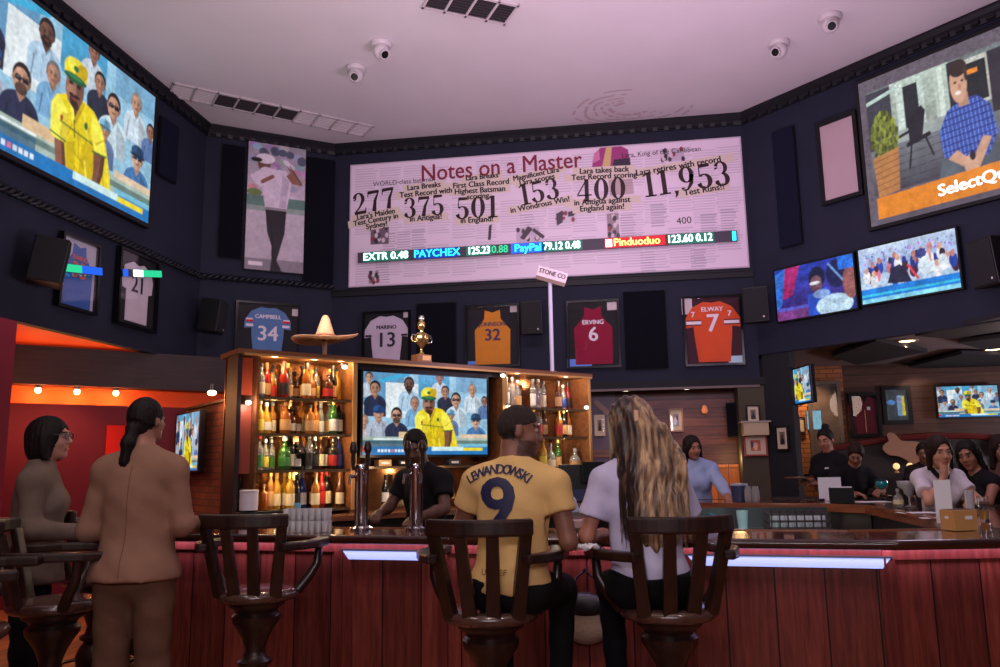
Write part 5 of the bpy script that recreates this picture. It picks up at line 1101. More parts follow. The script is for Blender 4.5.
def add_head(F, p, fem=False):
    hp, s = p.head_pt, p.Hs; M = p.H
    e = lambda c, r, k=.02: F.ell(hp(*c), V3(*r)*s, k, M)
    e((0, -.014, .022), (.074, .094, .096)); e((0, .02, -.035), (.06 if fem else .063, .072, .084)); e((0, .034, -.078), (.042 if fem else .048, .048, .042))
    for x in (-1, 1): e((x*.035, .06, -.028), (.025, .025, .024), .015); F.ell(hp(x*.077, -.008, -.008), V3(.011, .026, .034)*s, .006, M)
    F.cap(hp(-.036, .081, .032), hp(.036, .081, .032), .011*s, None, .015)
    F.cap(hp(0, .086, .018), hp(0, .108, -.022), .008*s, .0135*s, .01); F.ell(hp(0, .1, -.026), V3(.018, .011, .01)*s, .008, M)
    e((0, .084, -.058), (.024, .012, .007), .008); e((0, .083, -.068), (.02, .012, .008), .008); e((0, .072, -.1), (.022, .02, .018), .02)
    for x in (-1, 1): F.sub(hp(x*.033, .1, .012), V3(.017, .018, .011)*s, M, .012)
def add_hand(F, p, side, k=.006):
    w, d, n = p.ha[side], p.hd[side], p.hn[side]; B = basis(d, n); s = p.S; c = p.curl[side]
    a = B[:, 0]*side; nn = B[:, 1]                                      # a: towards the little finger .. thumb side is -a
    pt = lambda u, v, t=0: w+d*u*s+a*v*s+nn*t*s
    F.ell(pt(.045, 0), V3(.04, .017, .05)*s, .02, np.stack([a, nn, d], 1)); F.cap(pt(-.03, 0), pt(.03, 0), .024*s, .03*s, .02)
    for v, l, b in ((-.03, .07, .0), (-.01, .08, .02), (.011, .075, .03), (.031, .058, .0)):
        q0 = pt(.085, v); a1 = c*.9+b; a2 = c*2.0+b; L1, L2, L3 = l*.45*s, l*.32*s, l*.26*s
        d1 = d*math.cos(a1)-nn*math.sin(a1); d2 = d*math.cos(a2)-nn*math.sin(a2); d3 = d*math.cos(a2*1.35)-nn*math.sin(a2*1.35)
        q1 = q0+d1*L1; q2 = q1+d2*L2; q3 = q2+d3*L3
        F.cap(q0-d*.02*s, q1, .0095*s, .0088*s, k); F.cap(q1, q2, .0088*s, .008*s, k); F.cap(q2, q3, .008*s, .0068*s, k)
    t0 = pt(.015, -.028, -.005); t1 = t0+(d*.55-a*.75-nn*.35)*.042*s; t2 = t1+(d*.85-a*.25-nn*.45)*.032*s
    F.cap(t0, t1, .0135*s, .0108*s, .01); F.cap(t1, t2, .0105*s, .0085*s, k)
def person(label, loc, rz, p, skin, hairc, h=.008, fem=False, brow=None, lip=None, group=None, legs=True, arms=(1, -1), thick=1.0, stubble=None):
    s = p.S; root = thing('person', label, 'person', loc, rz, group)
    pts = np.array([p.pel, p.nb, p.hc+V3(0, 0, .14), p.hc-V3(.12, .12, 0), p.hc+V3(.12, .14, 0)]+list(p.sh.values())+list(p.el.values())+list(p.ha.values())+[p.ha[i]+p.hd[i]*.2*s for i in p.ha]+(list(p.kn.values())+list(p.an.values())+list(p.toe.values()) if legs else []))
    lo, hi = pts.min(0)-.16, pts.max(0)+.16; p.box = (lo, hi)
    F = Field(lo, hi, h); T = p.T; tk = thick
    F.ell(p.pel, V3(.165, .115, .12)*s*tk, .05, T).ell(p.belly, V3(.14, .1, .15)*s*tk, .06, T).ell(p.chest, V3(.155*tk, .108, .18)*s, .06, T)
    if fem:
        for x in (-1, 1): F.ell(p.L(x*.07, .085, .33), V3(.06, .05, .06)*s, .04, T)
    F.cap(p.L(-.13, -.01, .45), p.L(.13, -.01, .45), .06*s, None, .06)
    nh = p.head_pt(0, -.03, -.075); F.cap(p.nb-(p.nb-p.chest)*.2, nh, (.05 if fem else .062)*s, (.048 if fem else .058)*s, .03)
    for i in (1, -1): F.cap(p.nb+(nh-p.nb)*.15, p.sh[i], .045*s, .05*s, .05)
    add_head(F, p, fem)
    for i in arms:
        if i not in p.el: continue
        a = 1 if not fem else .86
        F.cap(p.sh[i], p.el[i], .052*s*a, .04*s*a, .03); m = p.el[i]+(p.ha[i]-p.el[i])*.3
        F.cap(p.el[i], m, .04*s*a, .041*s*a, .02); F.cap(m, p.ha[i], .041*s*a, .026*s*a, .02); add_hand(F, p, i)
    if legs:
        for i in p.kn:
            F.cap(p.hip[i], p.kn[i], .085*s*tk, .057*s, .05); m = p.kn[i]+(p.an[i]-p.kn[i])*.3; F.cap(p.kn[i], m, .055*s, .055*s, .03); F.cap(m, p.an[i], .055*s, .036*s, .03); F.cap(p.an[i], p.toe[i], .035*s, .03*s, .03)
    sk = np.array([lin(v) for v in skin]); br = np.array([lin(v) for v in (brow or hairc)]); lp = np.array([lin(v) for v in (lip or tuple(int(a*b) for a, b in zip(skin, (.86, .62, .62))))])
    def paint(co):
        c = np.tile(sk, (len(co), 1)); q = (co-p.hc) @ p.H/p.Hs
        m = (np.abs(q[:, 2]+.063) < .012) & (np.abs(q[:, 0]) < .024) & (q[:, 1] > .07); c[m] = lp
        m = (np.abs(q[:, 2]-.034+np.abs(q[:, 0]-.0)*.06) < .0055) & (np.abs(np.abs(q[:, 0])-.034) < .019) & (q[:, 1] > .06); c[m] = br
        m = (q[:, 1] < -.02) & (q[:, 2] > -.05) & (np.linalg.norm(q, axis=1) < .16); c[m] = br if hairc else sk
        if stubble:
            m = (q[:, 2] < -.045) & (q[:, 2] > -.135) & (q[:, 1] > .0) & ~((np.abs(q[:, 2]+.063) < .01) & (np.abs(q[:, 0]) < .022)) & (np.linalg.norm(q, axis=1) < .17); c[m] = np.array([lin(v) for v in stubble])
        return np.concatenate([c, np.ones((len(c), 1))], 1)
    sdf_obj('body', F, body_mat('skin_surface'), root, paint)
    for x in (-1, 1):
        e = MB().sphere(p.head_pt(x*.032, .0755, .011), .012*s, 12, 8).build('eye', mat('eye_white', rgb(138, 122, 114), .4), root, smooth=True)
        MB().sphere(p.head_pt(x*.032, .0822, .011), .0074*s, 10, 6).build('iris', mat('eye_dark_brown', rgb(40, 24, 18), .1), e, smooth=True)
    p.root = root; p.h = h; return root
def fld(p, h=None, grow=0): return Field(p.box[0]-grow, p.box[1]+grow, h or p.h)
def top(p, m, name='shirt', sleeve=.55, g=.016, hem=.0, waist=1.0, neck=.085, loose=.0, fem=False, long_=False, collar=False, arms=(1, -1), h=None, sk=0, thick=1.0, nofold=False, sg=.0, neck_up=.0, ak=.035):
    """sleeve: how far down the upper arm (long_: to the wrist); hem: height above the pelvis where it ends, along the torso"""
    F = fld(p, h, .05); s = p.S; T = p.T; tk = thick
    F.ell(p.pel, V3(.165*tk, .115*tk, .12)*s, .06, T, g+loose).ell(p.belly, V3(.145*tk*waist, .105*tk, .15)*s, .06, T, g+loose).ell(p.chest, V3(.158*tk, .112, .18)*s, .06, T, g)
    if hem < -.03 and loose > 0: F.cap(p.pel, p.L(0, 0, hem), .13*s*tk+g, .145*s*tk+g, .06); F.ell(p.L(0, 0, hem), V3(.192*tk, .135*tk, .12)*s, .06, T, g)
    if fem:
        for x in (-1, 1): F.ell(p.L(x*.07, .085, .33), V3(.06, .05, .06)*s, .05, T, g)
    F.cap(p.L(-.135, -.01, .45), p.L(.135, -.01, .45), .06*s+g, None, .05)
    nh = p.head_pt(0, -.03, -.075)
    for i in (1, -1): F.cap(p.nb+(nh-p.nb)*.1, p.sh[i], .045*s+g, .05*s+g, .05)
    ends = []; d = p.nb-p.chest; d = d/np.linalg.norm(d)
    F.cut(p.L(0, 0, hem), -T[:, 2])
    ne = p.nb+d*(.075+neck_up)*s
    F.cut(ne, T[:, 2]*1.0+T[:, 1]*.12)
    F.sub(p.nb+d*(.09+neck_up)*s+T[:, 1]*.02, V3(.062, .07, neck)*s, T, .012)
    for i in arms:
        if i not in p.el: continue
        a = (1 if not fem else .86)*s
        if long_:
            F.cap(p.sh[i], p.el[i], .054*a+g, .043*a+g, .035); q = p.el[i]+(p.ha[i]-p.el[i])*.93; F.cap(p.el[i], q, .043*a+g, .033*a+g, .03)
        else:
            q = p.sh[i]+(p.el[i]-p.sh[i])*(sleeve+.18); F.cap(p.sh[i], q, .056*a+g, .052*a+g+sg, ak); ends.append((p.sh[i]+(p.el[i]-p.sh[i])*sleeve, p.el[i]-p.sh[i], q, .052*a+g+sg))
    for c_, ax_, q_, r_ in ends:                                           # square-cut cuffs
        ax_ = ax_/np.linalg.norm(ax_); w = F._win(np.minimum(c_, q_)-r_*1.7, np.maximum(c_, q_)+r_*1.7, 0)
        if w:
            sl, G = w; dd = sum((G[i]-c_[i])*ax_[i] for i in range(3)); rad = np.sqrt(np.maximum(sum((G[i]-c_[i])**2 for i in range(3))-dd*dd, 0))
            near = np.clip((rad-r_*1.25)/.02, 0, 1)*.3; F.f[sl] = np.maximum(F.f[sl], (dd-near).astype(np.float32))
    if not nofold:
        rs = random.random()*9
        F.wrinkle(lambda X, Y, Z: .0022*np.sin(38*X+7*Z+2*np.sin(9*Y+rs))*np.sin(15*Z+8*Y+rs)+.0012*np.sin(48*Z+40*X+rs))
    return sdf_obj(name, F, m, p.root)
def bottoms(p, m, name='trousers', g=.01, top_=.0, to='ankle', h=None, flare=0, thick=1.0):
    F = fld(p, h, .04); s = p.S
    F.ell(p.pel, V3(.168*thick, .12*thick, .125)*s, .05, p.T, g).ell(p.belly, V3(.145*thick, .105*thick, .15)*s, .05, p.T, g-.004)
    F.cut(p.L(0, 0, top_), p.T[:, 2])
    for i in p.kn:
        F.cap(p.hip[i], p.kn[i], .088*s*thick+g, .062*s+g, .045)
        if to == 'ankle': F.cap(p.kn[i], p.kn[i]+(p.an[i]-p.kn[i])*.95, .06*s+g, .042*s+g+flare, .03)
    F.wrinkle(lambda X, Y, Z: .003*np.sin(45*Z+12*X)*np.sin(20*X+15*Y))
    return sdf_obj(name, F, m, p.root)
def shoes(p, m):
    for i in p.an:
        F = Field(np.minimum(p.an[i], p.toe[i])-.12, np.maximum(p.an[i], p.toe[i])+.12, .01)
        d = p.toe[i]-p.an[i]; F.cap(p.an[i]-d*.2-V3(0, 0, .02), p.toe[i]+d*.15, .045, .04, .02); sdf_obj('shoe', F, m, p.root)
def hair_obj(p, m, fn, h=None, name='hair', grow=.3, wr=None, below=.5):
    lo = p.hc-V3(.22, .25, below); hi = p.hc+V3(.22, .22, .2); F = Field(lo, hi, h or min(p.h, .007)); fn(F, p.head_pt, p.Hs, p.H)
    if wr is None:
        c = p.hc; wr = lambda X, Y, Z: .0022*np.sin(44*np.arctan2(X-c[0], Y-c[1]+.02)+14*(Z-c[2])+1.5*np.sin(30*Z))+.0016*np.sin(21*np.arctan2(X-c[0], Y-c[1]+.02)-9*(Z-c[2]))
    if wr: F.wrinkle(wr)
    return sdf_obj(name, F, m, p.root, relax=1)
def hair_mat(name, c1, c2, scale=30, rough=.45):
    if name in MATS: return MATS[name]
    m = wood_mat(name, c1, c2, 'Z', 9, scale, .62, .18); return m
black_hair = hair_mat('black_hair', rgb(12, 9, 10), rgb(30, 22, 22)); brown_hair = hair_mat('dark_brown_hair', rgb(22, 14, 12), rgb(48, 30, 24))
def cap_hair(F, hp, s, M, low=-.02, front=.034, g=.006):
    """hair over the skull, cut back from the face"""
    F.ell(hp(0, -.016, .026), V3(.078, .098, .1)*s, .0, M, g)
    n = M @ V3(0, 1, -.55); F.cut(hp(0, front, .02), n); F.cut(hp(0, 0, low), -(M @ V3(0, .5, 1)))

# ---- the man in the yellow football shirt, back to us, head turned to his right
p = Pose((0, -.03, .94), lean=6, side=3, S=.96, sw=.19, head=(-78, -4, 0), neck_fwd=.03)
p.arm(1, (.262, -.02, 1.12), (.21, .24, 1.115), curl=.6); p.arm(-1, (-.27, .06, 1.14), (-.14, .3, 1.13), curl=.5)
p.leg(1, (.15, .4, .86), (.14, .34, .4)); p.leg(-1, (-.15, .4, .86), (-.14, .34, .4))
person('man in a yellow number 9 football shirt sitting with his back to us', (MAN_AT[0]+.1, MAN_AT[1]-.01, 0), R(-6), p, (124, 82, 66), (34, 25, 23), .0075, stubble=(74, 48, 41))
jersey_y = cloth_mat('yellow_jersey_cloth', 212, 172, 112, .75, .25, 10)
SH = top(p, jersey_y, 'football_shirt', sleeve=.5, g=.013, hem=-.05, neck=.06, sg=.004, neck_up=-.01, ak=.018, thick=1.06)
bottoms(p, cloth_mat('black_shorts_cloth', 20, 19, 22), 'shorts'); shoes(p, cloth_mat('dark_shoe', 26, 24, 28))
def fade(F, hp, s, M):
    F.ell(hp(0, -.016, .03), V3(.0745, .0945, .096)*s, 0, M, .0045); F.cut(hp(0, .075, .03), M @ V3(0, 1, .15)); F.cut(hp(0, .03, .03), -(M @ V3(0, -.5, 1)))
hair_obj(p, mat('buzzed_black_hair', rgb(44, 33, 30), .9, bump=.4, bscale=400), fade, .006)
def project_text(ob, items, m, name, off=.004, ydir=1):
    """lay flat letters (x, z in the person's frame) on the back of a garment"""
    me = ob.data; bvh = BVHTree.FromPolygons([v.co.copy() for v in me.vertices], [tuple(q.vertices) for q in me.polygons])
    bm = bmesh.new()
    ly = bm.verts.layers.float.new('lift')
    for k, (co, fs) in enumerate(items):
        vs = [bm.verts.new((c[0], 0, c[1])) for c in co]
        for v in vs: v[ly] = (k % 5)*.0006
        for f in fs:
            try: bm.faces.new([vs[i] for i in f])
            except ValueError: pass
    for _ in range(3):
        L = [e for e in bm.edges if e.calc_length() > .016]
        if not L: break
        bmesh.ops.subdivide_edges(bm, edges=L, cuts=1); bmesh.ops.triangulate(bm, faces=bm.faces[:])
    for v in bm.verts:
        o = Vector((v.co.x, -1*ydir, v.co.z)); hit = bvh.ray_cast(o, Vector((0, ydir, 0)))
        v.co.y = (hit[0].y-(off+v[ly])*ydir) if hit[0] else -.14*ydir
    bmesh.ops.recalc_face_normals(bm, faces=bm.faces[:])
    out = bpy.data.meshes.new(name); bm.to_mesh(out); bm.free(); out.materials.append(m)
    return link(name, out, ob)
print_navy = mat('print_navy', rgb(30, 30, 66), .6)
it = []; s = 'LEWANDOWSKI'; cxn, czn, rad = -.035, 1.195, .24
w_ = {'L': .78, 'E': .8, 'W': 1.25, 'A': 1.02, 'N': 1.0, 'D': 1.0, 'O': 1.08, 'S': .8, 'K': .95, 'I': .45}
tot = sum(w_[c] for c in s); ang = 1.3; acc = 0
for ch in s:
    a = -ang/2+ang*(acc+w_[ch]/2)/tot; acc += w_[ch]
    co, fs = text_mesh(ch, .06, sx=.8); co = co.copy(); x, z = co[:, 0].copy(), co[:, 1].copy()
    for bx in (-.002, 0, .002): it.append((np.stack([bx+cxn+rad*math.sin(a)+x*math.cos(a)+z*math.sin(a), czn+rad*math.cos(a)-x*math.sin(a)+z*math.cos(a)], 1), fs))
project_text(SH, it, print_navy, 'name_lettering')
co, fs = text_mesh('9', .32, sx=1.1); project_text(SH, [(np.stack([co[:, 0]-.035+b, co[:, 1]+1.272+b2], 1), fs) for b, b2 in ((-.009, 0), (.009, 0), (0, .006), (0, -.006), (0, 0))], print_navy, 'number')
co, fs = text_mesh('UNICEF', .035); project_text(SH, [(np.stack([co[:, 0]-.045, co[:, 1]+1.0], 1), fs)], mat('print_brown', rgb(110, 76, 44), .6), 'small_lettering')

# ---- the long-haired woman in a lilac-white shirt, back to us
p = Pose((0, -.03, .95), lean=7, side=-4, S=.965, sw=.165, hips=.1, head=(10, 2, 0), neck_fwd=.03)
p.arm(-1, (-.275, -.0, 1.13), (-.19, .24, 1.12), curl=.5); p.arm(1, (.24, .1, 1.12), (.15, .33, 1.12), curl=.5)
p.leg(1, (.14, .4, .86), (.13, .34, .4)); p.leg(-1, (-.14, .4, .86), (-.13, .34, .4))
person('woman with long streaked blonde hair sitting with her back to us', (WOM_AT[0]-.075, WOM_AT[1]-.01, 0), R(6), p, (170, 112, 92), (60, 42, 34), .0075, fem=True)
top(p, cloth_mat('lilac_white_cloth', 190, 184, 214, .8, .3, 12), 'shirt', sleeve=.66, g=.012, hem=-.03, fem=True, sg=.014, neck=.05, thick=1.06, ak=.02)
bottoms(p, cloth_mat('black_trousers_cloth', 17, 16, 20), 'trousers', thick=1.08); shoes(p, cloth_mat('dark_shoe', 26, 24, 28))
blonde = bpy.data.materials.new('streaked_blonde_hair'); blonde.use_nodes = True; MATS['streaked_blonde_hair'] = blonde
def _bl():
    nt = blonde.node_tree; L = nt.links.new; b = nt.nodes['Principled BSDF']; tc = nt.nodes.new('ShaderNodeTexCoord'); mp = nt.nodes.new('ShaderNodeMapping'); mp.inputs['Scale'].default_value = (46, 46, 2.4)
    n = nt.nodes.new('ShaderNodeTexNoise'); n.inputs['Scale'].default_value = 1; n.inputs['Detail'].default_value = 3; L(tc.outputs['Object'], mp.inputs[0]); L(mp.outputs[0], n.inputs['Vector'])
    n2 = nt.nodes.new('ShaderNodeTexNoise'); n2.inputs['Scale'].default_value = 7; L(tc.outputs['Object'], n2.inputs['Vector'])
    ad = nt.nodes.new('ShaderNodeMath'); ad.operation = 'MULTIPLY_ADD'; ad.inputs[1].default_value = .5; L(n2.outputs['Fac'], ad.inputs[0]); L(n.outputs['Fac'], ad.inputs[2])
    sx = nt.nodes.new('ShaderNodeSeparateXYZ'); L(tc.outputs['Object'], sx.inputs[0])          # darker brown strands on one side of the parting
    mr = nt.nodes.new('ShaderNodeMapRange'); mr.inputs[1].default_value = -.075; mr.inputs[2].default_value = -.015; mr.inputs[3].default_value = -.26; mr.inputs[4].default_value = 0; L(sx.outputs['X'], mr.inputs[0])
    ad2 = nt.nodes.new('ShaderNodeMath'); L(ad.outputs[0], ad2.inputs[0]); L(mr.outputs[0], ad2.inputs[1])
    cr = nt.nodes.new('ShaderNodeValToRGB'); e = cr.color_ramp.elements; e[0].position = .48; e[0].color = rgb(44, 30, 26); e[1].position = .95; e[1].color = rgb(206, 170, 128)
    x = e.new(.68); x.color = rgb(116, 88, 68); x = e.new(.8); x.color = rgb(166, 130, 96); L(ad2.outputs[0], cr.inputs[0]); L(cr.outputs[0], b.inputs['Base Color']); b.inputs['Roughness'].default_value = .45
    bp = nt.nodes.new('ShaderNodeBump'); bp.inputs['Strength'].default_value = .5; bp.inputs['Distance'].default_value = .01; L(n.outputs['Fac'], bp.inputs['Height']); L(bp.outputs[0], b.inputs['Normal'])
_bl()
def longh(F, hp, s, M):
    F.ell(hp(0, -.014, .036), V3(.1, .115, .112)*s, 0, M, .01); F.cut(hp(0, .07, 0), M @ V3(0, 1, -.3))
    b = p.hc
    F.ell(b+V3(0.01, -.075, -.07), (.1, .062, .14), .04)
    for x0, x1, y1, z1, r0, r1 in ((-.045, -.035, -.165, -.42, .05, .02), (.01, .04, -.185, -.5, .065, .03), (.05, .13, -.185, -.5, .055, .034), (.085, .23, -.165, -.48, .055, .03), (.09, .31, -.15, -.47, .04, .03), (.03, .06, -.195, -.53, .055, .022), (-.02, .0, -.185, -.47, .055, .022), (.1, .29, -.1, -.4, .05, .025), (.095, .15, -.16, -.4, .05, .03)):
        q0 = b+V3(x0, -.07, -.02); q1 = b+V3((x0+x1)*.55, -.125, -.2); q2 = b+V3(x1, y1, z1)
        F.cap(q0, q1, r0, (r0+r1)*.56, .03); F.cap(q1, q2, (r0+r1)*.56, r1, .03)
    F.cap(b+V3(-.085, -.01, .0), b+V3(-.09, -.06, -.16), .022, .016, .02); F.cap(b+V3(.085, -.02, .0), b+V3(.1, -.08, -.2), .025, .02, .02)
hair_obj(p, blonde, longh, .006, below=.62, wr=lambda X, Y, Z: .0035*np.sin(150*X+9*np.sin(7*Z)+6*Z)+.003*np.sin(85*X-60*Y+12*Z))
mb = MB()                                                                # loose strands over the hair
for i in range(110):
    x = random.uniform(-.08, .1); b = Vector(p.hc)
    sp = 1+max(0, x)*6
    q = [b+Vector((x*.8, -.12-.01*random.random(), -.02-.05*random.random())), b+Vector((x*1.05+.01, -.155, -.15)), b+Vector((x*1.15*sp+.01+random.uniform(-.012, .012), -.19+random.uniform(-.005, .01), -.3)), b+Vector((x*1.35*sp+.02+random.uniform(-.02, .02), -.2+random.uniform(-.005, .012), -.44-.09*random.random()))]
    mb.tube(q, [.0022, .003, .003, .001], 4)
mb.build('hair_strand', blonde, p.root, smooth=True)
MB().box((p.hc[0]+.012, p.hc[1]-.13, p.hc[2]+.05), (.022, .012, .05)).build('hair_clip', mat('hair_clip_pale', rgb(206, 160, 130), .3), p.root, bevel=.004)

# ---- standing woman in a tan trouser suit, back to us
q = at_d(139, 500, 3.95)
p = Pose((0, 0, .985), lean=1, S=1.03, sw=.158, hips=.09, head=(-22, 4, 0)); p.Hs = .9
p.arm(-1, (-.235, -.01, 1.17), (-.17, .24, 1.1), curl=.4); p.arm(1, (.225, .0, 1.19), (.2, .26, 1.17), curl=.4)
p.leg(1, (.1, .02, .52), (.1, -.02, .09)); p.leg(-1, (-.1, .02, .52), (-.11, -.02, .09))
person('standing woman in a tan trouser suit with a low black ponytail', (q.x, q.y, 0), R(8), p, (150, 102, 84), (16, 12, 12), .0085, fem=True)
tan = cloth_mat('tan_suit_cloth', 138, 102, 85, .85, .2, 10)
jk = top(p, tan, 'jacket', long_=True, g=.016, hem=-.05, fem=True, waist=.98, neck=.06, neck_up=.01, loose=.012)
F = None
mb = MB(); seam = mat('tan_seam', rgb(116, 82, 66), .9)
bvh = BVHTree.FromPolygons([v.co.copy() for v in jk.data.vertices], [tuple(f.vertices) for f in jk.data.polygons])
def on_back(x, z):
    h_ = bvh.ray_cast(Vector((x, -1, z)), Vector((0, 1, 0))); return Vector((x, h_[0].y-.001, z)) if h_[0] else None
pts = [on_back(.0, z) for z in np.linspace(.88, 1.48, 24)]; mb.tube([v for v in pts if v], .0022, 5); mb.build('back_seam', seam, jk, smooth=True)
bottoms(p, cloth_mat('brown_suit_trousers', 100, 72, 58, .85, .3, 14), 'trousers', g=.013, top_=.01, flare=.012); shoes(p, cloth_mat('dark_shoe', 26, 24, 28))
def pony(F, hp, s, M):
    cap_hair(F, hp, s, M, -.045, .045, .006); F.ell(hp(0, -.06, -.03), V3(.06, .05, .06)*s, .03, M); b = hp(0, -.1, -.045)
    F.ell(b, (.034, .03, .03), .01); F.cap(b, b+V3(-.004, -.035, -.07), .027, .03, .02); F.cap(b+V3(-.004, -.035, -.07), b+V3(-.012, -.035, -.16), .03, .024, .02); F.cap(b+V3(-.012, -.035, -.16), b+V3(-.022, -.035, -.2), .024, .018, .02)
hair_obj(p, black_hair, pony, .006)

# ---- woman with glasses and a dark bob, turned to our right
q = at_d(36, 500, 4.55)
p = Pose((0, 0, .95), lean=2, S=1.0, sw=.165, head=(-12, 2, 0))
p.arm(1, (.22, .02, 1.15), (.12, .26, 1.12), curl=.4); p.arm(-1, (-.24, .06, 1.16), (-.16, .3, 1.12), curl=.4)
p.leg(1, (.1, .02, .5), (.1, -.02, .09)); p.leg(-1, (-.1, .02, .5), (-.1, -.02, .09))
person('woman with glasses and a dark bob in a grey-brown jacket', (q.x, q.y, 0), R(-62), p, (172, 120, 104), (18, 13, 13), .0085, fem=True)
top(p, cloth_mat('grey_brown_jacket_cloth', 104, 88, 80, .9, .35, 12), 'jacket', long_=True, g=.018, hem=-.1, fem=True, neck=.05, neck_up=.015, loose=.015)
bottoms(p, cloth_mat('black_trousers_cloth', 17, 16, 20), 'trousers'); shoes(p, cloth_mat('dark_shoe', 26, 24, 28))
def bob(F, hp, s, M):
    F.ell(hp(0, -.025, .02), V3(.094, .11, .105)*s, 0, M, .006); F.ell(hp(0, -.045, -.06), V3(.1, .085, .09)*s, .04, M)
    for x in (-1, 1): F.cap(hp(x*.085, -.005, 0), hp(x*.085, .01, -.11), .028*s, .022*s, .03)
    F.cut(hp(0, 0, -.125), -M[:, 2]); F.sub(hp(0, .11, -.03), V3(.072, .09, .1)*s, M, .006)
hair_obj(p, black_hair, bob, .006)
def glasses(p, m=None, tint=(.75, .78, .95, 1)):
    fm = m or mat('glasses_frame', rgb(28, 26, 34), .3); e = MB(); hp = p.head_pt; g = MB()
    for x in (-1, 1):
        ring = [hp(x*.034+.027*math.cos(a), .104-.006*abs(math.cos(a)), .01+.022*math.sin(a)) for a in np.linspace(0, 2*PI, 18, endpoint=False)]; e.tube(ring, .0022, 5, True); g.add([tuple(v) for v in ring], [tuple(range(18))])
        e.tube([hp(x*.062, .098, .016), hp(x*.08, .05, .018), hp(x*.083, -.01, .01)], .002, 5)
    e.tube([hp(-.008, .106, .014), hp(.008, .106, .014)], .002, 5); r_ = e.build('glasses', fm, p.root, smooth=True); g.build('lens', glass_mat('spectacle_glass', tint), r_)
glasses(p)

# ---- bartender in black behind the taps
q = at_d(430, 500, 5.75)
p = Pose((0, 0, .92), lean=10, S=.98, sw=.19, head=(25, -20, 0))
p.arm(-1, (-.27, .14, 1.17), (-.26, .4, 1.12), curl=.8); p.arm(1, (.25, .16, 1.17), (.1, .4, 1.14), curl=.8)
p.leg(1, (.1, .02, .5), (.1, 0, .09)); p.leg(-1, (-.1, .02, .5), (-.1, 0, .09))
person('bartender in black leaning behind the chrome beer taps', (q.x, q.y, 0), R(150), p, (92, 62, 52), (16, 12, 12), .009)
top(p, cloth_mat('black_shirt_cloth', 22, 21, 26), 'shirt', sleeve=.6, g=.018, hem=-.05); bottoms(p, cloth_mat('black_trousers_cloth', 17, 16, 20)); shoes(p, cloth_mat('dark_shoe', 26, 24, 28))
hair_obj(p, black_hair, lambda F, hp, s, M: cap_hair(F, hp, s, M, -.03, .036, .008), .007)

# ---- woman in a pale blue shirt at the far side of the bar
q = at_d(694, 460, 8.75)
p = Pose((0, -.05, .93), lean=14, S=1.02, sw=.17, head=(28, -2, 0))
p.arm(1, (.2, .2, 1.2), (.1, .42, 1.12), curl=.3, hn=(0, 0, 1)); p.arm(-1, (-.27, .2, 1.22), (-.33, .4, 1.125), curl=.3)
p.leg(1, (.12, .1, .5), (.12, 0, .09)); p.leg(-1, (-.12, .1, .5), (-.12, 0, .09))
person('woman in a pale blue shirt leaning on the far bar', (q.x, q.y, 0), R(172), p, (150, 100, 80), (16, 12, 12), .009, fem=True)
top(p, cloth_mat('pale_blue_cloth', 150, 164, 206), 'shirt', long_=True, g=.024, hem=-.08, fem=True, neck=.06); bottoms(p, cloth_mat('black_trousers_cloth', 17, 16, 20)); shoes(p, cloth_mat('dark_shoe', 26, 24, 28))
def shoulder_hair(F, hp, s, M):
    F.ell(hp(0, -.02, .025), V3(.086, .102, .1)*s, 0, M, .006); F.ell(hp(0, -.06, -.08), V3(.09, .06, .12)*s, .03, M)
    for x in (-1, 1): F.cap(hp(x*.08, -.005, .0), hp(x*.088, -.005, -.16), .025*s, .026*s, .02)
    F.cut(hp(0, 0, -.2), -M[:, 2]); F.sub(hp(-.01, .1, -.03), V3(.07, .088, .11)*s, M, .006)
hair_obj(p, black_hair, shoulder_hair, .008)

# ---- waitress with a bun, order pad in hand
q = at_d(832, 470, 9.2)
p = Pose((0, 0, .97), lean=3, S=1.03, sw=.17, head=(14, -18, 0))
p.arm(1, (.25, .06, 1.2), (.12, .32, 1.22), curl=.5); p.arm(-1, (-.24, .1, 1.2), (.02, .34, 1.2), curl=.5)
p.leg(1, (.1, .02, .5), (.1, 0, .09)); p.leg(-1, (-.1, .02, .5), (-.1, 0, .09))
person('waitress in black with her hair in a bun looking down', (q.x, q.y, 0), R(128), p, (156, 106, 84), (16, 12, 12), .01, fem=True)
sh = top(p, cloth_mat('black_shirt_cloth', 22, 21, 26), 'shirt', sleeve=.7, g=.02, hem=-.06, fem=True); MB().box((-.06, .16, 1.36), (.05, .01, .03)).build('badge', LB['white'], sh); bottoms(p, cloth_mat('black_trousers_cloth', 17, 16, 20)); shoes(p, cloth_mat('dark_shoe', 26, 24, 28))
hair_obj(p, black_hair, lambda F, hp, s, M: (cap_hair(F, hp, s, M, -.03, .034, .008), F.ell(hp(0, -.075, .125), (.045, .045, .042), .006)), .008)
o = thing('tray', 'thin dark tray carried by the waitress', 'tray', Vector((q.x, q.y, 1.26))+Matrix.Rotation(R(128), 3, 'Z') @ Vector((.08, .46, 0)), R(128))
MB().lathe([(.0, 0), (.15, 0), (.16, .014), (.155, .014), (.146, .005), (0, .005)], 24, cap=False).build('tray_body', mat('tray_brown', rgb(120, 84, 60), .5), o, auto=40); MB().box((.02, 0, .009), (.12, .16, .004)).build('paper', LB['white'], o)

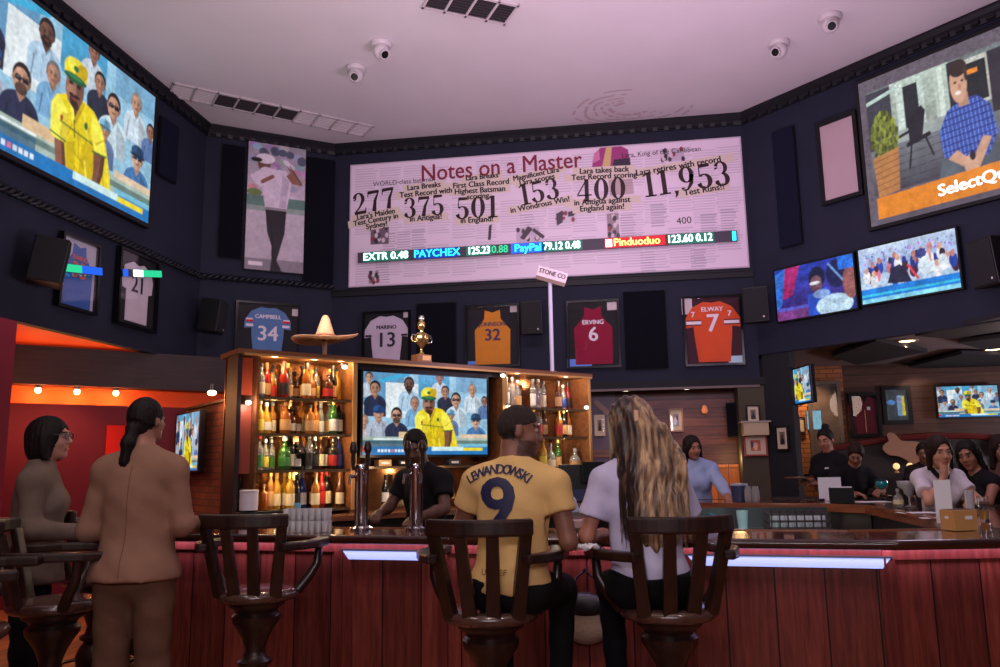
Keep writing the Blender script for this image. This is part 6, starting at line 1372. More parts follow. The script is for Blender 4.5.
# ---- man in black at the far corner of the bar
q = at_d(850, 475, 8.75)
p = Pose((0, -.05, .86), lean=14, S=.97, sw=.19, head=(-30, -24, 0))
p.arm(1, (.3, .1, 1.1), (.18, .36, 1.1), curl=.5); p.arm(-1, (-.28, .12, 1.12), (-.08, .36, 1.12), curl=.5)
p.leg(1, (.14, .38, .84), (.14, .34, .4)); p.leg(-1, (-.14, .38, .84), (-.14, .34, .4))
person('man in black sitting hunched at the far corner of the bar', (q.x, q.y, 0), R(196), p, (138, 92, 72), (20, 15, 14), .01)
top(p, cloth_mat('black_shirt_cloth', 22, 21, 26), 'shirt', sleeve=.6, g=.02, hem=-.05); bottoms(p, cloth_mat('black_trousers_cloth', 17, 16, 20)); shoes(p, cloth_mat('dark_shoe', 26, 24, 28))
hair_obj(p, brown_hair, lambda F, hp, s, M: cap_hair(F, hp, s, M, -.02, .045, .012), .008)

# ---- woman in a white polo, chin on her hand
q = at_d(936, 475, 6.35)
p = Pose((0, -.05, .9), lean=14, S=.9, sw=.14, head=(8, 6, 0), neck_fwd=.05); p.Hs = 1.04
hcw = p.hc
p.arm(1, (.16, .32, 1.13), tuple(p.head_pt(.02, .09, -.16)), hd=(-.1, .1, 1), hn=(-.2, 1, 0), curl=.75); p.arm(-1, (-.22, .2, 1.14), (-.1, .42, 1.13), curl=.5)
p.leg(1, (.14, .38, .84), (.14, .34, .4)); p.leg(-1, (-.14, .38, .84), (-.14, .34, .4))
person('woman in a white polo resting her chin on her hand', (q.x, q.y, 0), R(176), p, (186, 132, 108), (20, 14, 14), .0085, fem=True, thick=.8)
polo = top(p, cloth_mat('white_polo_cloth', 206, 196, 208), 'polo_shirt', sleeve=.62, g=.014, hem=-.04, fem=True, neck=.06, sg=.01, thick=.8)
nk = p.nb; F = Field(nk-.16, nk+.16, .007); F.cap(nk+V3(-.06, .02, .03), nk+V3(-.03, .12, -.05), .022, .016, .01).cap(nk+V3(.06, .02, .03), nk+V3(.03, .12, -.05), .022, .016, .01).cap(nk+V3(-.06, .02, .03), nk+V3(-.05, -.05, .05), .02, .02, .01).cap(nk+V3(.06, .02, .03), nk+V3(.05, -.05, .05), .02, .02, .01)
sdf_obj('collar', F, cloth_mat('black_collar_cloth', 24, 22, 26), polo)
def polo_hair(F, hp, s, M):
    F.ell(hp(0, -.02, .028), V3(.086, .1, .1)*s, 0, M, .005); F.ell(hp(0, -.06, -.08), V3(.075, .05, .1)*s, .03, M)
    for x in (-1, 1): F.cap(hp(x*.08, .005, .0), hp(x*.082, .0, -.12), .02*s, .014*s, .02)
    F.cut(hp(0, 0, -.15), -M[:, 2]); F.sub(hp(-.012, .1, -.03), V3(.07, .088, .112)*s, M, .006)
hair_obj(p, brown_hair, polo_hair, .007)
# ---- dark-haired woman beside her, bare shoulder to us
q = at_d(985, 475, 6.75)
p = Pose((0, -.05, .8), lean=12, S=1.0, sw=.17, head=(40, -6, 0))
p.arm(1, (.24, .16, 1.08), (.1, .38, 1.1), curl=.5); p.arm(-1, (-.26, .16, 1.1), (-.1, .4, 1.12), curl=.5)
p.leg(1, (.14, .38, .8), (.14, .34, .4)); p.leg(-1, (-.14, .38, .8), (-.14, .34, .4))
person('woman with long black hair and bare shoulders beside the white polo', (q.x, q.y, 0), R(100), p, (150, 100, 80), (14, 10, 10), .009, fem=True)
top(p, cloth_mat('black_top_cloth', 24, 21, 26), 'sleeveless_top', sleeve=.02, g=.012, hem=-.04, fem=True, neck=.13, arms=()); bottoms(p, cloth_mat('black_trousers_cloth', 17, 16, 20))
def lh(F, hp, s, M):
    shoulder_hair(F, hp, s, M); b = p.hc
    F.cap(hp(0, -.09, -.05), hp(.0, -.15, -.33), .085, .05, .04)
hair_obj(p, black_hair, lh, .008, below=.55)
# ---- woman at the edge in a patterned blouse
q = at_d(1006, 470, 7.0)
p = Pose((0, -.05, .84), lean=8, S=1.0, sw=.17, head=(20, 0, 0))
p.arm(1, (.24, .16, 1.1), (.1, .38, 1.12), curl=.5); p.arm(-1, (-.26, .16, 1.1), (-.1, .4, 1.12), curl=.5)
p.leg(1, (.14, .38, .84), (.14, .34, .4)); p.leg(-1, (-.14, .38, .84), (-.14, .34, .4))
person('dark-haired woman in a brown blouse at the very edge of the picture', (q.x, q.y, 0), R(150), p, (150, 100, 80), (16, 12, 12), .01, fem=True)
top(p, cloth_mat('brown_blouse_cloth', 92, 64, 56, .8, .5, 30), 'blouse', long_=True, g=.022, hem=-.05, fem=True); bottoms(p, cloth_mat('black_trousers_cloth', 17, 16, 20)); hair_obj(p, brown_hair, shoulder_hair, .008)
# stools under the guests on the far side
for px_, D_, lab, rz_ in ((850, 8.8, 'dark wooden bar stool under the man in black', 196), (936, 6.4, 'dark wooden bar stool under the woman in the polo', 176), (985, 6.8, 'dark wooden bar stool under the bare-shouldered woman', 100), (1006, 7.05, 'dark wooden bar stool under the woman in the brown blouse', 150)):
    q = at_d(px_, 475, D_); o = copy_tree(STOOL0); o.location = (q.x, q.y, 0); o.rotation_euler = (0, 0, R(rz_)); o['label'] = lab
# ---- diner far behind the white polo
q = at_d(925, 460, 10.5)
p = Pose((0, -.05, .84), lean=6, S=1.0, sw=.18, head=(10, -10, 0))
p.arm(1, (.24, .12, 1.06), (.1, .34, 1.0), curl=.5); p.arm(-1, (-.24, .12, 1.06), (-.1, .34, 1.0), curl=.5)
p.leg(1, (.14, .38, .6), (.14, .34, .1)); p.leg(-1, (-.14, .38, .6), (-.14, .34, .1))
person('diner in dark clothes seated behind the woman in the polo', (q.x, q.y, 0), R(150), p, (120, 82, 66), (16, 12, 12), .012)
top(p, cloth_mat('dark_shirt_cloth', 34, 28, 32), 'shirt', sleeve=.6, g=.02, hem=-.05); bottoms(p, cloth_mat('black_trousers_cloth', 17, 16, 20)); hair_obj(p, black_hair, lambda F, hp, s, M: cap_hair(F, hp, s, M, -.03, .036, .008), .008)
# ================================================================== SMALL THINGS
clear = glass_mat('drinking_glass', (.94, .96, .97, 1), .95, .03)
paper_w = mat('white_paper', rgb(224, 220, 228), .7)
chrome = mat('chrome', rgb(200, 196, 200), .12, 1)
def bar_at(px, py, z=ZB): return on_z(px, py, z)
def lathe_thing(name, label, cat, loc, prof, m, part='body', n=18, group=None, cap=True, rz=0):
    t = thing(name, label, cat, loc, rz, group); MB().lathe(prof, n, cap=cap).build(part, m, t, auto=40); return t
# ---- beer towers
for i, px in enumerate((361, 416)):
    c = bar_at(px, 530); c.z += .002
    t = thing('beer_tower', 'chrome beer tap tower %s' % ('closer to the liquor shelves' if i == 0 else 'in front of the bartender in black'), 'beer tap', c, R(-8), 'beer tap towers on the counter')
    MB().lathe([(.07, 0), (.07, .012), (.05, .02), (.036, .026)], 24).build('base', chrome, t, auto=40)
    MB().lathe([(.042, .02), (.042, .36), (.046, .365), (.046, .385), (.036, .4), (.012, .405)], 24).build('column', chrome, t, auto=40)
    for s_ in (-1, 1):
        f = MB().cyl((s_*.03, 0, .33), (s_*.052, -.055, .325), .011); f.cyl((s_*.052, -.05, .34), (s_*.056, -.062, .28), .009); f.build('faucet', chrome, t, auto=40)
        MB().lathe([(.008, 0), (.01, .02), (.016, .05), (.015, .1), (.024, .12), (.026, .135), (.02, .165), (.012, .18)], 14, Matrix.Translation((s_*.05, -.02, .365))).build('tap_handle', mat('tap_handle_dark', rgb(44, 28, 24), .35), t, auto=50)
# ---- tumblers stacked two high on the counter
c0 = bar_at(281, 533); c1 = bar_at(326, 533); dv = c1-c0; L = dv.length; ux = dv.normalized(); uy = Vector((-ux.y, ux.x, 0)); n = 7
tm = MB().lathe([(.017, 0), (.022, .068), (.0205, .068), (.016, .006), (0, .006)], 14, cap=False).mesh('tumbler', mat('tumbler_glass', rgb(226, 222, 228), .12, trans=.55, spec=.8)); tm.shade_smooth()
for lv in range(2):
    for r_ in range(2):
        for i in range(n):
            p_ = c0+ux*(L*(i+.5)/n)+uy*(.03+r_*.052); o = link('tumbler', tm, None, (p_.x, p_.y, ZB+.002+lv*.071)); o.rotation_euler.z = i
            tag(o, '%s clear tumbler of the %s %s row, counted from the empty stool' % (ORD[i], 'upper' if lv else 'lower', 'front' if r_ == 0 else 'back'), 'glass', 'tumblers stacked on the counter')
# ---- left end of the back counter
q = CM @ Vector((.02, -.12, ZB)); 
t = thing('bar_caddy', 'flat black caddy on the back counter under the liquor shelves', 'caddy', CM @ Vector((.16, -.2, ZB+.002)), CA); MB().box((0, 0, .03), (.34, .16, .06)).build('body', black, t, bevel=.006); MB().box((0, 0, .064), (.3, .12, .006)).build('lid', black_gloss, t)
lathe_thing('canister', 'white canister standing on the flat black caddy', 'canister', CM @ Vector((.08, -.2, ZB+.071)), [(.062, 0), (.07, .004), (.07, .14), (.074, .142), (.074, .155), (.066, .157)], mat('canister_white', rgb(216, 206, 214), .4))
t = thing('potted_plant', 'small dark plant behind the white canister', 'plant', CM @ Vector((.1, .16, ZB+.056)), 0)
MB().lathe([(.04, 0), (.05, .07), (.045, .07)], 14).build('pot', black, t, auto=40)
mb = MB()
for i in range(26):
    a = random.random()*6.28; l = .1+.13*random.random(); e = Vector((math.cos(a)*.07, math.sin(a)*.07, .07+l)); m_ = e*.6+Vector((0, 0, .03)); w_v = Vector((-math.sin(a), math.cos(a), 0))*.012
    mb.add([(0, 0, .06), m_-w_v, e, m_+w_v], [(0, 1, 2, 3)])
mb.build('foliage', mat('dark_leaves', rgb(38, 44, 36), .5), t)
t = thing('bar_mat', 'black rubber mat tray beside the stacked tumblers', 'tray', CM @ Vector((.52, -.2, ZB+.002)), CA); MB().box((0, 0, .025), (.3, .2, .05)).build('body', black, t, bevel=.005)
lathe_thing('cup', 'small pale blue cup on the black tray', 'cup', CM @ Vector((.46, -.24, ZB+.054)), [(.022, 0), (.03, .06), (.028, .06), (.02, .004), (0, .004)], mat('cup_pale_blue', rgb(130, 190, 210), .3), cap=False)
q = on_z(196, 512, ZB)
# ---- napkins, packets and monitors right of the man
c = bar_at(572, 531); t = thing('napkin_holder', 'white napkin stack in a holder between the two seated guests', 'napkin holder', (c.x, c.y+.06, ZB+.002), R(-8))
MB().box((0, 0, .006), (.15, .1, .012)).build('base', steel, t); MB().box((0, 0, .035), (.13, .085, .045)).build('napkins', mat('napkin_pinkish', rgb(196, 160, 166), .8), t, bevel=.006); MB().box((0, .052, .05), (.15, .006, .1)).build('back_plate', steel, t)
c = bar_at(572, 519); t = thing('snack_bag', 'bluish white packet standing behind the napkin stack', 'bag', (c.x, c.y+.16, ZB+.002), R(10))
MB().add([(-.06, -.03, 0), (.06, -.03, 0), (.06, .03, 0), (-.06, .03, 0), (-.05, -.02, .12), (.02, -.02, .13), (.02, .02, .13), (-.05, .02, .12), (-.04, 0, .17), (-.01, 0, .17)], [(0,1,5,4), (2,3,7,6), (1,2,6,5), (3,0,4,7), (4,5,9,8), (6,7,8,9), (5,6,9), (7,4,8), (3,2,1,0)]).build('packet', mat('packet_blue_white', rgb(176, 186, 230), .5), t, bevel=.006)
c = bar_at(590, 533); lathe_thing('glass', 'short clear glass beside the long-haired woman', 'glass', (c.x, c.y+.05, ZB+.002), [(.026, 0), (.034, .09), (.032, .09), (.024, .006), (0, .006)], clear, cap=False)
def monitor(label, px, py, D, w, h, rz, paint, em=.9):
    q = at_d(px, py, D); t = thing('till_screen', label, 'till screen', (q.x, q.y, ZB+.002), rz)
    z = q.z-ZB; MB().box((0, .03, z), (w+.03, .03, h+.03)).build('housing', bezel_m, t, bevel=.005); MB().bar((0, .05, 0), (0, .05, z), .06, .03).box((0, .04, .008), (.2, .16, .016)).build('stand', black, t)
    c = Canvas(w/h, 40, (30, 26, 40)); paint(c); c.grid('screen_picture', w, h, attr_mat('till_light', em, .3), t, y=.012)
def flagp(c):
    c.rect(0, 0, 3, .5, (34, 36, 70)); c.poly([(0, .5), (.5, .3), (.8, .6), (.3, .95), (0, .9)], (180, 120, 40)); c.poly([(.2, .95), (.8, .5), (2, .6), (2, .95)], (120, 22, 48)); c.rect(0, .93, 3, 1, (150, 150, 170))
qm = CM @ Vector((Xd-.5, -.15, 0))
monitor('dark till screen with a red and gold picture between the two guests', 575, 479, 8.2, .3, .26, R(10), flagp, .5)
monitor('pale yellow till screen beside the long-haired woman', 594, 472, 8.0, .2, .17, R(20), lambda c: c.rect(0, 0, 9, 1, (250, 240, 170)), .9)
# ---- phone on the armrest and handbag hanging at the bar
q = at_d(586, 549, 3.52); t = thing('napkin', 'crumpled white napkin on the armrest by the long-haired woman', 'napkin', (q.x, q.y, 1.083), R(30))
mb = MB(); g = 6
vs = [(-.05+.1*i/g, -.035+.07*j/g, .012+.01*math.sin(i*1.7+j)+.006*math.cos(j*2.3)) for j in range(g+1) for i in range(g+1)]; mb.add(vs, [(j*(g+1)+i, j*(g+1)+i+1, (j+1)*(g+1)+i+1, (j+1)*(g+1)+i) for j in range(g) for i in range(g)])
o = mb.build('paper', paper_w, t, smooth=True); md = o.modifiers.new('thick', 'SOLIDIFY'); md.thickness = .006
q = at_d(586, 612, 4.28); t = thing('handbag', 'beige handbag with dark flap hanging from the bar front', 'bag', (q.x, q.y-.03, q.z), R(-8))
F = Field((-.2, -.12, -.24), (.2, .12, .2), .01); F.ell((0, 0, -.04), (.14, .055, .14), .02).ell((0, 0, -.12), (.15, .06, .08), .03); sdf_obj('bag_body', F, mat('bag_beige', rgb(140, 116, 98), .6, bump=.2), t); t.scale = (.72, .8, .8)
F = Field((-.22, -.14, -.1), (.22, .14, .2), .01); F.ell((0, -.005, .05), (.155, .07, .085), .02); sdf_obj('flap', F, mat('bag_dark_flap', rgb(26, 22, 26), .5), t)
MB().tube([(-.1, 0, .08), (-.07, .02, .22), (0, .03, .27), (.07, .02, .22), (.1, 0, .08)], .008, 8).build('strap', mat('bag_dark_flap', rgb(26, 22, 26), .5), t, smooth=True); MB().cyl((0, .0, .275), (0, .1, .275), .01).build('hook', steel_d, t)
# ---- right counter: menu holder, kraft box, glasses
def tumbler(label, px, py, r, h, beer=0, group=None, z=ZB):
    c = bar_at(px, py, z); t = thing('beer_glass', label, 'glass', (c.x, c.y, z+.002), 0, group)
    MB().lathe([(r*.78, 0), (r, h), (r*.93, h), (r*.7, .008), (0, .008)], 18, cap=False).build('glass', clear if beer else mat('tumbler_glass', (1, 1, 1, 1)), t, auto=50)
    if beer: MB().lathe([(0, .01), (r*.7, .01), (r*.78, beer), (0, beer)], 16, cap=False).build('beer', mat('lager', rgb(206, 146, 52), .1, trans=.6), t, auto=40); 
c = bar_at(946, 527); t = thing('menu_card', 'tall white menu card standing behind the kraft box', 'menu', (c.x, c.y, ZB+.002), R(-12)); MB().box((0, 0, .13), (.085, .006, .26)).build('card', paper_w, t); MB().box((0, .012, .13), (.085, .004, .26)).build('back_card', paper_w, t); MB().box((0, .006, .01), (.1, .06, .02)).build('foot', mat('menu_clear_foot', rgb(150, 140, 150), .2), t)
c = bar_at(963, 531); t = thing('kraft_box', 'brown kraft caddy on the bar in front of the menu card', 'box', (c.x, c.y+.04, ZB+.002), R(20)); t.scale = (.86, .86, .9)
MB().box((0, 0, .06), (.17, .12, .12)).build('body', mat('kraft_brown', rgb(190, 138, 84), .7), t, bevel=.003); MB().box((.02, -.0615, .075), (.05, .002, .02)).build('printed_mark', paper_w, t); MB().box((-.086, 0, .075), (.002, .03, .015)).build('printed_mark', paper_w, t); MB().box((0, 0, .1205), (.15, .1, .003)).build('opening', mat('kraft_shadow', rgb(70, 48, 32), .8), t)
tumbler('tall empty beer glass behind the kraft box', 971, 514, .033, .16); tumbler('half full beer glass beside the kraft box', 985, 521, .034, .15, .06); 
def stem_glass(label, px, py, prof, liquid, col_, s=1.0, gm_=None):
    c = bar_at(px, py); t = thing('cocktail_glass', label, 'glass', (c.x, c.y, ZB+.002)); t.scale = (s,)*3
    MB().lathe(prof, 20, cap=False).build('glass', gm_ or mat('tumbler_glass', (1, 1, 1, 1)), t, auto=50); MB().lathe(liquid, 20, cap=False).build('drink', col_, t, auto=40); return t
mg = [(.0, .002), (.042, .002), (.042, .006), (.008, .012), (.007, .07), (.02, .085), (.035, .1), (.038, .125), (.075, .155), (.082, .195), (.079, .195), (.07, .157), (.033, .128), (.03, .104), (0, .09)]
stem_glass('wide margarita glass with a pale drink in front of the white polo', 910, 507, mg, [(0, .1), (.028, .106), (.032, .13), (.069, .16), (.073, .178), (0, .178)], mat('pale_drink', rgb(196, 196, 190), .2, trans=.3), 1.05)
go = [(.0, .002), (.038, .002), (.038, .006), (.007, .012), (.007, .06), (.03, .075), (.052, .1), (.056, .13), (.048, .165), (.046, .165), (.053, .13), (.049, .103), (.027, .079), (0, .07)]
stem_glass('round goblet with a bright blue-green drink near the man in black', 883, 498.5, go, [(0, .075), (.026, .082), (.047, .105), (.052, .13), (.05, .145), (0, .145)], mat('teal_drink', rgb(40, 170, 176), .15, trans=.3), 1.15, clear)
c = bar_at(899, 507); bottle('small pale sauce bottle beside the margarita glass', (c.x, c.y, ZB+.002), 'squat', 'clear', 'cream', 'silver', .7)
for px, py, w, lab, a in ((872, 502, .3, 'white paper placemat under the blue-green goblet', 10), (918, 513, .26, 'white paper placemat in front of the white polo', 5), (934, 518.5, .16, 'white napkin on the bar beside the menu card', -8)):
    c = bar_at(px, py); t = tag(MB().box((0, 0, .001), (w, w*.62, .0016)).build('paper_placemat', paper_w, None, loc=(c.x, c.y, ZB+.0015), rot=(0, 0, R(a))), lab, 'placemat')
c = bar_at(844, 504); t = thing('napkin_caddy', 'black napkin caddy on the far corner of the bar', 'caddy', (c.x, c.y+.06, ZB+.002), R(-10)); MB().box((0, 0, .07), (.2, .14, .14)).build('body', black, t, bevel=.006); MB().box((0, -.02, .143), (.17, .08, .008)).build('napkins', paper_w, t)
c = bar_at(838, 502); t = thing('menu_card', 'white folded menu standing behind the black napkin caddy', 'menu', (c.x, c.y+.26, ZB+.002), R(8)); MB().box((0, 0, .12), (.22, .005, .2)).box((0, 0, .01), (.1, .05, .02)).build('card', paper_w, t)
# ---- far bar: blue cup and jars, towel, sink things, glass rack
c = bar_at(741, 501.5); 
t = thing('ice_bucket', 'dark blue bucket on the far bar by the woman in pale blue', 'bucket', (c.x, c.y+.08, ZB+.002)); MB().lathe([(.07, 0), (.085, .15), (.08, .15), (.066, .008), (0, .008)], 22, cap=False).build('body', mat('bucket_dark_blue', rgb(52, 56, 88), .35), t, auto=40); MB().lathe([(.087, .15), (.087, .165), (.06, .172), (0, .172)], 22, cap=False).build('rim', mat('bucket_rim_pale', rgb(150, 150, 176), .3), t, auto=40)
for i, (px, dz) in enumerate(((750, 0), (757, .0))):
    c = bar_at(px, 502); lathe_thing('glass_jar', '%s glass jar beside the dark blue bucket' % ('nearer' if i == 0 else 'outer'), 'jar', (c.x, c.y+.06, ZB+.002), [(.034, 0), (.038, .01), (.038, .11), (.03, .125), (.03, .145), (0, .147)], mat('jar_grey_glass', rgb(170, 166, 170), .1, trans=.5), group='glass jars on the far bar')
yb = 7.36
t = thing('steel_bench', 'stainless work bench inside the bar with green-lit sink', 'bench', (.2, 0, 0))
MB().box((.75, 7.28, .86), (1.6, .5, .03)).build('bench_top', steel, t); 
for x in (0.0, 1.5):
    for y in (7.06, 7.5): MB().cyl((x, y, 0), (x, y, .85), .02).build('leg', steel, t)
MB().box((.75, 7.28, .25), (1.5, .44, .02)).build('shelf', steel_d, t)
MB().box((.75, 7.53, .96), (1.6, .012, .18)).build('splashback', mat('splashback_dark_steel', rgb(70, 74, 76), .45, .5), t)
MB().box((.05, 7.3, .882), (.4, .36, .01)).build('sink_rim', steel_d, t)
t = thing('glass_rack', 'grey wash rack full of upturned glasses inside the bar', 'rack', (1.42, 7.2, .878), 0)
MB().box((0, 0, .006), (.46, .36, .012)).build('base', mat('rack_grey_plastic', rgb(66, 60, 62), .6), t)
fr = MB()
for z in (.03, .085, .14):
    for y in (-.18, .18): fr.box((0, y, z), (.47, .012, .018))
    for x in (-.23, .23): fr.box((x, 0, z), (.012, .36, .018))
for i in range(8):
    for y in (-.18, .18): fr.box((-.23+.46*i/7, y, .08), (.01, .012, .15))
fr.build('lattice_frame', mat('rack_grey_plastic', rgb(66, 60, 62), .6), t)
gm = MB().lathe([(.024, .0), (.021, .12), (0, .12)], 12, cap=False).mesh('upturned_glass', mat('frosted_glass_white', rgb(206, 214, 220), .2, trans=.3)); gm.shade_smooth()
for r_ in range(2):
    for i in range(7):
        o = link('upturned_glass', gm, None, (1.42-.19+i*.063, 7.2-.12+r_*.12, .8915)); tag(o, '%s upturned glass of the %s row in the grey wash rack' % (ORD[i], 'front' if r_ == 0 else 'back'), 'glass', 'upturned glasses in the wash rack')
for i, (x, y, s_, m, lab) in enumerate(((.6, 7.2, 1.0, mat('ladle_steel', rgb(170, 190, 200), .2, .8), 'steel mixing tin inside the bar'), (.72, 7.14, .9, mat('tin_teal', rgb(80, 140, 150), .25, .5), 'teal mixing tin inside the bar'), (.98, 7.18, 1.05, mat('jug_clear', rgb(190, 220, 226), .15, trans=.4), 'clear jug inside the bar beside the wash rack'))):
    lathe_thing('mixing_tin', lab, 'tin', (x, y, .878), [(.035*s_, 0), (.048*s_, .16*s_), (.045*s_, .16*s_), (.032*s_, .005), (0, .005)], m, cap=False)
t = thing('bar_towel', 'crumpled red and white towel over the far bar edge', 'towel', (.56, 7.86, 1.075), R(-18))
mb = MB(); g = 8
vs = []
for j in range(g+1):
    for i in range(g+1):
        u, v = i/g, j/g; y = .12-.2*v; z = .02+.01*math.sin(u*9+v*5)
        if v > .6: y = 0-.02; z = .02-(v-.6)*.25+.006*math.sin(u*11)
        vs.append((-.09+.18*u, y, z))
mb.add(vs, [(j*(g+1)+i, j*(g+1)+i+1, (j+1)*(g+1)+i+1, (j+1)*(g+1)+i) for j in range(g) for i in range(g)])
o = mb.build('cloth', mat('towel_red_white', rgb(206, 130, 120), .9, vary=.4, vscale=20), t, smooth=True); md = o.modifiers.new('thick', 'SOLIDIFY'); md.thickness = .006
# ---- on top of the cabinet
ZT = 2.427
q = CM @ Vector((cx_(329), .12, ZT)); t = thing('sombrero', 'straw sombrero on a stand on top of the liquor cabinet', 'hat', q, CA)
MB().lathe([(.07, 0), (.07, .01), (.02, .02), (.018, .03), (.022, .13), (.03, .14), (.02, .16)], 16).build('stand', mat('stand_wood', rgb(170, 130, 96), .5), t, auto=40)
n = 40; prof = [(0, .385), (.018, .38), (.032, .355), (.055, .28), (.082, .19), (.095, .168), (.16, .152), (.22, .15), (.262, .163), (.275, .178), (.268, .184), (.215, .162), (.15, .165), (.09, .18)]
vs = []; fs = []
for r_, z in prof:
    for i in range(n):
        a = 2*PI*i/n; lift = .022*max(0, r_-.1)/.17*math.cos(2*a)+.03*max(0, r_-.1)/.17*math.cos(a); vs.append((r_*math.cos(a)*1.08, r_*math.sin(a), z-.01+lift))
for k in range(len(prof)-1):
    for i in range(n): fs.append((k*n+i, k*n+(i+1) % n, (k+1)*n+(i+1) % n, (k+1)*n+i))
MB().add(vs, fs).build('hat', mat('straw', rgb(204, 152, 108), .8, bump=.5, bscale=90, vary=.1), t, smooth=True)
MB().tube([(.082*math.cos(a)*1.08, .082*math.sin(a), .19) for a in np.linspace(0, 2*PI, 24, endpoint=False)], .008, 6, True).build('hat_band', mat('hat_band_brown', rgb(150, 96, 66), .8), t, smooth=True)
q = CM @ Vector((cx_(427), .1, ZT)); t = thing('trophy', 'gold and silver trophy cup on top of the liquor cabinet', 'trophy', q, CA)
MB().box((0, 0, .04), (.16, .12, .08)).build('plinth', mat('trophy_wood', rgb(150, 92, 52), .4), t, bevel=.006); MB().box((.02, -.062, .045), (.09, .004, .045)).build('plaque', gold, t)
MB().lathe([(.04, .08), (.03, .09), (.014, .11), (.014, .15), (.03, .17), (.06, .2), (.075, .24), (.07, .275), (.045, .29), (.02, .3), (.02, .33), (.035, .35), (.04, .375), (.03, .4), (.012, .41), (0, .412)], 20).build('cup', mat('trophy_gold', rgb(206, 176, 110), .2, .9), t, auto=50)
for s_ in (-1, 1): MB().tube([(s_*.068, 0, .2), (s_*.105, 0, .205), (s_*.115, 0, .24), (s_*.1, 0, .27), (s_*.07, 0, .265)], .008, 8).build('handle', chrome, t, smooth=True)
MB().sphere((0, 0, .435), .03, 12, 8).build('figure', mat('trophy_silver', rgb(206, 200, 196), .2, .9), t, smooth=True)
q = CM @ Vector((cx_(560), .1, ZT)); top_z = on_wall(560, 283, (q.x, q.y), 45).z; t = thing('sign_post', 'slim white pole carrying a tilted sign box on the cabinet', 'sign', q, R(10))
MB().lathe([(.07, 0), (.07, .008), (.02, .02)], 18).build('foot', steel, t, auto=40); MB().cyl((0, 0, .01), (0, 0, top_z-ZT), .022).build('pole', mat('pole_white', rgb(190, 184, 206), .4), t, auto=40)
sg = Matrix.Translation((0.02, 0, top_z-ZT+.06)) @ Matrix.Rotation(R(17), 4, 'Y') @ Matrix.Rotation(R(14), 4, 'X')
MB().box((0, 0, 0), (.33, .16, .15), sg).build('sign_box', mat('sign_box_wood', rgb(120, 96, 84), .5), t); MB().box((0, -.083, .02), (.33, .006, .11), sg).build('sign_face', mat('sign_white', rgb(206, 190, 196), .5), t)
mb = MB(); text_into(mb, 'STONE CO', .07, sg @ tx(0, -.088, .025), offset=.003, sx=.85); mb.build('sign_lettering', mat('sign_grey_ink', rgb(96, 78, 84), .6), t)
# ---- pictures on the pillar and in the niche
def picture(label, pts, W, mount, paint=None, fc=black, out=.03, name='framed_picture', e=.02):
    c, w, h, a = wrect(pts, W, out); t = thing(name, label, 'picture', c, a)
    frame_into(MB(), w, h, e, -.03, -.002).build('frame', fc, t); MB().box((0, -.008, 0), (w-.01, .01, h-.01)).build('mount', mount, t)
    if paint:
        cv = Canvas(.7, 40, (150, 130, 110)); paint(cv); cv.grid('print', (w-2*e)*.5, (h-2*e)*.6, pap, t, y=-.0145)
    MB().box((0, -.026, 0), (w-2*e, .002, h-2*e)).build('glass', pane, t); return t
cream_m = mat('mount_cream', rgb(206, 190, 162), .7); wf = mat('frame_dark_wood', rgb(44, 30, 26), .4)
def fig(c): c.rect(0, 0, 1, 1, (120, 104, 90)); c.ell(.35, .35, .12, .14, (60, 44, 40)); c.ell(.35, .8, .25, .35, (40, 32, 36)); c.noise(.12, 4)
W_PIL = (PD0, -45); W_OLV = ((PX0, YB+.005), 0); W_NI = ((2.1, 11.66), 0)
picture('small black framed photo standing on the pillar shelf', [(746, 405), (760, 405), (760, 424), (746, 424)], W_OLV, cream_m, fig, out=.14)
picture('cream mounted picture on the dark side of the pillar', [(777, 426), (790, 426), (789, 451), (776, 450)], W_PIL, cream_m, fig)
picture('red framed picture under the little pillar shelf', [(744, 435), (767, 435), (767, 456), (744, 456)], W_OLV, cream_m, lambda c: (c.rect(0, 0, 1, 1, (196, 96, 60)), c.ell(.35, .6, .15, .35, (230, 190, 150)), c.ell(.1, .4, .1, .3, (70, 60, 90)), c.noise(.15, 4)), mat('frame_red', rgb(150, 44, 34), .5))
picture('pale framed photo on the plank wall by the woman in pale blue', [(669, 409), (683, 408), (683, 432), (669, 432)], W_NI, cream_m, lambda c: (c.rect(0, 0, 1, 1, (150, 140, 150)), c.ell(.25, .6, .2, .3, (190, 200, 230)), c.ell(.5, .3, .1, .2, (80, 60, 60)), c.noise(.15, 4)), mat('frame_tan', rgb(150, 110, 80), .5))
picture('small cream certificate on the dining room wall by the dark pillar', [(798.5, 417), (805, 417), (805, 433), (798.5, 433)], ((2.2, 13.6), 0), cream_m, None, wf)
picture('narrow framed photo on the grey panel beside the cabinet', [(595, 415), (605, 415), (605, 436), (594, 436)], W_NI, cream_m, fig, cream_m, out=.06)
c, w, h, a = wrect([(590, 392), (616, 391), (616, 462), (590, 463)], W_NI, .02); t = thing('wall_panel', 'grey wall panel with slanting brown strut beside the cabinet', 'panel', c, a); MB().box((0, -.006, 0), (w, .012, h)).build('sheet', mat('panel_grey_violet', rgb(92, 80, 94), .5), t); MB().bar((-.1, -.025, h*.36), (w*.45, -.025, h*.1), .08, .03, up=(0, 1, 0)).build('strut', cab_w, t); MB().box((0, -.02, -h*.38), (w, .03, .1)).build('ledge', cab_w, t)
q = on_y(755, 429, YB-.1); t = thing('wall_shelf', 'small lit cream shelf box on the olive pillar', 'shelf', (q.x, q.y, q.z), 0); MB().box((0, .0, .0), (.32, .2, .17)).build('box', mat('shelf_cream', rgb(176, 156, 124), .6), t, bevel=.005); MB().box((0, -.01, .093), (.38, .22, .02)).build('top_board', mat('shelf_cream_top', rgb(150, 140, 130), .5), t)
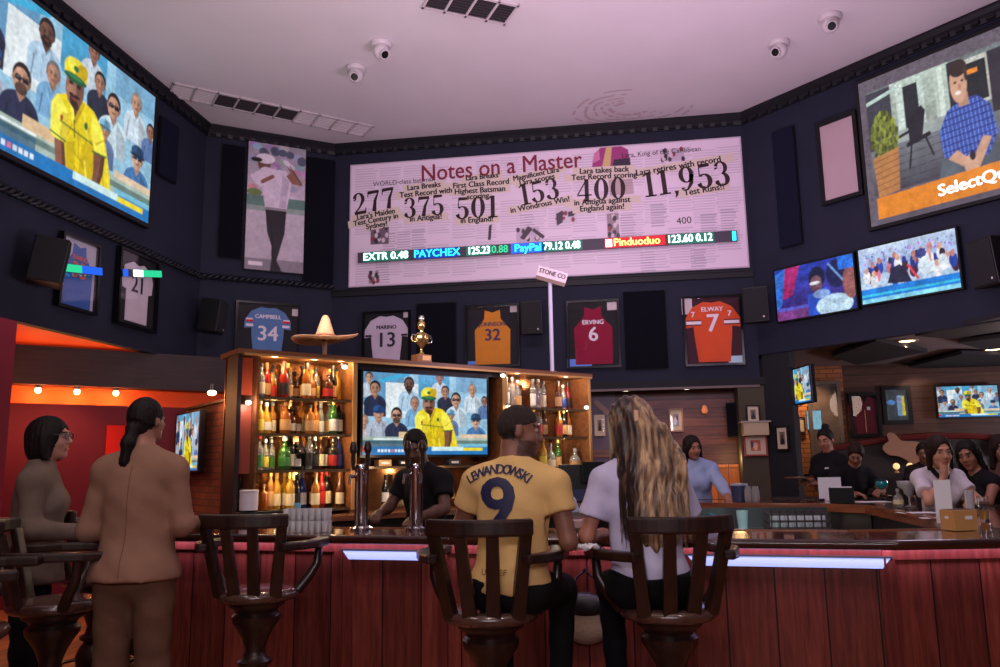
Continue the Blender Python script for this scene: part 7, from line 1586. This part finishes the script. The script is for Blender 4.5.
q = on_y(704, 410, 11.63); t = thing('wall_sconce', 'small amber wall sconce on the plank wall', 'wall lamp', (q.x, 11.63, q.z)); MB().cyl((0, 0, .02), (0, -.06, .02), .018).box((0, -.004, .02), (.06, .012, .1)).build('bracket', wf, t); MB().lathe([(.02, .06), (.035, .03), (.045, -.02), (.03, -.05)], 14, Matrix.Translation((0, -.08, 0))).build('shade', mat('sconce_amber', rgb(190, 110, 80), .3, emit=rgb(230, 130, 80), es=.5), t, auto=50)
q = on_y(737, 420, 11.45); t = thing('wall_speaker', 'black angled speaker in the corner beside the pillar shelf', 'speaker', (q.x-.02, 11.45, q.z), R(-20), 'loudspeakers bracketed to the walls'); MB().prism([(-.1, -.1), (.1, -.1), (.06, .1), (-.06, .1)], -.24, .24).build('cabinet', black, t, bevel=.008); MB().box((0, -.104, 0), (.18, .01, .44)).build('grille', foam, t)
# ---- televisions in the side rooms
c, w, h, a = wrect([(178, 414), (202, 413), (203, 470), (181, 472)], ((BW[0], BW[1]), -45), .1)
tv('television', 'small television on the brick wall, seen at a slant', CRICKET_SMALL, Vector((c.x, c.y, c.z))+Vector((.05, .05, 0)), w, h*.98, a, .06, .02, standoff=.05)
q = at_d(797, 386, 10.3); tv('television', 'slanted television hanging off the dark pillar', CRICKET_SMALL, (q.x+.1, q.y+.05, q.z), .8, .44, R(-79), .06, .02, standoff=.03, mount=False)
MB_arm = thing('tv_arm', 'black arm holding the slanted television to the pillar', 'bracket', (q.x+.1, q.y+.05, q.z)); MB().bar((0.03, .03, 0), (-.12, .25, 0), .06, .06).build('arm', black, MB_arm)
c, w, h, a = wrect([(935.5, 386.5), (996.5, 386.5), (996.5, 416.5), (936, 417.5)], ((2.2, 13.6), 0), .07)
tv('television', 'television on the far dining room wall', CRICKET_SMALL, (c.x, 13.53, c.z), w, h, 0, .05, .02, standoff=.02, mount=False)
# ---- dining room beyond
W_DI = ((2.2, 13.6), 0)
c, w, h, a = wrect([(882, 386), (912, 386), (911, 424), (882, 424)], W_DI, .03); t = thing('framed_screen', 'dim framed screen with a yellow figure beside the jacket case', 'screen', (c.x, 13.59, c.z), 0)  # a mirror; the screen it reflects is painted as a glowing picture
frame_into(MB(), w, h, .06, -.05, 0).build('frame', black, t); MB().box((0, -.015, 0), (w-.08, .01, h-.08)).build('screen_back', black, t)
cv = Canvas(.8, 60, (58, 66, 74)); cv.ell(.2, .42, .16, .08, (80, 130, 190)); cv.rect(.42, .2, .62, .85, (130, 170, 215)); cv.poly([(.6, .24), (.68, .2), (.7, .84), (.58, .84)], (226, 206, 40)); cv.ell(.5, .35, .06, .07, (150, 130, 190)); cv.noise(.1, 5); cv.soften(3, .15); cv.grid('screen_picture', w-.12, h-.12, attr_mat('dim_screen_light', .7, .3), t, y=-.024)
c, w, h, a = wrect([(849, 392), (880, 394), (880, 437), (849, 437)], W_DI, .03); t = thing('jacket_case', 'dark framed case holding a maroon jacket on the dining room wall', 'display case', (c.x, 13.59, c.z))
frame_into(MB(), w, h, .05, -.08, 0).build('frame', black, t); MB().box((0, -.01, 0), (w-.06, .012, h-.06)).build('backing', mat('backing_black', rgb(22, 20, 26), .8), t)
sc = h*.9; M = Matrix(((1,0,0,0),(0,0,-1,-.02),(0,1,0,-sc/2),(0,0,0,1))); MB().prism([(x*sc*1.1, y*sc) for x, y in JER['sleeve'][:3]+[(.3, .1), (.34, .1), (.36, .74), (.26, .9), (.08, .97), (0, .8), (-.08, .97), (-.26, .9), (-.36, .74), (-.34, .1), (-.3, .1), (-.255, .5)]], 0, .03, M).build('jacket', cloth('jacket_maroon', 96, 22, 36), t, bevel=.006)
MB().box((.06, -.055, .1), (.05, .006, .05)).build('badge', LB['white'], t); MB().box((0, -.055, -.1), (.01, .006, h*.5)).build('zip', gold, t); MB().box((0, -.075, 0), (w-.08, .003, h-.08)).build('glass', pane, t)
c, w, h, a = wrect([(809, 381), (843, 381), (843, 474), (809, 474)], W_DI, .03); o = thing('window_1', None, None, (c.x, 13.585, c.z)); structure(o)
frame_into(MB(), w, h, .06, -.06, 0).build('frame', mat('window_metal_frame', rgb(104, 92, 84), .4, .4), o); MB().box((0, -.004, 0), (w-.06, .006, h-.06)).build('dim_room', mat('window_dim_room', rgb(96, 82, 72), .5, vary=.35, vscale=5), o); MB().box((0, -.03, 0), (w-.06, .004, h-.06)).build('glass', pane, o)
cv = Canvas(1, 30, (150, 210, 235)); cv.noise(.15, 4)
c2 = on_y(813, 420, 13.57); t = thing('window_poster', 'pale blue lit sign behind the dining room window', 'sign', (c2.x+.02, 13.572, c2.z)); cv.grid('lit_face', .22, .3, attr_mat('poster_light', .6, .4), t); MB().box((0, .004, 0), (.24, .006, .32)).build('frame', steel_d, t)
# acoustic ceiling baffles
bm_ = mat('baffle_dark', rgb(34, 33, 40), .9)
for i, (pts, lab) in enumerate((([(832, 357), (876, 341), (928, 352), (857, 365)], 'flat dark ceiling baffle nearest the slanted television'), ([(915, 336), (1005, 316), (1060, 322), (952, 339)], 'flat dark ceiling baffle nearest the header of the dining room'), ([(909, 367), (962, 354), (1040, 356), (1010, 374)], 'flat dark ceiling baffle above the far television'), ([(958, 343), (1040, 333), (1050, 345), (985, 350)], 'narrow dark ceiling baffle between the two dining room downlights'))):
    q = [on_z(x, y, 2.88) for x, y in pts]; c = sum(q, Vector())/4; t = thing('ceiling_baffle', lab, 'ceiling baffle', (c.x, c.y, 2.88)); MB().prism([(v.x-c.x, v.y-c.y) for v in q], 0, .05).build('panel', bm_, t)
    for v in q[:2]: MB().cyl(((v.x-c.x)*.6, (v.y-c.y)*.6, .05), ((v.x-c.x)*.6, (v.y-c.y)*.6, .09), .006).build('hanger', steel_d, t)
# booth with curved red back and two pale hide-shaped signs
c = on_y(892, 432, 12.6); pts = []; N = 16
t = thing('booth', 'dark booth with a curved red top rail behind the far drinkers', 'booth', (c.x+.35, 12.6, 0))
z1 = on_y(900, 428, 12.6).z; poly = [(-1.3, .0), (1.9, 0), (1.9, z1-.3)]+[(1.9-3.2*k/N, z1-.26+.24*math.sin(PI*(.08+.84*k/N))-.1) for k in range(1, N)]+[(-1.3, z1-.28)]
M = Matrix(((1,0,0,0),(0,0,1,0),(0,1,0,0),(0,0,0,1))); MB().prism(poly, 0, .12, M).build('back_panel', mat('booth_dark', rgb(30, 22, 24), .6), t)
MB().tube([(x, -.0, z) for x, z in poly[2:]], .05, 8).build('top_rail', mat('booth_red_leather', rgb(96, 32, 30), .4), t, smooth=True); MB().box((.3, -.3, .3), (3.0, .5, .44)).build('seat', mat('booth_red_leather', rgb(96, 32, 30), .4), t, bevel=.03); MB().box((.3, -.3, .05), (2.9, .45, .1)).build('plinth', black, t)
hide = mat('hide_tan', rgb(158, 118, 94), .8, vary=.08)
for lab, pts in (('pale hide-shaped sign hung on the booth behind the man in black', [(886, 434), (893, 433), (900, 440), (906, 441), (918, 442), (925, 448), (924, 453), (919, 456), (921, 464), (912, 464), (904, 459), (896, 456), (888, 455), (882, 449), (884, 444), (888, 441)]), ('pale rounded sign on the booth at the edge of the picture', [(996, 436), (1003, 434), (1012, 440), (1014, 452), (1004, 456), (995, 452), (993, 444)])):
    q0_ = [on_y(x, y, 12.52) for x, y in pts]; n_ = len(q0_); q = []
    for k in range(n_):
        a_, b_, c_, d_ = q0_[k-1], q0_[k], q0_[(k+1) % n_], q0_[(k+2) % n_]
        for u in (0, .33, .66): q.append(.5*(2*b_+(c_-a_)*u+(2*a_-5*b_+4*c_-d_)*u*u+(3*b_-a_-3*c_+d_)*u**3))
    c = sum(q, Vector())/len(q); t = thing('hide_sign', lab, 'sign', (c.x, 12.52, c.z)); M = Matrix(((1,0,0,0),(0,0,-1,0),(0,1,0,0),(0,0,0,1))); MB().prism([(v.x-c.x, v.z-c.z) for v in q], 0, .03, M).build('hide', hide, t, bevel=.006); MB().box((0, .035, 0), (.1, .07, .05)).build('bracket', black, t)
for i, (px, py) in enumerate(((910, 466), (932, 467), (896, 462))):
    q = on_y(px, py, 11.9); t = thing('candle_lamp', '%s small glowing table lamp among the dining tables' % ORD[i], 'table lamp', (q.x, 11.9, on_y(910, 466, 11.9).z-.091), 0, 'small lamps on the dining tables'); MB().lathe([(.03, 0), (.03, .02), (.012, .03), (.012, .05)], 12).build('base', gold, t, auto=40); MB().sphere((0, 0, .09), .045, 12, 8).build('globe', mat('candle_globe', rgb(250, 220, 160), .4, emit=rgb(250, 210, 140), es=.9), t, smooth=True)
q = on_y(914, 475, 11.9); zt_ = on_y(910, 466, 11.9).z-.092; t = thing('dining_table', 'long dark dining table under the small glowing lamps', 'table', (q.x, 11.9, 0)); MB().box((0, 0, zt_-.02), (2.8, .5, .04)).build('tabletop', mat('booth_dark', rgb(30, 22, 24), .6), t)
for sx in (-.8, .8): MB().cyl((sx, 0, 0), (sx, 0, zt_-.04), .04).build('leg', black, t)
t = thing('host_stand', 'dark cabinet beneath the waitress at the dining room entrance', 'cabinet', (at_d(808, 500, 8.3).x, at_d(808, 500, 8.3).y+.1, 0), R(-20)); MB().box((0, 0, .52), (.6, .4, 1.04)).build('body', mat('booth_dark', rgb(30, 22, 24), .6), t, bevel=.01); MB().box((0, 0, 1.055), (.66, .46, .03)).build('top', cab_d, t); MB().box((.1, -.205, .5), (.3, .01, .7)).build('door', black, t)
# ================================================================== LAMPS AND LIGHT
if 'world' not in bpy.data.worlds: SC.world = bpy.data.worlds.new('world')
SC.world.use_nodes = True; bg = SC.world.node_tree.nodes['Background']; bg.inputs[0].default_value = (.55, .45, .62, 1); bg.inputs[1].default_value = .1
def area(name, loc, aim, w, h, power, c, spread=180):
    l = bpy.data.lights.new(name, 'AREA'); l.shape = 'RECTANGLE'; l.size = w; l.size_y = h; l.energy = power; l.color = c; l.spread = R(spread)
    o = bpy.data.objects.new(name, l); COL.objects.link(o); o.location = loc; d = Vector(aim)-Vector(loc); o.rotation_euler = d.to_track_quat('-Z', 'Y').to_euler(); return o
def point(name, loc, power, c, r=.05):
    l = bpy.data.lights.new(name, 'POINT'); l.energy = power; l.color = c; l.shadow_soft_size = r; o = bpy.data.objects.new(name, l); COL.objects.link(o); o.location = loc; return o
def spot(name, loc, aim, power, c, ang=60, blend=.6, r=.04):
    l = bpy.data.lights.new(name, 'SPOT'); l.energy = power; l.color = c; l.spot_size = R(ang); l.spot_blend = blend; l.shadow_soft_size = r; o = bpy.data.objects.new(name, l); COL.objects.link(o); o.location = loc; o.rotation_euler = (Vector(aim)-Vector(loc)).to_track_quat('-Z', 'Y').to_euler(); return o
WARM = (1, .62, .3); WHITE = (1, .86, .76); PINK = (1, .55, .85); LILAC = (.8, .62, 1)
# unseen area lights added to brighten the ceiling and the banner
area('uplight_pink', (1.0, 6.6, 2.75), (.8, 8.6, 6.3), 1.6, .5, 108, (.98, .7, .98))
area('uplight_lilac', (-2.4, 6.0, 2.75), (-2.6, 7.6, 6.3), 1.6, .5, 70, (.98, .86, .92))
area('uplight_rear', (0, -1.2, 2.6), (0, 4.5, 6.3), 3, .6, 115, (.98, .86, .93))
area('banner_wash', (-.8, 4.5, 5.9), (-1.0, 11.1, 4.9), 3.0, .4, 44, (1, .76, .93), 120)
for x_, y_, pw_ in ((-3.2, 1.2, 85), (-.6, .8, 190), (2.0, 1.4, 110), (-1.8, 2.6, 110)): spot('room_spot', (x_, y_, 6.2), (x_*.75, y_+2.2, 1.0), pw_, (1, .84, .76), 95, .8, .18)  # unseen fill spots added above the camera
# LED line under the bar overhang
for i, (a, L, ang) in enumerate(strip_along(FO, 0, 0, 0, 0)[:4]):
    d = Vector((math.cos(ang), math.sin(ang), 0)); nn = Vector((-d.y, d.x, 0)); p_ = a+d*L/2+nn*.115+Vector((0, 0, 1.018))
    o = area('bar_led_line', p_, p_+nn*.16-Vector((0, 0, .4)), L, .03, 1.5*L, (.86, .6, 1)); 
    o.rotation_euler = (R(16), 0, ang)
# cabinet shelf lights
for x, z, pw in ((.35, 2.36, 5), (.7, 2.36, 5), (.95, 2.36, 4), (.35, 2.0, 3), (.8, 2.0, 3), (.4, 1.7, 3), (.85, 1.7, 3), (.4, 1.4, 3), (.85, 1.4, 3)): point('shelf_light', CM @ Vector((x, .05 if z > 2.3 else .04, z)), pw, (1, .7, .36), .02)
for x, z, pw in ((Xc+.2, 2.36, 5), (Xd-.3, 2.36, 5), (Xc+.3, 2.0, 3), (Xd-.3, 2.0, 3), (Xd-.35, 1.7, 3)): point('shelf_light', CM @ Vector((x, .04, z)), pw, (1, .8, .56), .02)
point('shelf_light', CM @ Vector(((Xb+Xc)/2, -.02, 1.43)), 4, (1, .72, .4), .02); point('shelf_light', CM @ Vector((Xb+.3, -.25, 1.5)), 5, (1, .74, .5), .03)
bulb = mat('bulb_warm', rgb(255, 220, 160), .4, emit=(1, .78, .45, 1), es=7)
bulb_w = mat('bulb_white', rgb(255, 240, 220), .4, emit=(1, .9, .75, 1), es=5)
def small_lamp(label, loc, rz, m=bulb, s=1.0, name='shelf_lamp', group='small lamps in the liquor cabinet', cat='lamp'):
    t = thing(name, label, cat, loc, rz, group); MB().lathe([(.03*s, .0), (.03*s, .012), (.022*s, .016)], 14, Matrix.Rotation(PI, 4, 'X')).build('fitting', steel_d, t, auto=40); MB().sphere((0, 0, -.03*s), (.024*s, .024*s, .018*s), 12, 8).build('bulb', m, t, smooth=True)
small_lamp('bright little lamp at the corner above the framed television', CM @ Vector((Xc-.06, -.06, 2.37)), CA, bulb_w)
small_lamp('glowing lamp in the gap between television and far bay', CM @ Vector((Xc+.0, -.06, 2.06)), CA, bulb)
small_lamp('white lamp at the top right of the first bay of shelves', CM @ Vector((Xb-.1, -.005, 2.36)), CA, bulb_w)
small_lamp('white lamp on the rust-red end board of the cabinet', CM @ Vector((XA+.07, .03, 2.02)), CA, bulb_w); point('end_light', CM @ Vector((XA+.07, .0, 1.98)), 3, (1, .8, .6))
small_lamp('white lamp at the outer edge of the far bay', CM @ Vector((Xd-.06, -.005, 2.09)), CA, bulb_w)
# alcove lamps
def down_lamp(label, p, r=.06, m=bulb, group='recessed downlights', name='downlight'):
    t = thing(name, label, 'downlight', p, 0, group); MB().lathe([(r*1.35, 0), (r*1.35, -.006), (r*1.05, -.012), (r, -.004)], 22).build('trim_ring', mat('downlight_ring', rgb(200, 170, 140), .4), t, auto=40); MB().lathe([(r*.95, -.006), (r*.6, -.014), (0, -.016)], 22, cap=False).build('lens', m, t, auto=60)
for i, px in enumerate((38, 77, 116)):
    q = on_wall(px, 391, (AP[0]-.06, AP[1]+.06), 45); t = thing('slot_lamp', '%s warm lamp in the orange slot of the red alcove' % ('first', 'middle', 'last')[i], 'lamp', (q.x, q.y, 2.45), R(45), 'warm lamps in the orange slot')
    MB().cyl((0, 0, 0), (0, 0, -.03), .03).build('socket', steel_d, t, auto=40); MB().sphere((0, -.0, -.055), .035, 14, 8).build('bulb', bulb, t, smooth=True)
    point('slot_light', (q.x+.02, q.y-.02, 2.36), 10, (1, .5, .16), .03)
down_lamp('recessed downlight in the orange alcove ceiling', on_z(73, 349.5, 2.898), .075, bulb_w); q = on_z(73, 349.5, 2.8); spot('alcove_down', q, (q.x, q.y, 0), 60, (1, .6, .35), 100)
point('alcove_glow', (-6.3, 7.4, 2.2), 22, (1, .4, .2), .3)
q = on_wall(212, 392, (BW[0]-.1, BW[1]-.1), -45); t = thing('wall_lamp', 'warm lamp glowing above the brick wall by the cabinet', 'lamp', (q.x, q.y, 2.3)); MB().sphere((0, 0, 0), (.05, .05, .03), 14, 8).build('bulb', bulb, t, smooth=True); MB().cyl((0, 0, .02), (0, 0, .1), .02).build('stem', steel_d, t, auto=40); point('brick_light', (q.x-.03, q.y-.05, 2.24), 6, (1, .5, .2), .04)
# niche downlights
for i, px in enumerate((626, 687)):
    q = on_y(px, 388.5, 11.3); q.z = 2.469; down_lamp('recessed downlight over the plank wall, %s' % ('nearer the cabinet', 'nearer the pillar')[i], q, .07, bulb_w); spot('niche_down', (q.x, q.y, 2.43), (q.x, q.y+.1, 0), 8, (1, .66, .4), 110)
point('wainscot_glow', (1.5, 11.2, 1.5), 5, (1, .6, .25), .1)
# dining room
for i, (px, py) in enumerate(((907, 340.5), (993, 349))):
    q = on_z(px, py, 2.967); down_lamp('recessed downlight in the dining room ceiling, %s' % ('nearer the mirror', 'nearer the far television')[i], q, .1, bulb); spot('dining_down', (q.x, q.y, 2.9), (q.x, q.y, 0), 40, (1, .7, .45), 120)
spot('mirror_wash', (4.6, 13.0, 2.85), (4.7, 13.6, 2.2), 18, (1, .68, .5), 80)
spot('window_wash', (2.9, 13.1, 2.85), (2.95, 13.6, 1.8), 60, (1, .6, .3), 100)
area('dining_up', (8.2, 10.6, 1.6), (5.6, 10.6, 3.3), 1.2, .6, 120, (.9, .76, .84))  # unseen light added to brighten the dining room ceiling
point('dining_fill', (4.6, 9.6, 2.6), 16, (1, .72, .6), .3)
point('right_counter_light', (2.6, 6.6, 3.4), 40, (.9, .75, 1), .3)
point('bench_light', (1.0, 6.75, 1.0), 1.6, (.6, 1, .9), .05)
